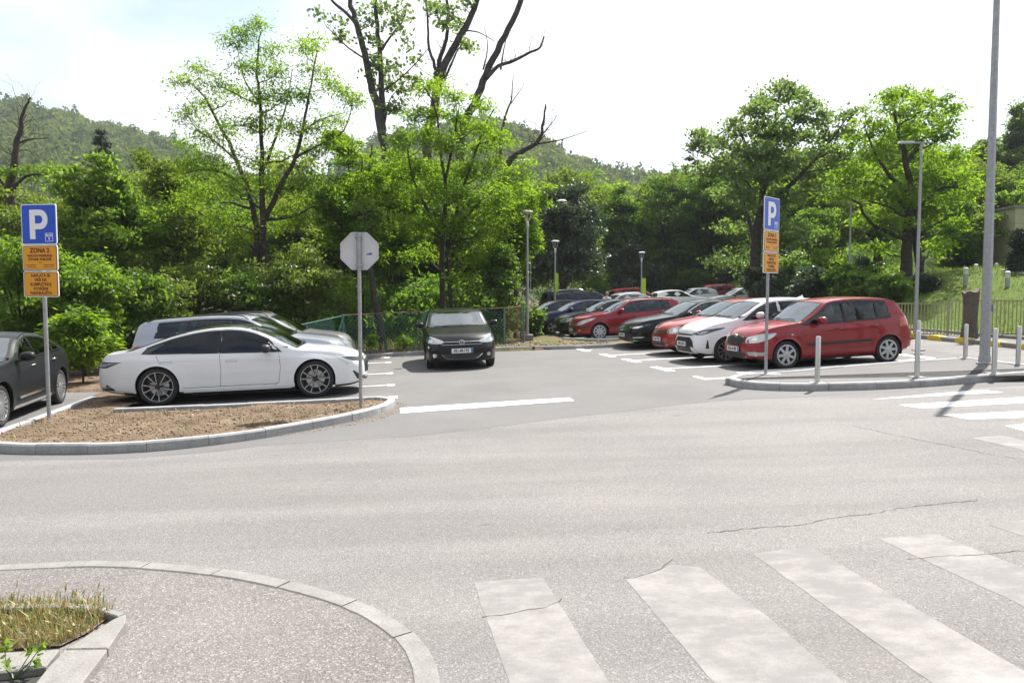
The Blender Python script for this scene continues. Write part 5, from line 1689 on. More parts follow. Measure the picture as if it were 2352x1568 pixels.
# --- the rear row beyond the planting strip
S10 = wagon(4.42, 1.76, 1.51, 2.71, .87, .315, P_redm, rim='holes', rimk=.76, rim_mats=(M['hubcap'], M['black'], M['hubcap']), grey_seats=True, plate='M27-O-511', plate_z=.40, moulding=[(1.35, .52), (3.2, .54)], moulding_w=.05,
    corner=[('headlight', 'front', 40, M['lens_white'], [(-.26, .56), (.05, .575), (.40, .74), (.52, .84), (.30, .81), (-.05, .70)], dict(r=.02)),
            ('side_rub', 'front', 40, M['black'], [(.0, .475), (.34, .475), (.34, .525), (.0, .525)], dict(off=.012, r=.01)), ('fog_light', 'front', 30, M['lens'], [(.0, .35), (.08, .35), (.08, .42), (.0, .42)], dict(r=.03))],
    face=[('grille', 'front', M['black'], [(-.52, .30), (.52, .30), (.58, .52), (-.58, .52)], dict(r=.05))])
c10, e10 = car('estate_car', 'wine red estate with nine hole wheel covers behind the low kerb', S10, 'cars parked in the rear row')
place_by_wheel(c10, S10, G(1378, 781), hd_row, 'front', 1)
S11 = hatch(paint_=P_green, rim='spokes5', plate='O65-E-430', plate_z=.44, corner=[('headlight', 'front', 34, M['lens'], [(-.20, .60), (.10, .60), (.34, .66), (.40, .79), (.14, .80), (-.16, .72)], dict(r=.06))],
    face=[('grille', 'front', M['black'], [(-.40, .56), (.40, .56), (.46, .71), (-.46, .71)]), ('lower_intake', 'front', M['black'], [(-.62, .26), (.62, .26), (.62, .36), (-.62, .36)])])
c11, _ = car('hatchback_car', 'greenish black hatchback between the wine red estate and the navy hatchback', S11, 'cars parked in the rear row')
pr = Vector((-0.18, 0.984)) * 2.45
place(c11, c10.location.x + pr.x - .14, c10.location.y + pr.y, hd_row)
S12 = dict(S11); S12.update(paint=P_navy, plate='K18-M-774', roof_paint=P_navy)
c12, _ = car('hatchback_car', 'navy blue hatchback between the greenish black car and the black car', S12, 'cars parked in the rear row')
place(c12, c10.location.x + pr.x * 2 - .72, c10.location.y + pr.y * 2, hd_row)
S13 = dict(S11); S13.update(paint=P_black, plate=None, roof_paint=P_black)
c13, _ = car('hatchback_car', 'black car farthest along the rear row whose nose shows left of the navy hatchback', S13, 'cars parked in the rear row')
place(c13, c10.location.x + pr.x * 3 - 1.25, c10.location.y + pr.y * 3, hd_row)
# two dark wagons with their tails towards us, beyond the row
S14 = wagon(4.75, 1.88, 1.74, 2.80, .95, .34, P_navy2, rim='spokes5', glass=M['tinted'], rails=None, bars=(2.5, 3.6),
    corner=[('headlight', 'front', 42, M['lens'], [(-.30, .70), (.16, .74), (.34, .90), (.10, .92), (-.28, .84)]), ('taillight', 'rear', 45, M['red_lens'], [(-.3, .92), (.25, .92), (.30, 1.08), (-.3, 1.1)])])
c14, _ = car('estate_car', 'dark navy tall estate with black roof bars behind the navy hatchback', S14, 'dark tall cars at the far end')
S15 = wagon(4.8, 1.9, 1.80, 2.85, .95, .35, P_dark, rim='spokes5', glass=M['tinted'], rails=(2.1, 4.2), rail_mat=M['alloy'])
c15, _ = car('estate_car', 'black tall estate with silver roof edge at the left end of the far cars', S15, 'dark tall cars at the far end')
pp = at(1262, 700, 41.5); place(c14, pp.x + 2.3, pp.y, R(12)); c14.location.z += .15
pp = at(1238, 700, 45.5); place(c15, pp.x + 2.4, pp.y, R(12)); c15.location.z += .22

# --- roofs showing over the row: far cars, simply built
S16 = hatch(paint_=P_redm, rim='spokes5'); S16.pop('seams'); 
far = [('silver grey far car whose roof shows right of the white haired person', 1418, 686, 44, P_silver, 'h', -170), ('pale far car roof showing left of the red far van', 1470, 688, 47, P_white2, 'h', 10),
       ('red far van roof rising above the wine red estate', 1465, 680, 52, P_redm, 'w', 10), ('white far car roof right of the red far van', 1560, 683, 50, P_white2, 'h', 10),
       ('cream far car roof in front of the dark red far car', 1585, 683, 54, P_silver, 'h', -170), ('dark red far car roof with a black rear window', 1625, 680, 56, P_redm, 'w', 190),
       ('dark far car between the dark red and the pale blue far cars', 1655, 684, 58, P_dark, 'h', 10), ('pale blue grey far car near the dark haired person', 1688, 686, 49, P_silver, 'h', -172)]
for lb, u, v, d, pt, kind, hd in far:
    S = (hatch(paint_=pt) if kind == 'h' else wagon(4.5, 1.8, 1.68, 2.65, .93, .33, pt))
    c, _ = car('far_car', lb, S, 'car roofs in the far rows', lod=1)
    p = at(u, v, d)
    place(c, p.x, p.y, R(hd))
    c.location.z += .018 * max(0, p.y - 33)
# ================================================================ signs, lamps, fences
def rounded(w, h, r, n=4):
    out = []
    for cx, cy, a0 in ((w / 2 - r, h / 2 - r, 0), (-w / 2 + r, h / 2 - r, 90), (-w / 2 + r, -h / 2 + r, 180), (w / 2 - r, -h / 2 + r, 270)):
        for k in range(n + 1):
            a = R(a0 + 90 * k / n)
            out.append((cx + r * math.cos(a), cy + r * math.sin(a)))
    return out
TX = Matrix.Rotation(R(90), 4, 'X')          # xy outline -> xz plane, front towards -y
def plate3(name, w, h, r, t, mat, parent, loc):
    mb = MB().prism(rounded(w, h, r), -t / 2, t / 2, TX)
    o = mb.build(name, mat, parent)
    o.location = loc
    return o
def lettering(parent, body, size, x, z, y, mat, bold=0.0, sx=1.0, name='lettering'):
    me = text_mesh(body, size, mat, bold, .0006, sx)
    me.transform(TX)
    o = link(name, me, parent)
    o.location = (x, y, z)
    return o
def parking_sign(label, base, rz, H, w):
    t = thing('parking_sign', label, 'parking sign', base, rz, 'parking zone signs on grey posts')
    MB().tube([(0, .055, -.15), (0, .055, H - .03)], .030, 14).build('post', M['steel'], t, True)
    k = w / .60
    z1 = H - .31 * k
    p = plate3('blue_panel', .60 * k, .62 * k, .03, .014, M['sign_white'], t, (0, 0, z1))
    plate3('blue_field', .572 * k, .592 * k, .022, .004, M['sign_blue'], p, (0, -.0085, 0))
    # the letter P drawn as an outline
    lp = MB()
    def pr(poly): lp.prism([(x * k, y * k) for x, y in poly], .0105, .0125, TX)
    pr([(-.155, -.225), (-.062, -.225), (-.062, .225), (-.155, .225)])
    oc, ic = (.045, .085), (.035, .085)
    arc_o = [(.03 + .125 * math.cos(a), .075 + .150 * math.sin(a)) for a in np.linspace(-math.pi / 2, math.pi / 2, 12)]
    arc_i = [(.015 + .052 * math.cos(a), .075 + .062 * math.sin(a)) for a in np.linspace(-math.pi / 2, math.pi / 2, 12)]
    arc_o = [(-.062, -.075)] + arc_o + [(-.062, .225)]
    arc_i = [(-.062, .013)] + arc_i + [(-.062, .137)]
    for a, b, c, d in zip(arc_o, arc_o[1:], arc_i[1:], arc_i): pr([a, b, c, d])
    lp.build('letter_p', M['sign_white'], p)
    bx_ = MB()
    for q in ([(.105, -.265), (.235, -.265), (.235, -.258), (.105, -.258)], [(.105, -.142), (.235, -.142), (.235, -.135), (.105, -.135)], [(.105, -.258), (.112, -.258), (.112, -.142), (.105, -.142)], [(.228, -.258), (.235, -.258), (.235, -.142), (.228, -.142)]):
        bx_.prism([(x * k, y * k) for x, y in q], .0105, .0125, TX)
    bx_.build('block_box', M['sign_white'], p)
    lettering(p, 'BLOK', .050 * k, .17 * k, -.172 * k, -.0115, M['sign_white'], .002, .82)
    lettering(p, '9', .060 * k, .17 * k, -.224 * k, -.0115, M['sign_white'], .002)
    z2 = z1 - .31 * k - .205 * k
    q = plate3('zone_panel', .60 * k, .395 * k, .03, .014, M['sign_white'], t, (0, 0, z2))
    plate3('orange_field', .574 * k, .369 * k, .022, .004, M['sign_ink'], q, (0, -.0085, 0))
    plate3('orange_field', .558 * k, .353 * k, .018, .004, M['sign_orange'], q, (0, -.0105, 0))
    ink = M['sign_ink']
    lettering(q, 'ZONA 2', .098 * k, 0, .112 * k, -.0135, ink, .004, .92)
    lettering(q, 'NAPLATA PARKIRANJA', .052 * k, 0, .032 * k, -.0135, ink, .002, .80)
    lettering(q, 'PON-SUB  07:00-22:00', .052 * k, 0, -.022 * k, -.0135, ink, .002, .80)
    tb = MB()                                    # small print too fine to read: rows of tiny strokes
    rr = random.Random(4)
    for x0, x1, z in ((-.24, -.06, -.105), (-.22, -.08, -.135), (.06, .24, -.105), (.07, .23, -.135), (-.02, .03, -.068)):
        x = x0
        while x < x1:
            w_ = rr.uniform(.004, .012)
            tb.prism([(x * k, (z - .009) * k), ((x + w_) * k, (z - .009) * k), ((x + w_) * k, (z + .006) * k), (x * k, (z + .006) * k)], .0125, .0130, TX)
            x += w_ + .006
    tb.build('small_print', ink, q, kind='stuff')
    z3 = z2 - .405 * k
    q = plate3('notice_panel', .60 * k, .395 * k, .03, .014, M['sign_white'], t, (0, 0, z3))
    plate3('orange_field', .574 * k, .369 * k, .022, .004, M['sign_ink'], q, (0, -.0085, 0))
    plate3('orange_field', .558 * k, .353 * k, .018, .004, M['sign_orange'], q, (0, -.0105, 0))
    for i, tx in enumerate(('NAPLATA SE', 'VRŠI NA', 'KOMPLETNOJ', 'POVRŠINI', 'PARKIRALIŠTA')):
        lettering(q, tx, .066 * k, 0, (.132 - .068 * i) * k, -.0135, ink, .0022, .88)
    for z in (z1 + .15 * k, z1 - .15 * k, z2, z3):
        MB().box((0, .03, z), (.10, .05, .03)).box((0, .092, z), (.075, .02, .03)).build('clamp', M['steel'], t)
    return t
b = G(107, 966, .09); b.z -= .0
parking_sign('parking sign standing in the brown soil bed', G(107, 965, .08), R(-8), 3.36, .60)
b = G(1765, 859, .11)
parking_sign('parking sign turned away on the asphalt bollard island', b, R(44), 3.36, .60)
MB().prism([(.2 * math.cos(a), .2 * math.sin(a)) for a in np.linspace(0, 5.6, 8)], -.02, .006).build('footing', M['kerb_new'], None, kind='structure').location = b + Vector((.05, .03, 0))

# the back of an octagonal sign
b = G(829, 931, .09)
t = thing('stop_sign', 'blank grey back of an octagonal stop sign at the tip of the soil bed', 'stop sign', b, R(4))
MB().tube([(0, 0, -.15), (0, 0, 2.78)], .030, 14).build('post', M['steel'], t, True)
oct_ = [(.325 * math.cos(R(22.5 + 45 * k)), .325 * math.sin(R(22.5 + 45 * k))) for k in range(8)]
pan = MB().prism(oct_, -.052, -.044, TX).build('panel', M['sign_back'], t); pan.location = (0, 0, 2.49)
rim_o = MB()
oi = [(x * .955, y * .955) for x, y in oct_]
for i in range(8):
    j = (i + 1) % 8
    rim_o.prism([oct_[i], oct_[j], oi[j], oi[i]], -.044, -.030, TX)
rim_o.build('folded_edge', M['sign_back'], pan)
rl = MB().box((0, .016, 2.49), (.085, .012, .60))
rl.build('back_rail', M['steel'], t)
for z in (2.26, 2.72):
    MB().box((0, -.004, z), (.13, .07, .028)).build('clamp', M['steel'], t)
st = MB().prism([(.11, -.06), (.20, -.06), (.20, -.028), (.185, -.025), (.16, -.028), (.14, -.04), (.11, -.042)], -.0440, -.0425, TX)
st.build('sticker', M['purple'], pan)

# steel bollards
def bollard(label, u, v, h):
    b = G(u, v, .11)
    t = thing('bollard', label, 'bollard', b, 0, 'steel bollards along the island')
    MB().lathe([(.043, -.05), (.043, h - .012), (.036, h), (0, h + .004)], 20).build('post', M['brushed'], t, True, sharp=30)
    MB().prism(rounded(.24, .22, .03), -.03, .010).build('base_plate', M['kerb_new'], t)
bollard('brushed steel bollard in front of the bright red hatchback', 1877, 879, .80)
bollard('brushed steel bollard just behind the red car tail, in the kerb row', 2106, 866, .82)
bollard('brushed steel bollard beside the thick grey lamp pole, in the kerb row', 2283, 857, .80)
bollard('thin looking steel bollard left of the thick lamp pole, by the pale road', 2217, 821, .72)
bollard('steel bollard at the right picture edge by the pale road', 2338, 836, .74)
bollard('steel bollard half hidden behind the red car tail', 2109, 803, .72)

# thick grey lamp pole at the right
b = G(2261, 836, .11)
t = thing('lamp_pole', 'thick grey tapered lamp pole rising out of the picture on the island', 'lamp post', b)
tilt = Vector((-.004, 0, 1))
H_ = 8.2
mb = MB().tube([tilt * z for z in (-.1, .05, 2.6, 5.2, H_)], [.100, .095, .085, .068, .050], 8)
mb.build('pole', M['steel'], t, True, sharp=25)
MB().lathe([(.150, -.03), (.150, .03), (.115, .05), (.104, .16), (.097, .18)], 8).build('base', M['steel'], t)
MB().box((.096, -.03, 1.12), (.01, .10, .14)).build('notice', M['sign_back'], t)
MB().tube([tilt * H_, (.5, .05, H_ + .18), (1.5, .15, H_ + .25)], .03, 8).build('arm', M['steel'], t, True)
MB().box((1.85, .19, H_ + .25), (.7, .26, .10), R(6), .8).build('lamp_head', M['sign_back'], t)

# slender park lamps with disc heads
def disc_lamp(label, base, h, sign=None):
    t = thing('park_lamp', label, 'lamp post', base, 0, 'disc headed car park lamps')
    MB().tube([(0, 0, -.3), (0, 0, h * .52), (0, 0, h * .52 + .02), (0, 0, h - .55)], [.062, .060, .046, .042], 10).build('pole', M['steel'], t, True, sharp=30)
    MB().lathe([(.055, h - .60), (.055, h - .42), (.03, h - .40)], 10).build('collar', M['sign_back'], t, True)
    fk = MB()
    for k in range(3):
        a = 2 * math.pi * k / 3 + .4
        fk.tube([(0, 0, h - .42), (.10 * math.cos(a), .10 * math.sin(a), h - .32), (.15 * math.cos(a), .15 * math.sin(a), h - .06)], .013, 5)
    fk.build('fork', M['sign_back'], t)
    MB().lathe([(.0, h + .03), (.11, h + .022), (.20, h - .01), (.215, h - .04), (.20, h - .06), (.1, h - .07), (0, h - .08)], 24).build('lamp_head', M['sign_back'], t, True)
    if sign:
        w, hh, rz = sign
        o = MB().box((0, 0, 0), (w, .012, hh)).build('lime_panel', M['lime'], t)
        o.location = (.065 * math.cos(rz) + w * .3, -.07, 2.3); o.rotation_euler = (0, 0, rz)
    return t
bl = at(1211, 776, 28.5)
t = disc_lamp('tall disc headed lamp left of the rear car row, by the fence corner', bl, 4.85)
MB().box((0, 0, -.02), (.45, .45, .30)).build('footing', M['kerb'], t)
MB().tube([(.12, -.02, 1.6), (.12, -.02, 2.85), (.04, 0, 2.9)], .014, 5).build('cable_pipe', M['steel'], t)
p = at(1275, 553, 37.5); disc_lamp('disc headed lamp with a lime panel seen edge on', Vector((p.x, p.y, p.z - 4.4)), 4.4, (.14, .95, 0))
p = at(1474, 579, 46); disc_lamp('distant disc headed lamp with a full lime panel', Vector((p.x, p.y, p.z - 4.4)), 4.4, (.25, .98, 0))
# street lamps with a flat sideways head
def led_lamp(label, top_, h, head, heads=((-1,),), wide=.5):
    t = thing('street_lamp', label, 'lamp post', Vector((top_.x, top_.y, top_.z - h)), 0, 'slender street lamps with flat heads')
    MB().tube([(0, 0, -.6), (0, 0, 1.0)], [.075, .072], 10).build('pole_base', M['steel'], t, True)
    MB().tube([(0, 0, 1.0), (0, 0, h * .55), (0, 0, h)], [.058, .048, .036], 10).build('pole', M['steel'], t, True)
    MB().box((-wide * .5 + .03, 0, h), (wide, .06, .05)).build('arm', M['steel'], t)
    MB().box((-wide - .18, 0, h + .012), (.46, .2, .055), 0, .86).build('lamp_head', M['sign_back'], t)
    return t
p = at(2119, 328, 23.5)
t = led_lamp('taller street lamp with a flat head behind the red car tail', p, p.z - (terrain_z(p.x, p.y) - .05), 1, wide=.3)
MB().box((.17, 0, float(p.z - t.location.z)), (.36, .10, .035)).build('rear_arm', M['steel'], t)
p2 = at(2098, 768, 23.5); t.location.x = p2.x * .35 + p.x * .65
p = at(1955, 463, 37); led_lamp('shorter distant street lamp left of the tall one', p, 5.6, 1, wide=.55)
# a grey board seen from behind, among the far shrubs
p = at(1717, 640, 46)
t = thing('notice_board', 'small grey sign seen from behind beside the far shrubs', 'sign', p)
MB().box((0, 0, .0), (.62, .03, .95)).build('panel', M['sign_back'], t)
MB().tube([(0, .04, -2.2), (0, .04, .4)], .03, 8).build('post', M['steel'], t)

# oval lamp hoods high among the trees
def hood(label, u, v, d, w):
    p = at(u, v, d)
    t = thing('hanging_lamp', label, 'lamp', p, R(-15), 'white lamp hoods among the trees')
    hb = MB().lathe([(0, .10), (w * .25, .09), (w * .5, .03), (w * .52, 0), (w * .3, -.02), (0, -.03)], 18)
    hb.v = [(x, y * .45, z - .12 * x * x / w) for x, y, z in hb.v]
    hb.build('lamp_hood', M['sign_white'], t, True)
    MB().tube([(0, .02, .0), (0, 1.6, -.1), (.05, 3.4, -.6), (.05, 3.6, -9)], .035, 6).build('pole', M['steel'], t)
hood('larger white lamp hood showing above the middle trees', 1314, 403, 62, 1.5) if False else hood('white lamp hood above the dead leaning branch', 1206, 369, 60, 1.1)
hood('white lamp hood in front of the dark green tree', 1290, 462, 46, .65)

# --- chain link fence behind the planting strip
def chain_panel(parent, a, b, ha, hb, mat, cell=.16, wire=.0045, name='wire_mesh'):
    """diagonal wires between two posts: many fine strands, one part"""
    a, b = Vector(a), Vector(b)
    d = b - a
    L_ = d.length
    mb = MB()
    def P(s, z): return a + d * (s / L_) + Vector((0, 0, z))
    hh = lambda s: ha + (hb - ha) * s / L_
    n = int((L_ + max(ha, hb)) / cell) + 1
    for sg in (1, -1):
        for k in range(n):
            s0 = k * cell if sg > 0 else L_ - k * cell
            s1, z1 = s0 - sg * 3, 3.0
            pts = []
            for q in np.linspace(0, 3, 90):
                s, z = s0 - sg * q, q
                if 0 <= s <= L_ and z <= hh(s) - .03: pts.append(P(s, z + .04))
            if len(pts) > 2: mb.tube([pts[0], pts[-1]], wire, 3, False)
    mb.build(name, mat, parent, kind='stuff')
def post(parent, p, h, mat, r=.032, braces=()):
    MB().tube([Vector(p) - Vector((0, 0, .3)), Vector(p) + Vector((0, 0, h))], r, 8).build('fence_post', mat, parent, True)
fp = [at(690, 818, 20.5), at(788, 816, 22.2), at(976, 806, 24.4), at(1158, 794, 26.2)]
hs = [.90, 1.24, 1.34, 1.38]
c0 = fp[1].copy()
t = thing('chain_fence', 'green chain link fence with leaning posts behind the back kerb', 'fence', c0)
rel = [p - c0 for p in fp]
for i, (p, h) in enumerate(zip(rel, hs)): post(t, p, h, M['teal'])
for i in (1, 2):
    for dx in (-.55, .5):
        dd = (rel[i + (1 if dx > 0 else -1)] - rel[i]).normalized() * abs(dx)
        MB().tube([rel[i] + Vector((0, 0, hs[i] - .12)), rel[i] + dd * (.45 if dx > 0 else 1.0) + Vector((0, 0, -.1))], .022, 6).build('brace', M['teal'], t)
for i in (1, 2):
    MB().tube([rel[i] + Vector((0, 0, hs[i] - .03)), rel[i + 1] + Vector((0, 0, hs[i + 1] - .03))], .018, 6).build('top_rail', M['rust'], t)
    chain_panel(t, rel[i], rel[i + 1], hs[i], hs[i + 1], M['teal'])
# the left bay is made of flat bars
n_ = 26
MB().tube([rel[0] + Vector((0, 0, hs[0] - .03)), rel[1] + Vector((0, 0, hs[1] - .05))], .016, 6).build('top_rail', M['teal'], t)
bar_me = MB().box((0, 0, .58), (.022, .012, 1.16)).mesh('fence_bar', M['teal'])
for k in range(1, n_):
    q = k / n_
    o = link('fence_bar', bar_me, t)
    o.location = rel[0].lerp(rel[1], q)
    o.scale = (1, 1, (hs[0] + (hs[1] - hs[0]) * q - .05) / 1.16)
    o.rotation_euler = (0, R(-14), R(25))
# the rusty gate next to it
g0, g1 = at(1160, 794, 26.3), at(1197, 788, 27.0)
t = thing('rusty_gate', 'narrow rusty gate overgrown by stems at the fence end', 'gate', g0)
d = g1 - g0
MB().tube([(0, 0, .02), (0, 0, 1.36)], .025, 6).tube([d + Vector((0, 0, .02)), d + Vector((0, 0, 1.36))], .025, 6).tube([(0, 0, 1.34), d + Vector((0, 0, 1.34))], .022, 6).tube([(0, 0, .12), d + Vector((0, 0, .12))], .02, 6).build('gate_frame', M['rust'], t)
chain_panel(t, Vector((0, 0, 0)), d, 1.32, 1.32, M['rust'], .10, .006)
post(t, d + Vector((.08, 0, 0)), 1.45, M['teal'], .035)
# railing climbing away behind the tall lamp
r0, r1 = at(1186, 782, 27.2), at(1212, 770, 31.5)
t = thing('climbing_railing', 'brown railing with thin uprights rising behind the tall lamp', 'railing', r0)
d = r1 - r0
top_l = [Vector((0, 0, 1.3)), d * .3 + Vector((0, 0, 1.75)), d * .7 + Vector((0, 0, 1.95)), d + Vector((0, 0, 2.1))]
MB().tube(top_l, .022, 6).build('hand_rail', M['rust'], t)
up_me = MB().box((0, 0, .85), (.016, .016, 1.7)).mesh('railing_bar', M['rust'])
for k in range(14):
    o = link('railing_bar', up_me, t)
    o.location = d * (k / 13)
    o.scale = (1, 1, (1.3 + .75 * (k / 13) ** .6) / 1.7)

# --- picket fence on the right
A0 = Vector((A_F.x, A_F.y, 0)) - Vector((fdir.x, fdir.y, 0)) * .2
bay = 2.15
t = thing('picket_fence', 'greenish grey steel picket fence at the foot of the grass slope', 'fence', (A0.x, A0.y, float(terrain_z(A0.x, A0.y))))
rzf = math.atan2(fdir.y, fdir.x)
base_z = t.location.z
pk_me = MB().box((0, 0, .56), (.030, .014, 1.12)).mesh('picket', M['fence_grey'])
pp_me = MB().box((0, 0, .50), (.06, .06, 1.42)).mesh('fence_post', M['fence_grey'])
rl_me = MB().box((bay / 2, 0, 0), (bay - .06, .03, .04)).mesh('fence_rail', M['fence_grey'])
for i in range(8):
    p = A0 + Vector((fdir.x, fdir.y, 0)) * bay * i
    m_ = A0 + Vector((fdir.x, fdir.y, 0)) * bay * (i + .5)
    gz = float(terrain_z(m_.x, m_.y)) - base_z + (-.10 if i == 0 else 0.0)
    off = Vector((p.x - A0.x, p.y - A0.y, 0))
    o = link('fence_post', pp_me, t); o.location = off + Vector((0, 0, gz)); o.rotation_euler.z = rzf
    for z in (.16, 1.12):
        o = link('fence_rail', rl_me, t); o.location = off + Vector((fdir.x * .0, fdir.y * .0, gz + z)); o.rotation_euler.z = rzf
    for k in range(1, 20):
        o = link('picket', pk_me, t)
        s = bay * k / 20
        o.location = off + Vector((fdir.x * s, fdir.y * s, gz + .03)); o.rotation_euler.z = rzf
# kerb, footway and yellow blocks along that side of the road
side_k = [X2(G(2040, 772)), X2(G(2100, 777)), X2(G(2200, 787)), X2(G(2290, 796)), X2(G(2352, 803)), X2(G(2480, 818)), X2(G(2600, 832))]
side_k2 = [X2(G(2060, 763)), X2(G(2150, 770)), X2(G(2250, 780)), X2(G(2352, 789)), X2(G(2480, 801)), X2(G(2600, 812))]
kerb('grey kerb across the pale road with yellow blocks on it', side_k, .15, .13, 1, 1.0, M['kerb'])
kerb('low edging between the far footway and the fence', side_k2, .12, .20, 1, 1.0, M['kerb'])
sheet('far_footway', side_k + side_k2[::-1], .10, M['lot'])
for u0, u1 in ((2078, 2103), (2128, 2163), (2191, 2227), (2266, 2301), (2340, 2378)):
    vv = lambda u: np.interp(u, [2040, 2100, 2200, 2290, 2352, 2480], [772, 777, 787, 796, 803, 818])
    a, b_ = G(u0, float(vv(u0))), G(u1, float(vv(u1)))
    c = (a + b_) / 2
    d = b_ - a
    t_ = MB()
    l_ = d.to_2d().length
    t_.add([(-l_ / 2, -.008, .005), (l_ / 2, -.008, .005), (l_ / 2 - .16, -.008, .15), (-l_ / 2 + .16, -.008, .15), (-l_ / 2, .24, .005), (l_ / 2, .24, .005), (l_ / 2 - .16, .24, .15), (-l_ / 2 + .16, .24, .15)],
           [(0, 1, 2, 3), (5, 4, 7, 6), (1, 5, 6, 2), (4, 0, 3, 7), (3, 2, 6, 7)])
    me = t_.mesh('yellow_kerb_block', M['yellow'])
    o = link('yellow_kerb_block', me); o.location = (c.x, c.y, c.z); o.rotation_euler = (0, -math.atan2(d.z, l_), math.atan2(d.y, d.x))
    lab = {2078: 'yellow painted kerb block nearest the red car tail', 2128: 'second yellow painted kerb block from the red car tail', 2191: 'yellow painted kerb block left of the tree stump', 2266: 'yellow painted kerb block just right of the thick lamp pole', 2340: 'yellow painted kerb block at the right picture edge'}[u0]
    tag(o, lab, 'kerb block', 'yellow blocks on the far kerb')
# tall tree stump at the fence
p = at(2226, 783, 21.2)
t = thing('tree_stump', 'tall dead tree stump standing against the picket fence', 'tree stump', p)
mb = MB()
rr = random.Random(5)
n = 14
prof = []
for i, (z, r) in enumerate(((-.2, .27), (.1, .22), (.5, .18), (1.0, .185), (1.25, .20), (1.42, .22))):
    for k in range(n):
        a = 2 * math.pi * k / n
        q = r * (1 + .13 * math.sin(3 * a + 1) + .06 * rr.uniform(-1, 1))
        prof.append((q * math.cos(a) + .03 * math.sin(z * 2), q * math.sin(a), z + (.06 * math.cos(a) + .05 * rr.uniform(-1, 1) if i == 5 else 0)))
fs = [(i * n + k, i * n + (k + 1) % n, (i + 1) * n + (k + 1) % n, (i + 1) * n + k) for i in range(5) for k in range(n)] + [tuple(5 * n + k for k in range(n))]
mb.add(prof, fs).build('trunk', M['stump'], t, True)
# bollard lights on the slope
def light_post(label, u, v, d, h):
    p = at(u, v, d); z = float(terrain_z(p.x, p.y))
    k = p.z - h
    t = thing('bollard_light', label, 'bollard light', (p.x, p.y, k), 0, 'bollard lights on the grass slope')
    MB().lathe([(.085, -.4), (.085, h - .30), (.095, h - .29)], 14).build('post', M['steel'], t, True, sharp=30)
    MB().lathe([(.095, h - .29), (.095, h - .10)], 14).build('lamp', M['lamp_glow'], t, True)
    MB().lathe([(.105, h - .11), (.105, h - .05), (.05, h), (0, h + .005)], 14).build('cap', M['sign_back'], t, True)
light_post('bollard light nearest the tree stump on the grass slope', 2219, 614, 32, 1.0)
light_post('bollard light at the top of the grass slope left of the lamp pole', 2242, 606, 38, 1.0)
light_post('small bollard light right behind the thick lamp pole', 2289, 604, 41, .9)
light_post('bollard light beside the curving path', 2315, 622, 30, 1.0)
light_post('bollard light in front of the beige wall', 2331, 607, 37, .9)
# path over the slope
pth = [at(2296, 658, 34), at(2330, 650, 36), at(2400, 652, 36), at(2420, 668, 31), at(2352, 667, 31.5)]
vs = []
for p in pth: vs.append((p.x, p.y, float(terrain_z(p.x, p.y)) + .04))
pp = grid_fill('slope_path', [(p.x, p.y) for p in pth], .3, lambda x, y: terrain_z(x, y) + .035, M['kerb'], None, 'structure')
# corner of a building
p = at(2325, 662, 42)
t = thing('building', 'corner of a beige panelled building at the right picture edge', 'building', (p.x, p.y, p.z - 1))
for k in range(6):
    MB().box((3.2, 2.0, .5 + k * .92), (6.4, 4, .90)).build('wall_panel', M['wall'], t)
MB().box((3.2, 2.0, 2.8), (6.36, 3.96, 5.5)).build('wall_core', M['slab'], t)
MB().box((3.2, 2.0, 5.58), (6.6, 4.2, .12)).build('roof_edge', M['slab'], t)

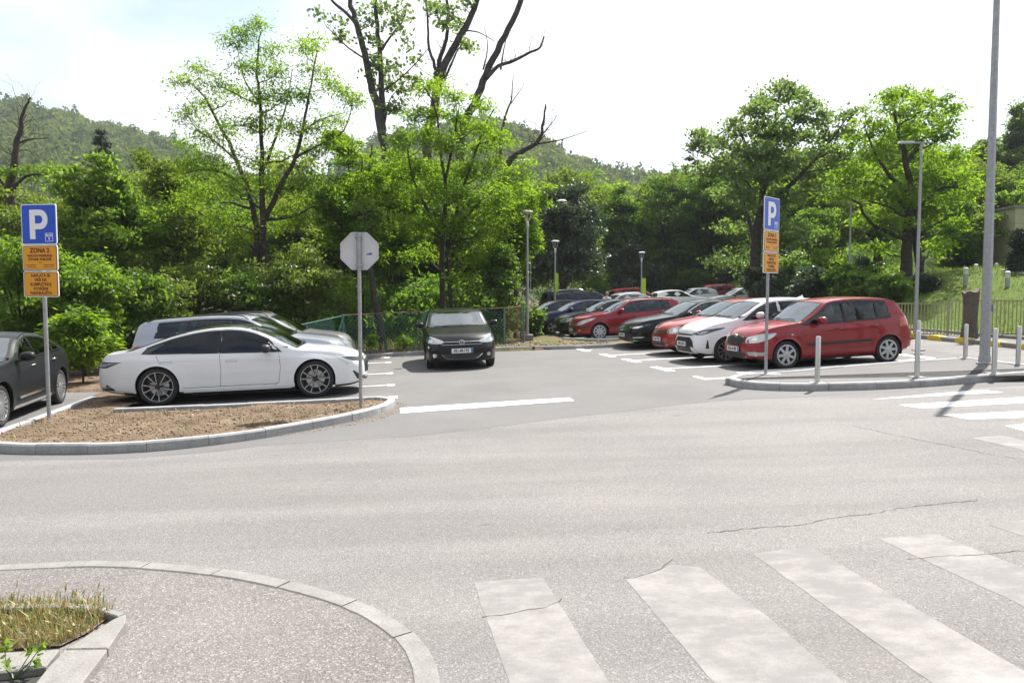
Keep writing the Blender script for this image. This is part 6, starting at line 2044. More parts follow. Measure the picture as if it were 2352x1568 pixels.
# --- two people beyond the cars
def person(label, p, h, hair, shirt, heading):
    t = thing('person', label, 'person', p, heading)
    me = bpy.data.meshes.new('body')
    J = {'pel': (0, 0, .53), 'che': (0, 0, .74), 'nek': (0, .0, .845), 'hed': (0, -.008, .905), 'top': (0, -.005, .965),
         'shl': (.105, 0, .80), 'ell': (.135, .01, .64), 'hal': (.14, -.05, .50), 'shr': (-.105, 0, .80), 'elr': (-.135, .01, .64), 'har': (-.14, -.04, .50),
         'hil': (.05, 0, .50), 'knl': (.055, -.02, .28), 'anl': (.06, .02, .045), 'tol': (.062, -.06, .02), 'hir': (-.05, 0, .50), 'knr': (-.055, .0, .28), 'anr': (-.06, .03, .045), 'tor': (-.062, -.05, .02)}
    rad = {'pel': (.085, .06), 'che': (.095, .062), 'nek': (.032, .032), 'hed': (.044, .052), 'top': (.036, .044), 'shl': .042, 'ell': .028, 'hal': .022, 'shr': .042, 'elr': .028, 'har': .022, 'hil': .055, 'knl': .038, 'anl': .025, 'tol': .022, 'hir': .055, 'knr': .038, 'anr': .025, 'tor': .022}
    ks = list(J)
    E_ = [('pel', 'che'), ('che', 'nek'), ('nek', 'hed'), ('hed', 'top'), ('che', 'shl'), ('shl', 'ell'), ('ell', 'hal'), ('che', 'shr'), ('shr', 'elr'), ('elr', 'har'), ('pel', 'hil'), ('hil', 'knl'), ('knl', 'anl'), ('anl', 'tol'), ('pel', 'hir'), ('hir', 'knr'), ('knr', 'anr'), ('anr', 'tor')]
    me.from_pydata([tuple(c * h for c in J[k]) for k in ks], [(ks.index(a), ks.index(b)) for a, b in E_], [])
    o = link('body', me, t)
    sk = o.modifiers.new('skin', 'SKIN')
    for i, k in enumerate(ks):
        r = rad[k]; r = r if hasattr(r, '__len__') else (r, r)
        me.skin_vertices[0].data[i].radius = (r[0] * h, r[1] * h)
    me.skin_vertices[0].data[0].use_root = True
    o.modifiers.new('smooth', 'SUBSURF').levels = 1
    dg = bpy.context.evaluated_depsgraph_get()
    m2 = bpy.data.meshes.new_from_object(o.evaluated_get(dg))
    o.modifiers.clear(); o.data = m2
    m2.materials.clear()
    for m_ in (M['skin'], shirt, M['trousers'], M['black']): m2.materials.append(m_)
    for f in m2.polygons:
        c = f.center / h
        f.material_index = 0 if c.z > .835 or (abs(c.x) > .11 and c.z < .66 and c.z > .45) else (1 if c.z > .515 else (2 if c.z > .05 else 3))
        f.use_smooth = True
    hb = MB().lathe([(0, .052), (.025, .048), (.042, .03), (.049, .0), (.046, -.03), (.04, -.04)], 16)
    hb.v = [(x * h, y * 1.12 * h + .010 * h, z * h) for x, y, z in hb.v]
    ho = hb.build('hair', hair, t, True); ho.location = (0, 0, .945 * h)
    fc = MB()
    for sg in (-1, 1): fc.lathe([(0, .006), (.006, .004), (.008, 0), (.006, -.004), (0, -.006)], 8, 'z', (sg * .018, -.052, .925))
    fc.v = [(x * h, y * h, z * h) for x, y, z in fc.v]
    fc.build('eyes', M['ink'], t)
    MB().add([(0, -.066 * h, .905 * h), (-.009 * h, -.048 * h, .903 * h), (.009 * h, -.048 * h, .903 * h), (0, -.048 * h, .93 * h), (0, -.045 * h, .899 * h)], [(0, 1, 3), (0, 3, 2), (0, 4, 1), (0, 2, 4)]).build('nose', M['skin'], t)
    for sg in (-1, 1): MB().lathe([(0, .014 * h), (.009 * h, 0), (0, -.014 * h)], 8, 'z', (sg * .046 * h, 0, .915 * h)).build('ear', M['skin'], t)
p = at(1394, 669, 39.5); person('white haired person in a pale lilac shirt walking behind the rear cars', Vector((p.x, p.y, p.z - 1.80)), 1.80, M['hair_grey'], M['shirt'], R(160))
p = at(1689, 676, 47); person('distant dark haired person in dark clothes beyond the white hatchback', Vector((p.x, p.y, p.z - 1.72)), 1.72, M['hair_dark'], M['shirt_dark'], R(20))
# ================================================================ vegetation
LM = {
 'locust': leaf_mat('locust_leaves', (0.088, 0.162, 0.016), (0.159, 0.248, 0.029), .56, (2.0, 1.95, .75), .012, .5),
 'bright': leaf_mat('bright_leaves', (0.077, 0.143, 0.018), (0.148, 0.227, 0.035), .55, (2.0, 1.98, .85), .02, .5),
 'olive': leaf_mat('olive_leaves', (0.065, 0.110, 0.019), (0.132, 0.179, 0.034), .52, (2.0, 1.95, .85), .02, .5),
 'dark': leaf_mat('dark_leaves', (0.029, 0.054, 0.025), (0.067, 0.099, 0.045), .30, (1.7, 1.8, .9), .06, .42),
 'mid': leaf_mat('mid_green_leaves', (0.059, 0.119, 0.021), (0.119, 0.188, 0.035), .54, (2.0, 1.98, .85), .02, .5),
 'poplar': leaf_mat('poplar_leaves', (0.067, 0.118, 0.040), (0.132, 0.188, 0.065), .52, (2.0, 2.0, .9), .03, .45),
 'needle': leaf_mat('needles', (0.012, 0.028, 0.012), (0.025, 0.045, 0.018), .15, (1.5, 1.6, .9), .04),
 'forest': leaf_mat('hill_forest_leaves', (0.046, 0.082, 0.024), (0.132, 0.165, 0.042), .34, (1.8, 1.8, .8), .0),
 'flower': pm('elder_flowers', (0.62, 0.60, 0.46), .8),
}
def unit(a):
    return a / (np.linalg.norm(a, axis=-1, keepdims=True) + 1e-9)
def leaf_quads(rs, C, A, N, L, W):
    """diamond leaves: centres C, long axes A, normals N"""
    A = unit(A); B = unit(np.cross(N, A))
    n = len(C)
    l = (L * rs.uniform(.65, 1.35, n))[:, None]; w = (W * rs.uniform(.7, 1.3, n))[:, None]
    N2 = np.cross(A, B)
    V = np.stack([C - A * l * .5, C + B * w * .5 - N2 * w * .12, C + A * l * .5 - N2 * l * .10, C - B * w * .5 - N2 * w * .12], 1).reshape(-1, 3)
    return V, np.arange(4 * n).reshape(n, 4)
def foliage(rs, K, Rk, n_per, L, W, style):
    n_per = n_per * 1.1 if n_per > 12 else n_per
    K = np.asarray(K, float); Rk = np.asarray(Rk, float)
    cnt = rs.poisson(n_per, len(K)) if n_per > 3 else np.full(len(K), n_per)
    idx = np.repeat(np.arange(len(K)), cnt)
    n = len(idx)
    off = rs.normal(0, 1, (n, 3)) * np.array([1, 1, .55]) * .55
    C = K[idx] + off * Rk[idx][:, None]
    if style == 'frond':
        A = off * np.array([1, 1, .25]) + rs.normal(0, .45, (n, 3)) + np.array([0, 0, -.18])
        N = np.array([0, 0, 1.0]) + rs.normal(0, .45, (n, 3))
    elif style == 'hang':
        A = rs.normal(0, .6, (n, 3)) + np.array([0, 0, -.8])
        N = rs.normal(0, 1, (n, 3)) + np.array([.2, -.4, .3])
    else:
        A = rs.normal(0, 1, (n, 3)); N = rs.normal(0, .8, (n, 3)) + np.array([0, 0, .75])
    V, Q = leaf_quads(rs, C, A, N, L, W)
    ck = rs.rand(len(K))
    tint = np.clip(.62 * ck[idx] + .5 * rs.rand(n) - .05, 0, 1)
    return V, Q, tint

def limb(mb, rr, a, b, r0, r1, sag=.12, n=4, sides=5, wob=.06):
    a, b = Vector(a), Vector(b)
    L_ = (b - a).length
    mid_up = Vector((0, 0, L_ * sag))
    pts, rad = [], []
    for k in range(n + 1):
        t = k / n
        p = a.lerp(b, t) + mid_up * (t * (1 - t) * 4) * -.35
        if 0 < k < n: p += Vector((rr.gauss(0, 1), rr.gauss(0, 1), rr.gauss(0, 1))) * L_ * wob * .5
        pts.append(p); rad.append(r0 + (r1 - r0) * t)
    mb.tube(pts, rad, sides, False)
    return pts

def tree(name, label, cat, base, trunks, clumps, leaf, seed, bark='bark', group=None, L=.20, W=.07, n_per=55, style='frond', flowers=0, twig=.010, bare_twigs=0):
    """trunks: [(points, r0, r1)], clumps: [(centre, (rx, ry, rz), n clusters, cluster radius)], all local to base"""
    rs = np.random.RandomState(seed); rr = random.Random(seed)
    t = thing(name, label, cat, base, 0, group)
    mb = MB()
    nodes = []
    for pts, r0, r1 in trunks:
        P = [Vector(p) for p in pts]
        sm = []
        for i in range(len(P) - 1):
            p0, p1, p2, p3 = P[max(i - 1, 0)], P[i], P[i + 1], P[min(i + 2, len(P) - 1)]
            for k in range(4):
                q = k / 4
                sm.append(.5 * ((2 * p1) + (p2 - p0) * q + (2 * p0 - 5 * p1 + 4 * p2 - p3) * q * q + (3 * p1 - p0 - 3 * p2 + p3) * q ** 3))
        sm.append(P[-1])
        m = len(sm) - 1
        rad = [r0 + (r1 - r0) * (k / m) ** .8 for k in range(m + 1)]
        mb.tube([p + Vector((rr.gauss(0, r0 * .10), rr.gauss(0, r0 * .10), 0)) for p in sm], rad, 8, True)
        nodes += list(zip(sm, rad))
    K, Rk = [], []
    for c, rad, ncl, cr in clumps:
        c = Vector(c)
        best, bd = None, 1e9
        for p, r in nodes:
            dz = c.z - p.z
            d = (c - p).length + (max(0, .35 * (c - p).to_2d().length - dz)) * 1.5
            if d < bd: best, bd = (p, r), d
        if best is None: continue
        p, r = best
        lr = min(r * .6, .022 + .018 * (c - p).length)
        lp = limb(mb, rr, p, c, lr, max(.010, lr * .35), .1, 5, 5)
        pts = rs.normal(0, 1, (ncl, 3)); pts = unit(pts) * (rs.rand(ncl, 1) ** .45)
        for q in pts:
            k = c + Vector((q[0] * rad[0], q[1] * rad[1], q[2] * rad[2]))
            j = min(lp, key=lambda a: (a - k).length + max(0, a.z - k.z) * .6)
            if (j - k).length > .05: limb(mb, rr, j, k, twig, twig * .4, .1, 2, 3)
            K.append(tuple(k)); Rk.append(cr * rr.uniform(.7, 1.25))
    for p, r in nodes:
        for _ in range(bare_twigs):
            if r < .14 and rr.random() < .5:
                d = Vector((rr.gauss(0, 1), rr.gauss(0, 1), rr.uniform(.2, 1.4))).normalized()
                limb(mb, rr, p, p + d * rr.uniform(.5, 1.8), r * .25, .005, -.1, 4, 3, .12)
    mb.build('trunk', M[bark], t, True, sharp=60)
    if K:
        V, Q, tint = foliage(rs, K, Rk, n_per, L, W, style)
        link('crown', np_mesh('crown', V, Q, LM[leaf], tint), t)
        if flowers:
            sel = rs.randint(0, len(K), flowers)
            fk = np.array(K)[sel] + rs.normal(0, .12, (flowers, 3)) + np.array([-.05, -.25, .15])
            ii_ = np.repeat(np.arange(flowers), 16)
            C = fk[ii_] + rs.normal(0, 1, (len(ii_), 3)) * np.array([.075, .075, .02])
            V, Q = leaf_quads(rs, C, rs.normal(0, 1, (len(ii_), 3)), rs.normal(0, .3, (len(ii_), 3)) + np.array([0, 0, 1]), .05, .05)
            o = link('blossom', np_mesh('blossom', V, Q, LM['flower']), t, 'stuff')
    return t
def crown_clumps(rs, c, rad, n, size, ncl, cr, hollow=.35):
    """clumps filling an ellipsoid, more of them near its skin"""
    out = []
    for _ in range(n):
        d = unit(rs.normal(0, 1, 3)); k = hollow + (1 - hollow) * rs.rand() ** .6
        p = np.array(c) + d * np.array(rad) * k
        s = size * rs.uniform(.7, 1.3)
        out.append((tuple(p), (s, s, s * .62), max(2, int(ncl * rs.uniform(.7, 1.3))), cr))
    return out
def px_tree(name, label, cat, u, v0, v1, hw, d, leaf, seed, vb=None, n=34, ncl=8, trunk_r=.13, lean=(0, 0), forks=3, **kw):
    """a tree whose crown spans v0..v1 and u +- hw at distance d, rooted in the terrain"""
    rs = np.random.RandomState(seed * 7 + 1)
    top, bot, lft, rgt = at(u, v0, d), at(u, v1, d), at(u - hw, (v0 + v1) / 2, d), at(u + hw, (v0 + v1) / 2, d)
    bx, by = top.x + lean[0], d + lean[1]
    bz = float(terrain_z(bx, by)) - .05
    base = Vector((bx, by, bz))
    cz = (top.z + bot.z) / 2 - bz
    rx, rz = (rgt.x - lft.x) / 2, (top.z - bot.z) / 2
    c = (top.x - bx, d - by, cz)
    sz = kw.pop('size', .30 * min(rx, rz) + .15)
    cl = crown_clumps(rs, c, (rx - sz * .6, min(rx, 3.2) * .9, rz - sz * .5), n, sz, ncl, kw.pop('cr', max(.26, sz * .42)))
    hb = max(.4, cz - rz * .75)
    trunks = [([(0, 0, -.3), (c[0] * .15, c[1] * .15, hb * .5), (c[0] * .4, c[1] * .4, hb)], trunk_r, trunk_r * .75)]
    for k in range(forks):
        a = 6.283 * (k + rs.rand() * .6) / forks
        e = (c[0] + math.cos(a) * rx * .5, c[1] + math.sin(a) * rx * .4, cz + rz * rs.uniform(.35, .75))
        trunks.append(([(c[0] * .4, c[1] * .4, hb), (c[0] * .5 + math.cos(a) * rx * .2, c[1] * .5 + math.sin(a) * rx * .2, (hb + e[2]) / 2), e], trunk_r * .7, .02))
    return tree(name, label, cat, base, trunks, cl, leaf, seed, **kw)

# ---------------------------------------------------------------- the front row of trees, one by one
D1 = 27.0
def loc(u, v, d, base):
    return at(u, v, d) - base
# T1: tall airy locust with a forked trunk
b = at(597, 800, D1); b.z = float(terrain_z(b.x, b.y)) - .1
q = lambda u, v, dd=0.0: tuple(loc(u, v, D1 + dd, b))
tr = [([(0, 0, -.2), q(590, 600), q(588, 520), q(572, 440), q(545, 370, .3), q(505, 290, .6), q(470, 225, .8), q(435, 190, 1)], .17, .02),
      ([(.22, .1, -.2), q(607, 600), q(603, 500, -.2), q(600, 420, -.2), q(600, 330, -.3), q(597, 240, -.4), q(590, 150, -.4), q(598, 75, -.3)], .17, .02),
      ([q(607, 505), q(650, 415, -.6), q(680, 360, -.8), q(700, 270, -.8), q(715, 190, -.8), q(728, 110, -.6)], .11, .015),
      ([q(600, 400), q(625, 340, .4), q(655, 250, .7), q(672, 160, .8)], .08, .012),
      ([q(680, 360, -.8), q(740, 330, -1), q(790, 300, -1), q(810, 235, -1)], .05, .012),
      ([q(700, 300, -.8), q(735, 275, -.6), q(790, 260, -.5)], .04, .010),
      ([q(572, 440), q(520, 400, -.8), q(470, 390, -1.2), q(420, 400, -1.2)], .06, .012),
      ([q(597, 240), q(560, 180, .2), q(545, 110, .3)], .04, .010), ([q(545, 370), q(500, 330, 0), q(455, 300, .2), q(430, 265, .2)], .05, .010)]
cl = []
rs0 = np.random.RandomState(5)
for u, v, s, n in ((435, 190, .55, 5), (470, 160, .5, 4), (430, 265, .5, 4), (480, 240, .55, 5), (540, 100, .45, 4), (560, 75, .4, 4), (600, 60, .4, 4), (620, 110, .55, 5), (575, 150, .55, 6), (640, 165, .55, 6), (690, 110, .4, 3), (725, 100, .35, 3), (725, 160, .45, 4),
                     (510, 200, .5, 3), (550, 220, .6, 6), (600, 215, .6, 7), (655, 230, .6, 6), (705, 220, .5, 5), (755, 190, .45, 4), (790, 215, .45, 4), (810, 235, .4, 4), (480, 315, .55, 5), (520, 290, .5, 5), (570, 290, .6, 6), (620, 290, .65, 7), (670, 300, .6, 6), (720, 285, .5, 4), (770, 280, .4, 4),
                     (430, 330, .5, 4), (450, 380, .6, 6), (500, 370, .6, 6), (560, 360, .6, 5), (630, 360, .6, 5), (700, 350, .7, 7), (760, 335, .55, 5), (470, 440, .8, 9), (530, 430, .8, 9), (640, 430, .7, 8), (700, 420, .8, 9), (420, 470, .7, 8), (500, 500, .8, 9), (680, 490, .8, 9), (740, 470, .8, 9), (620, 520, .6, 5), (550, 540, .7, 7)):
    cl.append((q(u, v, rs0.uniform(-1.3, 1.3)), (s, s * 1.2, s * .6), n + 2, .48))
tree('locust_tree', 'tall airy locust tree with a double trunk left of the stop sign', 'tree', b, tr, cl, 'locust', 11, L=.145, W=.05, n_per=58, style='frond')
# T2, T3 and neighbours
px_tree('locust_tree', 'yellow green locust tree between the tall airy locust and the many stemmed one', 'tree', 815, 250, 620, 105, 29, 'locust', 12, n=46, ncl=8, trunk_r=.12, L=.16, W=.058, n_per=78, forks=3, lean=(.2, 0))
b = at(1018, 770, 28.0); b.z = float(terrain_z(b.x, b.y)) - .1
q = lambda u, v, dd=0.0: tuple(loc(u, v, 28.0 + dd, b))
tr = [([(0, 0, -.2), q(1015, 620), q(1020, 500), q(1022, 420), q(1010, 330), q(1000, 250), q(975, 200)], .12, .02), ([(.45, .3, -.2), q(1030, 600), q(1050, 480, .3), q(1085, 370, .3), q(1110, 300, .4), q(1135, 250, .4)], .09, .02),
      ([q(1022, 600), q(1070, 500, -.5), q(1130, 440, -.8), q(1190, 410, -.8)], .08, .02), ([q(1018, 560), q(975, 470, -.4), q(945, 400, -.5), q(935, 330, -.5)], .08, .02), ([q(1022, 420), q(1040, 330, -.4), q(1055, 240, -.4)], .07, .015)]
cl = []
for u, v, s, n in ((975, 205, .5, 5), (1005, 200, .45, 4), (1050, 225, .5, 5), (1100, 245, .5, 5), (960, 260, .6, 6), (1010, 260, .6, 7), (1060, 280, .7, 8), (1115, 285, .6, 6), (935, 320, .7, 8), (985, 320, .7, 8), (1040, 330, .7, 9), (1095, 335, .7, 9), (1145, 320, .6, 7), (910, 380, .8, 9), (960, 385, .8, 9), (1010, 390, .8, 9), (1070, 395, .8, 10), (1130, 390, .8, 9), (1180, 390, .8, 8),
                     (930, 445, .8, 9), (990, 450, .8, 9), (1050, 455, .9, 10), (1110, 455, .9, 10), (1170, 450, .9, 10), (1205, 440, .6, 7), (950, 510, .8, 8), (1010, 520, .8, 8), (1080, 520, .8, 9), (1145, 515, .9, 9), (970, 580, .7, 6), (1090, 580, .8, 7), (1140, 570, .7, 6), (1060, 640, .6, 5), (1090, 600, .6, 5)):
    cl.append((q(u, v, rs0.uniform(-1.5, 1.5)), (s, s * 1.2, s * .6), n, .42))
tree('locust_tree', 'many stemmed bright locust tree right behind the black hatchback', 'tree', b, tr, cl, 'locust', 13, L=.16, W=.058, n_per=78)
px_tree('locust_tree', 'yellow green tree filling the gap left of the tall disc lamp', 'tree', 1185, 390, 640, 85, 31, 'locust', 14, n=36, ncl=8, trunk_r=.10, n_per=70, L=.16, W=.06)
px_tree('locust_tree', 'leafy tree behind and between the two middle locusts', 'tree', 905, 330, 640, 85, 32, 'locust', 15, n=36, ncl=8, trunk_r=.11, n_per=70, L=.16, W=.06)
# leaning dark trunk behind the fence
b = at(884, 792, 25.8); b.z = float(terrain_z(b.x, b.y)) - .1
tree('leaning_trunk', 'bare dark trunk leaning left behind the chain link fence', 'tree', b, [([(0, 0, -.2), tuple(loc(872, 740, 25.8, b)), tuple(loc(858, 670, 25.9, b)), tuple(loc(848, 590, 26, b)), tuple(loc(842, 480, 26.2, b))], .16, .07)],
     [(tuple(loc(835, 470, 26, b)), (.8, .8, .5), 9, .35), (tuple(loc(860, 520, 26, b)), (.7, .7, .4), 8, .35), (tuple(loc(820, 560, 26, b)), (.6, .6, .4), 7, .3)], 'mid', 16, n_per=40)
# left side
px_tree('walnut_tree', 'broad leaved bright tree rising behind the left parking sign shrubs', 'tree', 235, 345, 700, 120, 27, 'bright', 17, n=42, ncl=8, trunk_r=.14, L=.19, W=.10, n_per=44, style='leaf')
px_tree('olive_green_tree', 'dull olive tree left of the tall airy locust', 'tree', 400, 330, 650, 105, 30, 'olive', 18, n=42, ncl=8, trunk_r=.14, L=.13, W=.08, n_per=52, style='leaf')
px_tree('olive_green_tree', 'olive green tree behind the left edge shrubs', 'tree', 60, 440, 720, 110, 27, 'olive', 19, n=30, ncl=8, trunk_r=.12, L=.14, W=.08, n_per=44, style='leaf')
px_tree('bright_shrub', 'bright green bush behind the dark saloon at the left edge', 'shrub', 40, 500, 850, 125, 19.5, 'bright', 20, n=34, ncl=8, trunk_r=.05, L=.15, W=.075, n_per=50, style='leaf', forks=5)
px_tree('bright_shrub', 'rounded bright bush right of the left parking sign', 'shrub', 185, 560, 850, 105, 19.5, 'bright', 21, n=34, ncl=8, trunk_r=.05, L=.13, W=.07, n_per=50, style='leaf', forks=5)
px_tree('locust_sapling', 'young feathery locust growing from the soil edge behind the dark saloon', 'shrub', 185, 690, 875, 60, 17.6, 'locust', 22, n=22, ncl=7, trunk_r=.03, L=.17, W=.065, n_per=34, forks=4)
px_tree('bright_shrub', 'mid green bush behind the tail of the silver estate', 'shrub', 315, 590, 850, 105, 21.5, 'mid', 23, n=34, ncl=8, trunk_r=.05, L=.13, W=.07, n_per=54, style='leaf', forks=5)
px_tree('elder_bush', 'elder bush with pale blossoms above the silver estate', 'shrub', 450, 590, 800, 115, 22.5, 'olive', 24, n=36, ncl=8, trunk_r=.05, L=.12, W=.06, n_per=56, style='leaf', forks=5, flowers=34)
px_tree('elder_bush', 'elder bush with pale blossoms left of the stop sign post', 'shrub', 690, 540, 800, 110, 24, 'olive', 25, n=36, ncl=8, trunk_r=.05, L=.12, W=.06, n_per=54, style='leaf', forks=5, flowers=46)
px_tree('elder_bush', 'elder bush with scattered blossoms in front of the tall airy locust', 'shrub', 570, 600, 790, 95, 23.5, 'mid', 26, n=32, ncl=8, trunk_r=.05, L=.12, W=.06, n_per=54, style='leaf', forks=5, flowers=30)
# small plants by the fence
px_tree('young_plant', 'lit young leafy plant behind the stop sign post by the fence', 'plant', 850, 765, 802, 18, 22.9, 'bright', 27, n=8, ncl=5, trunk_r=.012, L=.14, W=.05, n_per=9, forks=3, size=.14, cr=.12)
px_tree('young_plant', 'low lit plant at the fence foot left of the black hatchback', 'plant', 925, 770, 800, 26, 23.6, 'bright', 28, n=9, ncl=5, trunk_r=.012, L=.12, W=.045, n_per=10, forks=3, size=.14, cr=.14)
px_tree('ivy_bush', 'ivy covered bush at the fence end beside the rusty gate', 'shrub', 1150, 560, 790, 45, 28.2, 'mid', 29, n=26, ncl=8, trunk_r=.05, L=.12, W=.08, n_per=46, style='leaf', forks=4)
px_tree('ivy_bush', 'leafy climbing bush just right of the tall disc lamp', 'shrub', 1227, 690, 775, 14, 32, 'mid', 30, n=12, ncl=7, trunk_r=.04, L=.12, W=.08, n_per=40, style='leaf', forks=4)
# the dark tree and the middle wood
px_tree('dark_tree', 'dark whitish glinting tree behind the far disc lamps', 'tree', 1300, 400, 690, 98, 50, 'dark', 31, n=64, ncl=9, trunk_r=.2, L=.20, W=.14, n_per=46, style='leaf')
px_tree('bright_shrub', 'yellow green bush low behind the rear row of cars', 'shrub', 1372, 610, 690, 34, 62, 'bright', 32, n=18, ncl=7, trunk_r=.05, L=.16, W=.10, n_per=36, style='leaf', forks=4)
px_tree('dark_shrub', 'dull low bush right of the yellow green bush', 'shrub', 1430, 630, 692, 45, 63, 'dark', 33, n=18, ncl=7, trunk_r=.05, L=.17, W=.11, n_per=36, style='leaf', forks=4)
px_tree('wood_tree', 'slim leafy tree left of the lamp with the full lime panel', 'tree', 1425, 420, 670, 62, 66, 'mid', 34, n=40, ncl=8, trunk_r=.18, L=.24, W=.13, n_per=40)
px_tree('wood_tree', 'leafy tree with a straight dark trunk behind the lamp with the lime panel', 'tree', 1545, 360, 690, 85, 67, 'mid', 35, n=56, ncl=8, trunk_r=.24, L=.24, W=.13, n_per=44)
px_tree('wood_tree', 'soft green tree between the straight trunk tree and the big forked tree', 'tree', 1625, 400, 690, 70, 68, 'mid', 36, n=46, ncl=8, trunk_r=.2, L=.24, W=.13, n_per=42)
px_tree('conifer_top_tree', 'tree with a dark tip behind the middle wood', 'tree', 1590, 340, 560, 40, 75, 'dark', 37, n=24, ncl=7, trunk_r=.2, L=.3, W=.12, n_per=40)
# big forked tree
D2 = 44.0
b = at(1730, 720, D2); b.z = float(terrain_z(b.x, b.y)) - .1
q = lambda u, v, dd=0.0: tuple(loc(u, v, D2 + dd, b))
tr = [([(0, 0, -.3), q(1738, 560), q(1745, 500), q(1757, 420), q(1775, 330), q(1785, 250), q(1795, 200)], .40, .03), ([q(1745, 500), q(1800, 440, -.5), q(1860, 380, -.8), q(1910, 320, -1), q(1945, 270, -1)], .2, .03),
      ([q(1757, 430), q(1720, 350, .8), q(1690, 290, 1.2), q(1650, 310, 1)], .16, .03), ([q(1735, 560), q(1700, 440, 1), q(1660, 380, 1.4), q(1610, 350, 1.4)], .16, .03), ([q(1775, 330), q(1840, 270, .8), q(1870, 230, .8)], .1, .03), ([(.8, .5, -.3), q(1765, 620), q(1755, 520)], .3, .16)]
rs1 = np.random.RandomState(8)
cl = []
for u, v, s, n in ((1790, 205, 1.0, 9), (1760, 225, .9, 8), (1825, 215, .9, 8), (1860, 235, .8, 6), (1735, 250, 1.0, 9), (1780, 265, 1.1, 10), (1830, 265, 1.0, 9), (1890, 275, .8, 7), (1940, 265, .7, 6), (1700, 290, 1.0, 9), (1750, 300, 1.1, 10), (1800, 310, 1.1, 10), (1850, 310, 1.1, 9), (1900, 310, 1.0, 9), (1945, 305, .8, 7),
                     (1595, 305, .7, 5), (1620, 330, .9, 7), (1660, 330, 1.0, 9), (1705, 345, 1.1, 10), (1760, 355, 1.1, 10), (1815, 360, 1.1, 9), (1870, 355, 1.1, 9), (1920, 345, .9, 8), (1640, 385, 1.0, 9), (1690, 395, 1.1, 10), (1740, 400, 1.1, 9), (1800, 405, 1.0, 8), (1855, 400, 1.0, 8), (1905, 385, .9, 7), (1670, 445, 1.0, 8), (1720, 460, 1.0, 8), (1800, 460, 1.0, 8), (1850, 440, .9, 7), (1890, 430, .8, 6),
                     (1690, 520, 1.1, 9), (1780, 520, 1.1, 9), (1830, 540, 1.0, 8), (1670, 590, 1.0, 8), (1800, 600, 1.0, 8), (1710, 620, 1.0, 7)):
    cl.append((q(u, v, rs1.uniform(-2, 2)), (s, s * 1.2, s * .65), n, .52))
tree('forked_tree', 'large forked grey green tree above the turned parking sign', 'tree', b, tr, cl, 'poplar', 38, L=.22, W=.16, n_per=44, style='leaf')
# big locust at the fence
D3 = 37.0
b = at(2080, 706, D3); b.z = float(terrain_z(b.x, b.y)) - .1
q = lambda u, v, dd=0.0: tuple(loc(u, v, D3 + dd, b))
tr = [([(0, 0, -.3), q(2083, 600), q(2087, 500), q(2088, 420), q(2075, 350), q(2060, 290), q(2050, 230)], .36, .03), ([q(2087, 440), q(2040, 400, -.8), q(2000, 330, -1), q(1985, 290, -1)], .14, .02), ([q(2087, 480), q(2020, 425, .8), q(1960, 420, 1), q(1920, 430, 1)], .14, .02),
      ([q(2080, 380), q(2120, 320, .5), q(2155, 300, .6), q(2185, 270, .6)], .12, .02), ([q(2087, 500), q(2150, 440, -.5), q(2190, 430, -.8), q(2230, 440, -.8)], .12, .02), ([(.9, .3, -.3), q(2110, 600), q(2098, 520)], .22, .15), ([q(2088, 560), q(2140, 520, -.8), q(2180, 500, -1)], .1, .02)]
cl = []
for u, v, s, n in ((2045, 225, .7, 6), (2075, 215, .7, 6), (2110, 220, .7, 7), (2145, 235, .7, 7), (2020, 245, .7, 6), (2060, 260, .8, 8), (2105, 265, .9, 9), (2150, 270, .8, 8), (2185, 265, .7, 6), (1990, 280, .7, 6), (2030, 300, .8, 7), (2080, 310, .9, 8), (2130, 310, .9, 9), (2175, 310, .8, 8), (1975, 330, .7, 6), (2010, 345, .8, 7), (2110, 355, .9, 8), (2160, 355, .9, 9), (2200, 350, .7, 7),
                     (1935, 400, .8, 7), (1975, 395, .8, 8), (2020, 395, .9, 8), (2130, 400, .9, 9), (2180, 400, .9, 9), (2215, 395, .7, 6), (1925, 445, .8, 7), (1980, 445, .9, 8), (2040, 445, .9, 8), (2130, 450, 1.0, 10), (2190, 450, 1.0, 9), (2240, 440, .7, 6), (1990, 505, .9, 8), (2040, 510, .9, 7), (2130, 510, 1.0, 9), (2190, 510, .9, 9), (2020, 570, .9, 8), (2150, 570, .9, 8), (2030, 630, .8, 6)):
    cl.append((q(u, v, rs1.uniform(-2, 2)), (s, s * 1.2, s * .55), n, .46))
tree('locust_tree', 'big spreading locust tree with a thick dark trunk behind the picket fence', 'tree', b, tr, cl, 'locust', 39, L=.24, W=.09, n_per=46)
px_tree('yellow_green_tree', 'yellow green tree overhanging the lawn left of the thick lamp pole', 'tree', 2215, 430, 650, 75, 44, 'bright', 40, n=44, ncl=8, trunk_r=.2, L=.2, W=.11, n_per=44)
px_tree('yellow_green_tree', 'small yellow green tree right of the thick lamp pole', 'tree', 2318, 430, 640, 58, 50, 'bright', 41, n=36, ncl=8, trunk_r=.2, L=.22, W=.12, n_per=40)
px_tree('poplar_tree', 'thin dark poplar crown left of the thick lamp pole top', 'tree', 2268, 310, 400, 34, 75, 'poplar', 42, n=26, ncl=7, size=.55, cr=.5, trunk_r=.2, L=.28, W=.2, n_per=26, style='leaf', forks=2)
px_tree('poplar_tree', 'tall ragged poplar cut off by the right picture edge', 'tree', 2345, 225, 450, 34, 75, 'poplar', 43, n=60, ncl=7, size=.55, cr=.5, trunk_r=.22, L=.28, W=.2, n_per=30, style='leaf', forks=2)
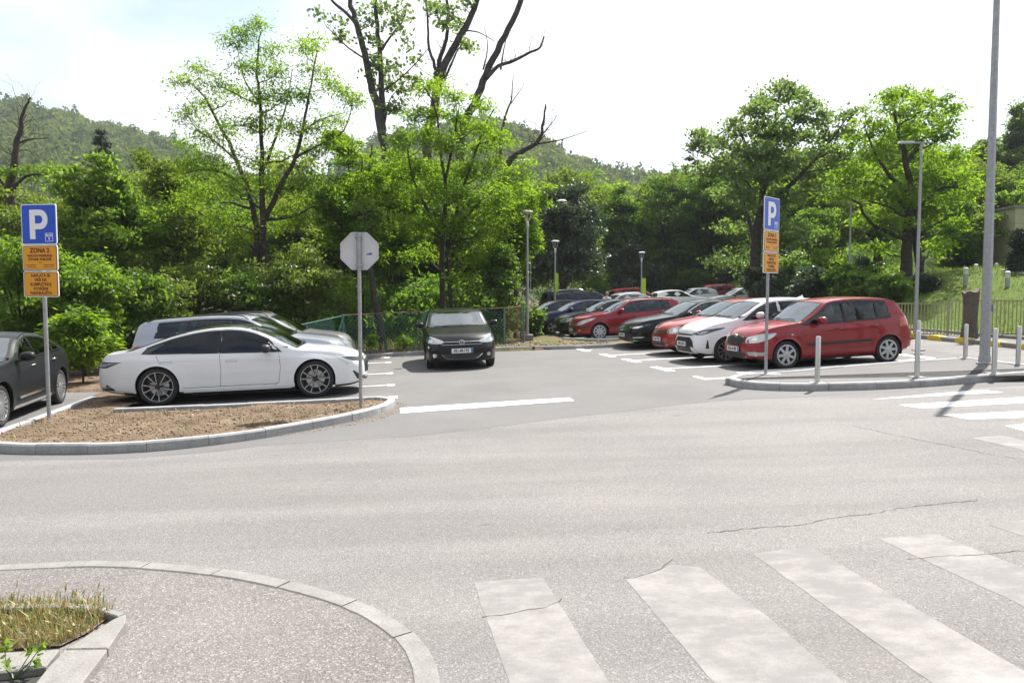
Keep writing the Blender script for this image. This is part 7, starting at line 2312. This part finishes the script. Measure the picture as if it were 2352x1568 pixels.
for u, v0, v1, hw, d, lf, sd, lb in ((1880, 450, 640, 70, 50, 'mid', 44, 'leafy bush tree between the forked tree and the big locust'), (1490, 590, 694, 50, 64, 'dark', 45, 'dark bush below the lamp with the full lime panel'), (1590, 600, 694, 60, 64, 'mid', 46, 'mid green bush left of the turned parking sign'),
                                       (1680, 610, 694, 50, 64, 'dark', 47, 'dark bush beside the small grey sign back'), (1830, 590, 694, 60, 44, 'mid', 48, 'leafy bush just right of the turned parking sign'), (1920, 560, 694, 60, 40, 'bright', 49, 'bright bush at the foot of the shorter street lamp'), (2000, 590, 694, 50, 38, 'dark', 50, 'dark bush left of the thick locust trunk'),
                                       (1760, 600, 700, 48, 39, 'dark', 80, 'dark bush hiding the foot of the forked tree'), (1860, 610, 700, 52, 36, 'dark', 81, 'green bush above the white hatchback roof'), (1950, 600, 700, 56, 34, 'mid', 82, 'green bush at the foot of the slope left of the tall street lamp'), (2045, 620, 694, 44, 32, 'mid', 83, 'small green bush at the left end of the picket fence'),
                                       (1560, 520, 690, 46, 65, 'mid', 84, 'soft green bush between the two middle trunks'), (1440, 520, 660, 40, 64, 'dark', 85, 'dark bush under the slim leafy tree')):
    px_tree('wood_bush', lb, 'shrub', u, v0, v1, hw, d, lf, sd, n=30, ncl=8, trunk_r=.06, L=.2, W=.11, n_per=42, style='leaf', forks=4)
px_tree('clipped_bush', 'small dark rounded bush right of the thick locust trunk', 'shrub', 2128, 628, 684, 24, 33, 'needle', 51, n=30, ncl=8, trunk_r=.05, L=.08, W=.04, n_per=60, style='leaf', forks=3, size=.28, cr=.2)
px_tree('thuja', 'dark columnar conifer at the right picture edge', 'tree', 2350, 520, 660, 17, 33, 'needle', 52, n=46, ncl=9, trunk_r=.1, L=.10, W=.05, n_per=70, style='hang', forks=1, size=.32, cr=.24)
# ---------------------------------------------------------------- tall bare trees behind
D4 = 46.0
b = at(885, 760, D4); b.z = float(terrain_z(b.x, b.y)) - .1
q = lambda u, v, dd=0.0: tuple(loc(u, v, D4 + dd, b))
tr = [([(0, 0, -.3), q(888, 420), q(882, 330), q(868, 250), q(850, 190), q(838, 120), q(820, 60), q(803, 0), q(790, -60)], .36, .12), ([q(880, 300), q(876, 220, .3), q(874, 130, .4), q(866, 60, .4), q(858, -60, .4)], .22, .11),
      ([q(818, 55), q(795, 30, .5), q(765, 5, .6), q(748, -20, .6)], .13, .06), ([q(874, 160), q(845, 140, -.3), q(800, 110, -.5), q(770, 80, -.5), q(748, 60, -.5)], .08, .02), ([q(877, 115), q(900, 80, .3), q(925, 50, .5), q(935, 10, .5)], .09, .03),
      ([q(878, 210), q(920, 180, .4), q(960, 140, .4), q(985, 110, .4)], .07, .015), ([q(884, 280), q(895, 230, .4), q(915, 205, .4)], .06, .02)]
cl = []
for u, v, s, n in ((745, 45, .8, 4), (770, 60, .7, 4), (790, 90, .6, 4), (850, 40, .7, 5), (858, 90, .6, 6), (862, 140, .7, 7), (855, 180, .5, 4), (900, 150, .7, 6), (890, 200, .7, 7), (905, 235, .9, 10), (930, 205, .9, 8), (950, 180, .7, 5), (915, 60, .9, 7), (930, 30, .7, 5), (935, 100, .7, 4), (960, 135, .5, 3), (870, 20, .5, 4), (905, 10, .8, 5)):
    cl.append((q(u, v, rs1.uniform(-1, 1)), (s, s, s * .9), n, .5))
tree('poplar_tree', 'tall old poplar with two dark stems and sparse dark leaf tufts', 'tree', b, tr, cl, 'poplar', 60, 'bark_grey', L=.26, W=.2, n_per=16, style='leaf', bare_twigs=1)
b = at(1005, 760, D4); b.z = float(terrain_z(b.x, b.y)) - .1
q = lambda u, v, dd=0.0: tuple(loc(u, v, D4 + dd, b))
tr = [([(0, 0, -.3), q(982, 350), q(995, 270), q(1008, 190), q(1030, 130), q(1062, 75), q(1090, 20), q(1110, -60)], .36, .15), ([q(1005, 200), q(1010, 140, .3), q(1025, 90, .4), q(1030, 40, .4), q(1020, -40, .4)], .18, .07),
      ([(.6, .6, -.3), q(1060, 330, .5), q(1090, 240, .5), q(1118, 170, .5), q(1150, 100, .5), q(1185, 30, .5), q(1215, -60, .5)], .31, .15), ([q(1118, 180), q(1145, 152, .5), q(1180, 140, .5), q(1215, 122, .5), q(1240, 110, .5), q(1249, 85, .5)], .14, .05),
      ([q(1000, 190), q(998, 150, -.4), q(985, 110, -.4), q(983, 60, -.4), q(978, -30, -.4)], .12, .05), ([q(1020, 185), q(1040, 140, .6), q(1055, 110, .6), q(1080, 90, .6)], .10, .02), ([q(1150, 160), q(1158, 110, .2), q(1172, 50, .2)], .07, .01), ([q(1110, 160), q(1120, 110, 0), q(1112, 60, 0)], .06, .01), ([q(1215, 122), q(1225, 60, .3)], .02, .005), ([q(1065, 70), q(1100, 75, .4), q(1135, 95, .4)], .06, .02), ([q(1050, 330), q(1048, 250, .3), q(1040, 180, .2)], .05, .01)]
cl = []
for u, v, s, n in ((1005, 25, .7, 6), (1015, 50, .6, 5), (1040, 30, .6, 6), (1050, 60, .5, 6), (1065, 110, .5, 4), (1075, 100, .4, 3), (1000, 10, .8, 5), (1060, 10, .6, 4)):
    cl.append((q(u, v, rs1.uniform(-1, 1)), (s, s, s * .9), n, .45))
tree('poplar_tree', 'tall old poplar with two thick diverging stems and bare limbs', 'tree', b, tr, cl, 'poplar', 61, 'bark_grey', L=.26, W=.2, n_per=15, style='leaf', bare_twigs=2)
b = at(1150, 760, 40); b.z = float(terrain_z(b.x, b.y)) - .1
q = lambda u, v, dd=0.0: tuple(loc(u, v, 40 + dd, b))
tree('dead_tree', 'dead leaning tree with a bare forked branch reaching right', 'tree', b, [([(0, 0, -.3), q(1150, 480), q(1165, 380), q(1195, 350), q(1228, 332), q(1240, 315), q(1249, 280), q(1253, 240)], .26, .035), ([q(1228, 332), q(1270, 325, .2), q(1300, 318, .2), q(1352, 300, .2)], .06, .012), ([q(1240, 315), q(1262, 290, .2), q(1280, 265, .2)], .05, .012),
     ([q(1145, 500), q(1150, 340, .5), q(1160, 270, .5), q(1175, 225, .5), q(1178, 170, .5)], .12, .015), ([q(1172, 240), q(1200, 200, .5), q(1203, 185, .5)], .03, .006)], [], 'mid', 62, 'bark', bare_twigs=2)
b = at(20, 740, 33); b.z = float(terrain_z(b.x, b.y)) - .1
q = lambda u, v, dd=0.0: tuple(loc(u, v, 33 + dd, b))
tree('dead_tree', 'half dead tree with a bare top at the left picture edge', 'tree', b, [([(0, 0, -.3), q(22, 460), q(30, 390), q(38, 330), q(50, 290), q(57, 250), q(70, 225)], .24, .03), ([q(24, 440), q(60, 405, -.3), q(110, 402, -.5), q(170, 412, -.5)], .09, .02), ([q(38, 330), q(70, 320, .2), q(110, 318, .3)], .06, .015), ([q(20, 440), q(-10, 400, .3), q(-40, 380, .4)], .08, .02), ([q(48, 300), q(30, 280, .2)], .04, .015), ([q(36, 350), q(65, 345, .2), q(85, 370, .2)], .03, .01)],
     [(q(95, 385), (.9, .7, .4), 9, .35), (q(60, 400), (.7, .7, .4), 7, .35), (q(0, 400), (.9, .9, .5), 9, .35), (q(130, 385), (.5, .5, .3), 4, .3)], 'bright', 63, 'bark', n_per=34, bare_twigs=2)
# spruce
p = at(232, 300, 62)
bz = float(terrain_z(p.x, p.y)); hh = p.z - bz
K, Rk = [], []
rs2 = np.random.RandomState(3)
tk = thing('spruce_tree', 'dark pointed spruce rising above the left trees', 'tree', (p.x, p.y, bz))
mb = MB().tube([(0, 0, -.3), (0, 0, hh * .6), (0, 0, hh)], [.2, .12, .02], 7)
rr = random.Random(2)
for i in range(26):
    f = i / 25
    z = hh * (1 - f * .62) - .2
    rad = .25 + 3.1 * f
    for k in range(6 + int(5 * f)):
        a = rr.uniform(0, 6.28)
        e = Vector((math.cos(a) * rad, math.sin(a) * rad, z - rad * .28 + rr.uniform(-.2, .2)))
        limb(mb, rr, (0, 0, z), e, .025, .008, .1, 3, 3, .03)
        for s in np.linspace(.3, 1, 2 + int(3 * f)):
            K.append(tuple(Vector((0, 0, z)).lerp(e, s))); Rk.append(.22 + .12 * f)
mb.build('trunk', M['bark'], tk, True)
V, Q, tint = foliage(rs2, K, Rk, 18, .34, .10, 'hang')
link('crown', np_mesh('crown', V, Q, LM['needle'], tint), tk)

# ---------------------------------------------------------------- the wood behind: copies of three trees
protos = []
for i, (lf, sd) in enumerate((('mid', 70), ('locust', 71), ('olive', 72))):
    t = px_tree('wood_tree', 'leafy tree in the dense wood behind the front row', 'tree', 1176, 330, 700, 130, 46, lf, sd, n=60, ncl=8, trunk_r=.2, L=.26, W=.13, n_per=42, style='frond' if i < 2 else 'leaf', group='trees in the wood behind the front row', forks=4)
    protos.append(t)
rr = random.Random(21)
spots = []
for k, u in enumerate(np.linspace(-150, 1060, 17)):
    spots.append((u, rr.uniform(37, 43), rr.uniform(.68, .84)))
for k, u in enumerate(np.linspace(-250, 1290, 16)):
    k_ = 1.3 if 330 < u < 1050 else 1.0
    spots.append((u, rr.uniform(52, 62), rr.uniform(.92, 1.08) * k_))
for k, u in enumerate(np.linspace(1340, 2500, 13)):
    spots.append((u, rr.uniform(64, 80), rr.uniform(1.0, 1.25)))
for k, u in enumerate(np.linspace(1800, 2420, 7)):
    spots.append((u, rr.uniform(52, 60), rr.uniform(.75, .9)))
used = set()
for i, (u, d, sc) in enumerate(spots):
    pr_ = protos[i % 3]
    if i % 3 not in used and i < 3:
        used.add(i % 3); o = pr_
    else:
        o = pr_.copy(); COL.objects.link(o)
        for ch in pr_.children:
            c = ch.copy(); COL.objects.link(c); c.parent = o
    x = (u - 1176) / F_PX * d
    o.location = (x, d, float(terrain_z(x, d)) - .1)
    o.rotation_euler.z = rr.uniform(0, 6.28)
    o.scale = (sc * 1.05, sc * 1.05, sc * rr.uniform(.9, 1.05))
# unseen trees added behind the viewer to darken reflections in paint and glass
for i, x in enumerate(np.arange(-44, 46, 8.0)):
    o = protos[i % 3].copy(); COL.objects.link(o)
    for ch in protos[i % 3].children:
        c = ch.copy(); COL.objects.link(c); c.parent = o
    y = -17 - 6 * rr.random()
    o.location = (x + rr.uniform(-2, 2), y, plane(x, y) - .2)
    o.rotation_euler.z = rr.uniform(0, 6.28)
    o.scale = (1.0, 1.0, .85)
    o['label'] = 'unseen tree added behind the viewer for car paint and glass to mirror'; o['group'] = 'unseen trees added for reflections'

# ---------------------------------------------------------------- hills and their forest
sky_u = pchip([(-2400, 330), (-900, 230), (-300, 205), (0, 222), (100, 243), (200, 276), (300, 296), (400, 318), (470, 352), (560, 400), (700, 420), (800, 380), (870, 325), (930, 306), (1000, 298), (1080, 278), (1130, 270), (1200, 300), (1300, 352), (1420, 394), (1500, 402), (1650, 405), (1800, 425), (2000, 445), (2352, 455), (3000, 440), (4200, 420)])
us = np.arange(-2400, 4200, 30.0)
rows_d = np.array([95, 120, 150, 185, 225, 270, 320, 370, 420, 470, 560, 700], float)
tz = np.clip((rows_d - 110) / (420 - 110), 0, 1)
prof = tz ** 1.15
def hill_z(u, d):
    zr = np.array([(783 - v) / 1.0 for v in sky_u(u)])
    ang = np.tan(np.arctan((784 - (sky_u(u) + 17)) / F_PX) - R(PITCH))
    zt = CZ + ang * 420 / np.cos(np.arctan((u - 1176) / F_PX)) * np.cos(np.arctan((u - 1176) / F_PX))
    t = np.clip((d - 110) / 310.0, 0, 1) ** 1.1
    z = -6 + (zt + 6) * t
    return z + 4.5 * (vnoise(u * .02, d * .02, 1.9) - .5) * t - np.where(d > 430, (d - 430) * .25, 0)
UU, DD = np.meshgrid(us, rows_d)
XH = (UU - 1176) / F_PX * DD
ZH = hill_z(UU, DD)
n_u, n_d = len(us), len(rows_d)
i0 = (np.arange(n_d - 1)[:, None] * n_u + np.arange(n_u - 1)[None, :]).ravel()
hm = pm('hill_undergrowth', (0.03, 0.045, 0.015), .95)
link('hills', np_mesh('hills', np.stack([XH.ravel(), DD.ravel(), ZH.ravel()], 1), np.stack([i0, i0 + 1, i0 + n_u + 1, i0 + n_u], 1), hm, smooth=True), None, 'structure')
rs3 = np.random.RandomState(17)
nC = 5600
u = rs3.uniform(-450, 2800, nC)
d = 125 + 305 * np.sqrt(rs3.rand(nC))
x = (u - 1176) / F_PX * d
z = hill_z(u, d)
rad = rs3.uniform(2.6, 5.2, nC)
kind = rs3.rand(nC)
nl = 46
idx = np.repeat(np.arange(nC), nl)
dirs = unit(rs3.normal(0, 1, (len(idx), 3)) + np.array([0, -.25, .45]))
rj = rad[idx] * rs3.uniform(.72, 1.08, len(idx))
cone = (kind[idx] < .10)
C = np.stack([x[idx], d[idx], z[idx] + rad[idx] * .55], 1) + dirs * rj[:, None] * np.where(cone[:, None], np.array([.55, .55, 1.7]), np.array([1, 1, .95]))
A = rs3.normal(0, 1, (len(idx), 3)); N = dirs + rs3.normal(0, .22, (len(idx), 3))
V, Q = leaf_quads(rs3, C, A, N, 1.9, 1.4)
tint = np.clip(np.where(cone, .02, .18 + .65 * kind[idx]) + rs3.normal(0, .07, len(idx)), 0, 1)
tag(link('hill_forest', np_mesh('hill_forest', V, Q, LM['forest'], tint), None, 'stuff'), 'mixed forest covering the distant hills')
# leafy undergrowth that reads as one mass between the trunks
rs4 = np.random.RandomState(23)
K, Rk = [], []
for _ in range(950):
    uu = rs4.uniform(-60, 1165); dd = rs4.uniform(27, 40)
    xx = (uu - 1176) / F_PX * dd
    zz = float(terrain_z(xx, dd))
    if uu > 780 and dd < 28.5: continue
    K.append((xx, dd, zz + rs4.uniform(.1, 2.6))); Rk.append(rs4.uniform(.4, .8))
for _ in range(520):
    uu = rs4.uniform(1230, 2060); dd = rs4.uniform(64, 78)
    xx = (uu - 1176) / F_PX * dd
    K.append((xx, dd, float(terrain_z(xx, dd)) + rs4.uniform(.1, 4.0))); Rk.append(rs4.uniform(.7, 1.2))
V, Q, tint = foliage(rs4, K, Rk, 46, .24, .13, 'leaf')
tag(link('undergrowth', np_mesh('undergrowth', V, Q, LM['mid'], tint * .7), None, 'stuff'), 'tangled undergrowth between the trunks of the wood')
# ---------------------------------------------------------------- air
hb_ = MB().box((0, 300, 88), (2600, 800, 190))
hz = hb_.build('haze', bpy.data.materials.new('haze'), None, kind='stuff')
hzm = hz.data.materials[0]
hzm.use_nodes = True
hn, hl = hzm.node_tree.nodes, hzm.node_tree.links
hn.clear()
ho = hn.new('ShaderNodeOutputMaterial')
pv = hn.new('ShaderNodeVolumePrincipled')
pv.inputs['Color'].default_value = (0.86, 0.92, 1.0, 1)
pv.inputs['Density'].default_value = 0.00028
pv.inputs['Anisotropy'].default_value = 0.0
hl.new(pv.outputs['Volume'], ho.inputs['Volume'])
# a few weeds in the planting pit of the corner bed
pc = G(30, 1560, .02)
t = thing('weed_plant', 'bright weed sprouting from the dark pit in the near corner', 'plant', pc)
mb = MB(); rr = random.Random(6)
K = []
for k in range(5):
    a = rr.uniform(0, 6.28); e = Vector((math.cos(a) * .12, math.sin(a) * .10, rr.uniform(.05, .15)))
    limb(mb, rr, (0, 0, 0), e, .004, .002, .1, 3, 4); K.append(tuple(e))
mb.build('stem', M['g_green'], t)
V, Q, tint = foliage(np.random.RandomState(4), K, [.035] * len(K), 7, .045, .028, 'frond')
link('leaves', np_mesh('leaves', V, Q, LM['bright'], tint), t)
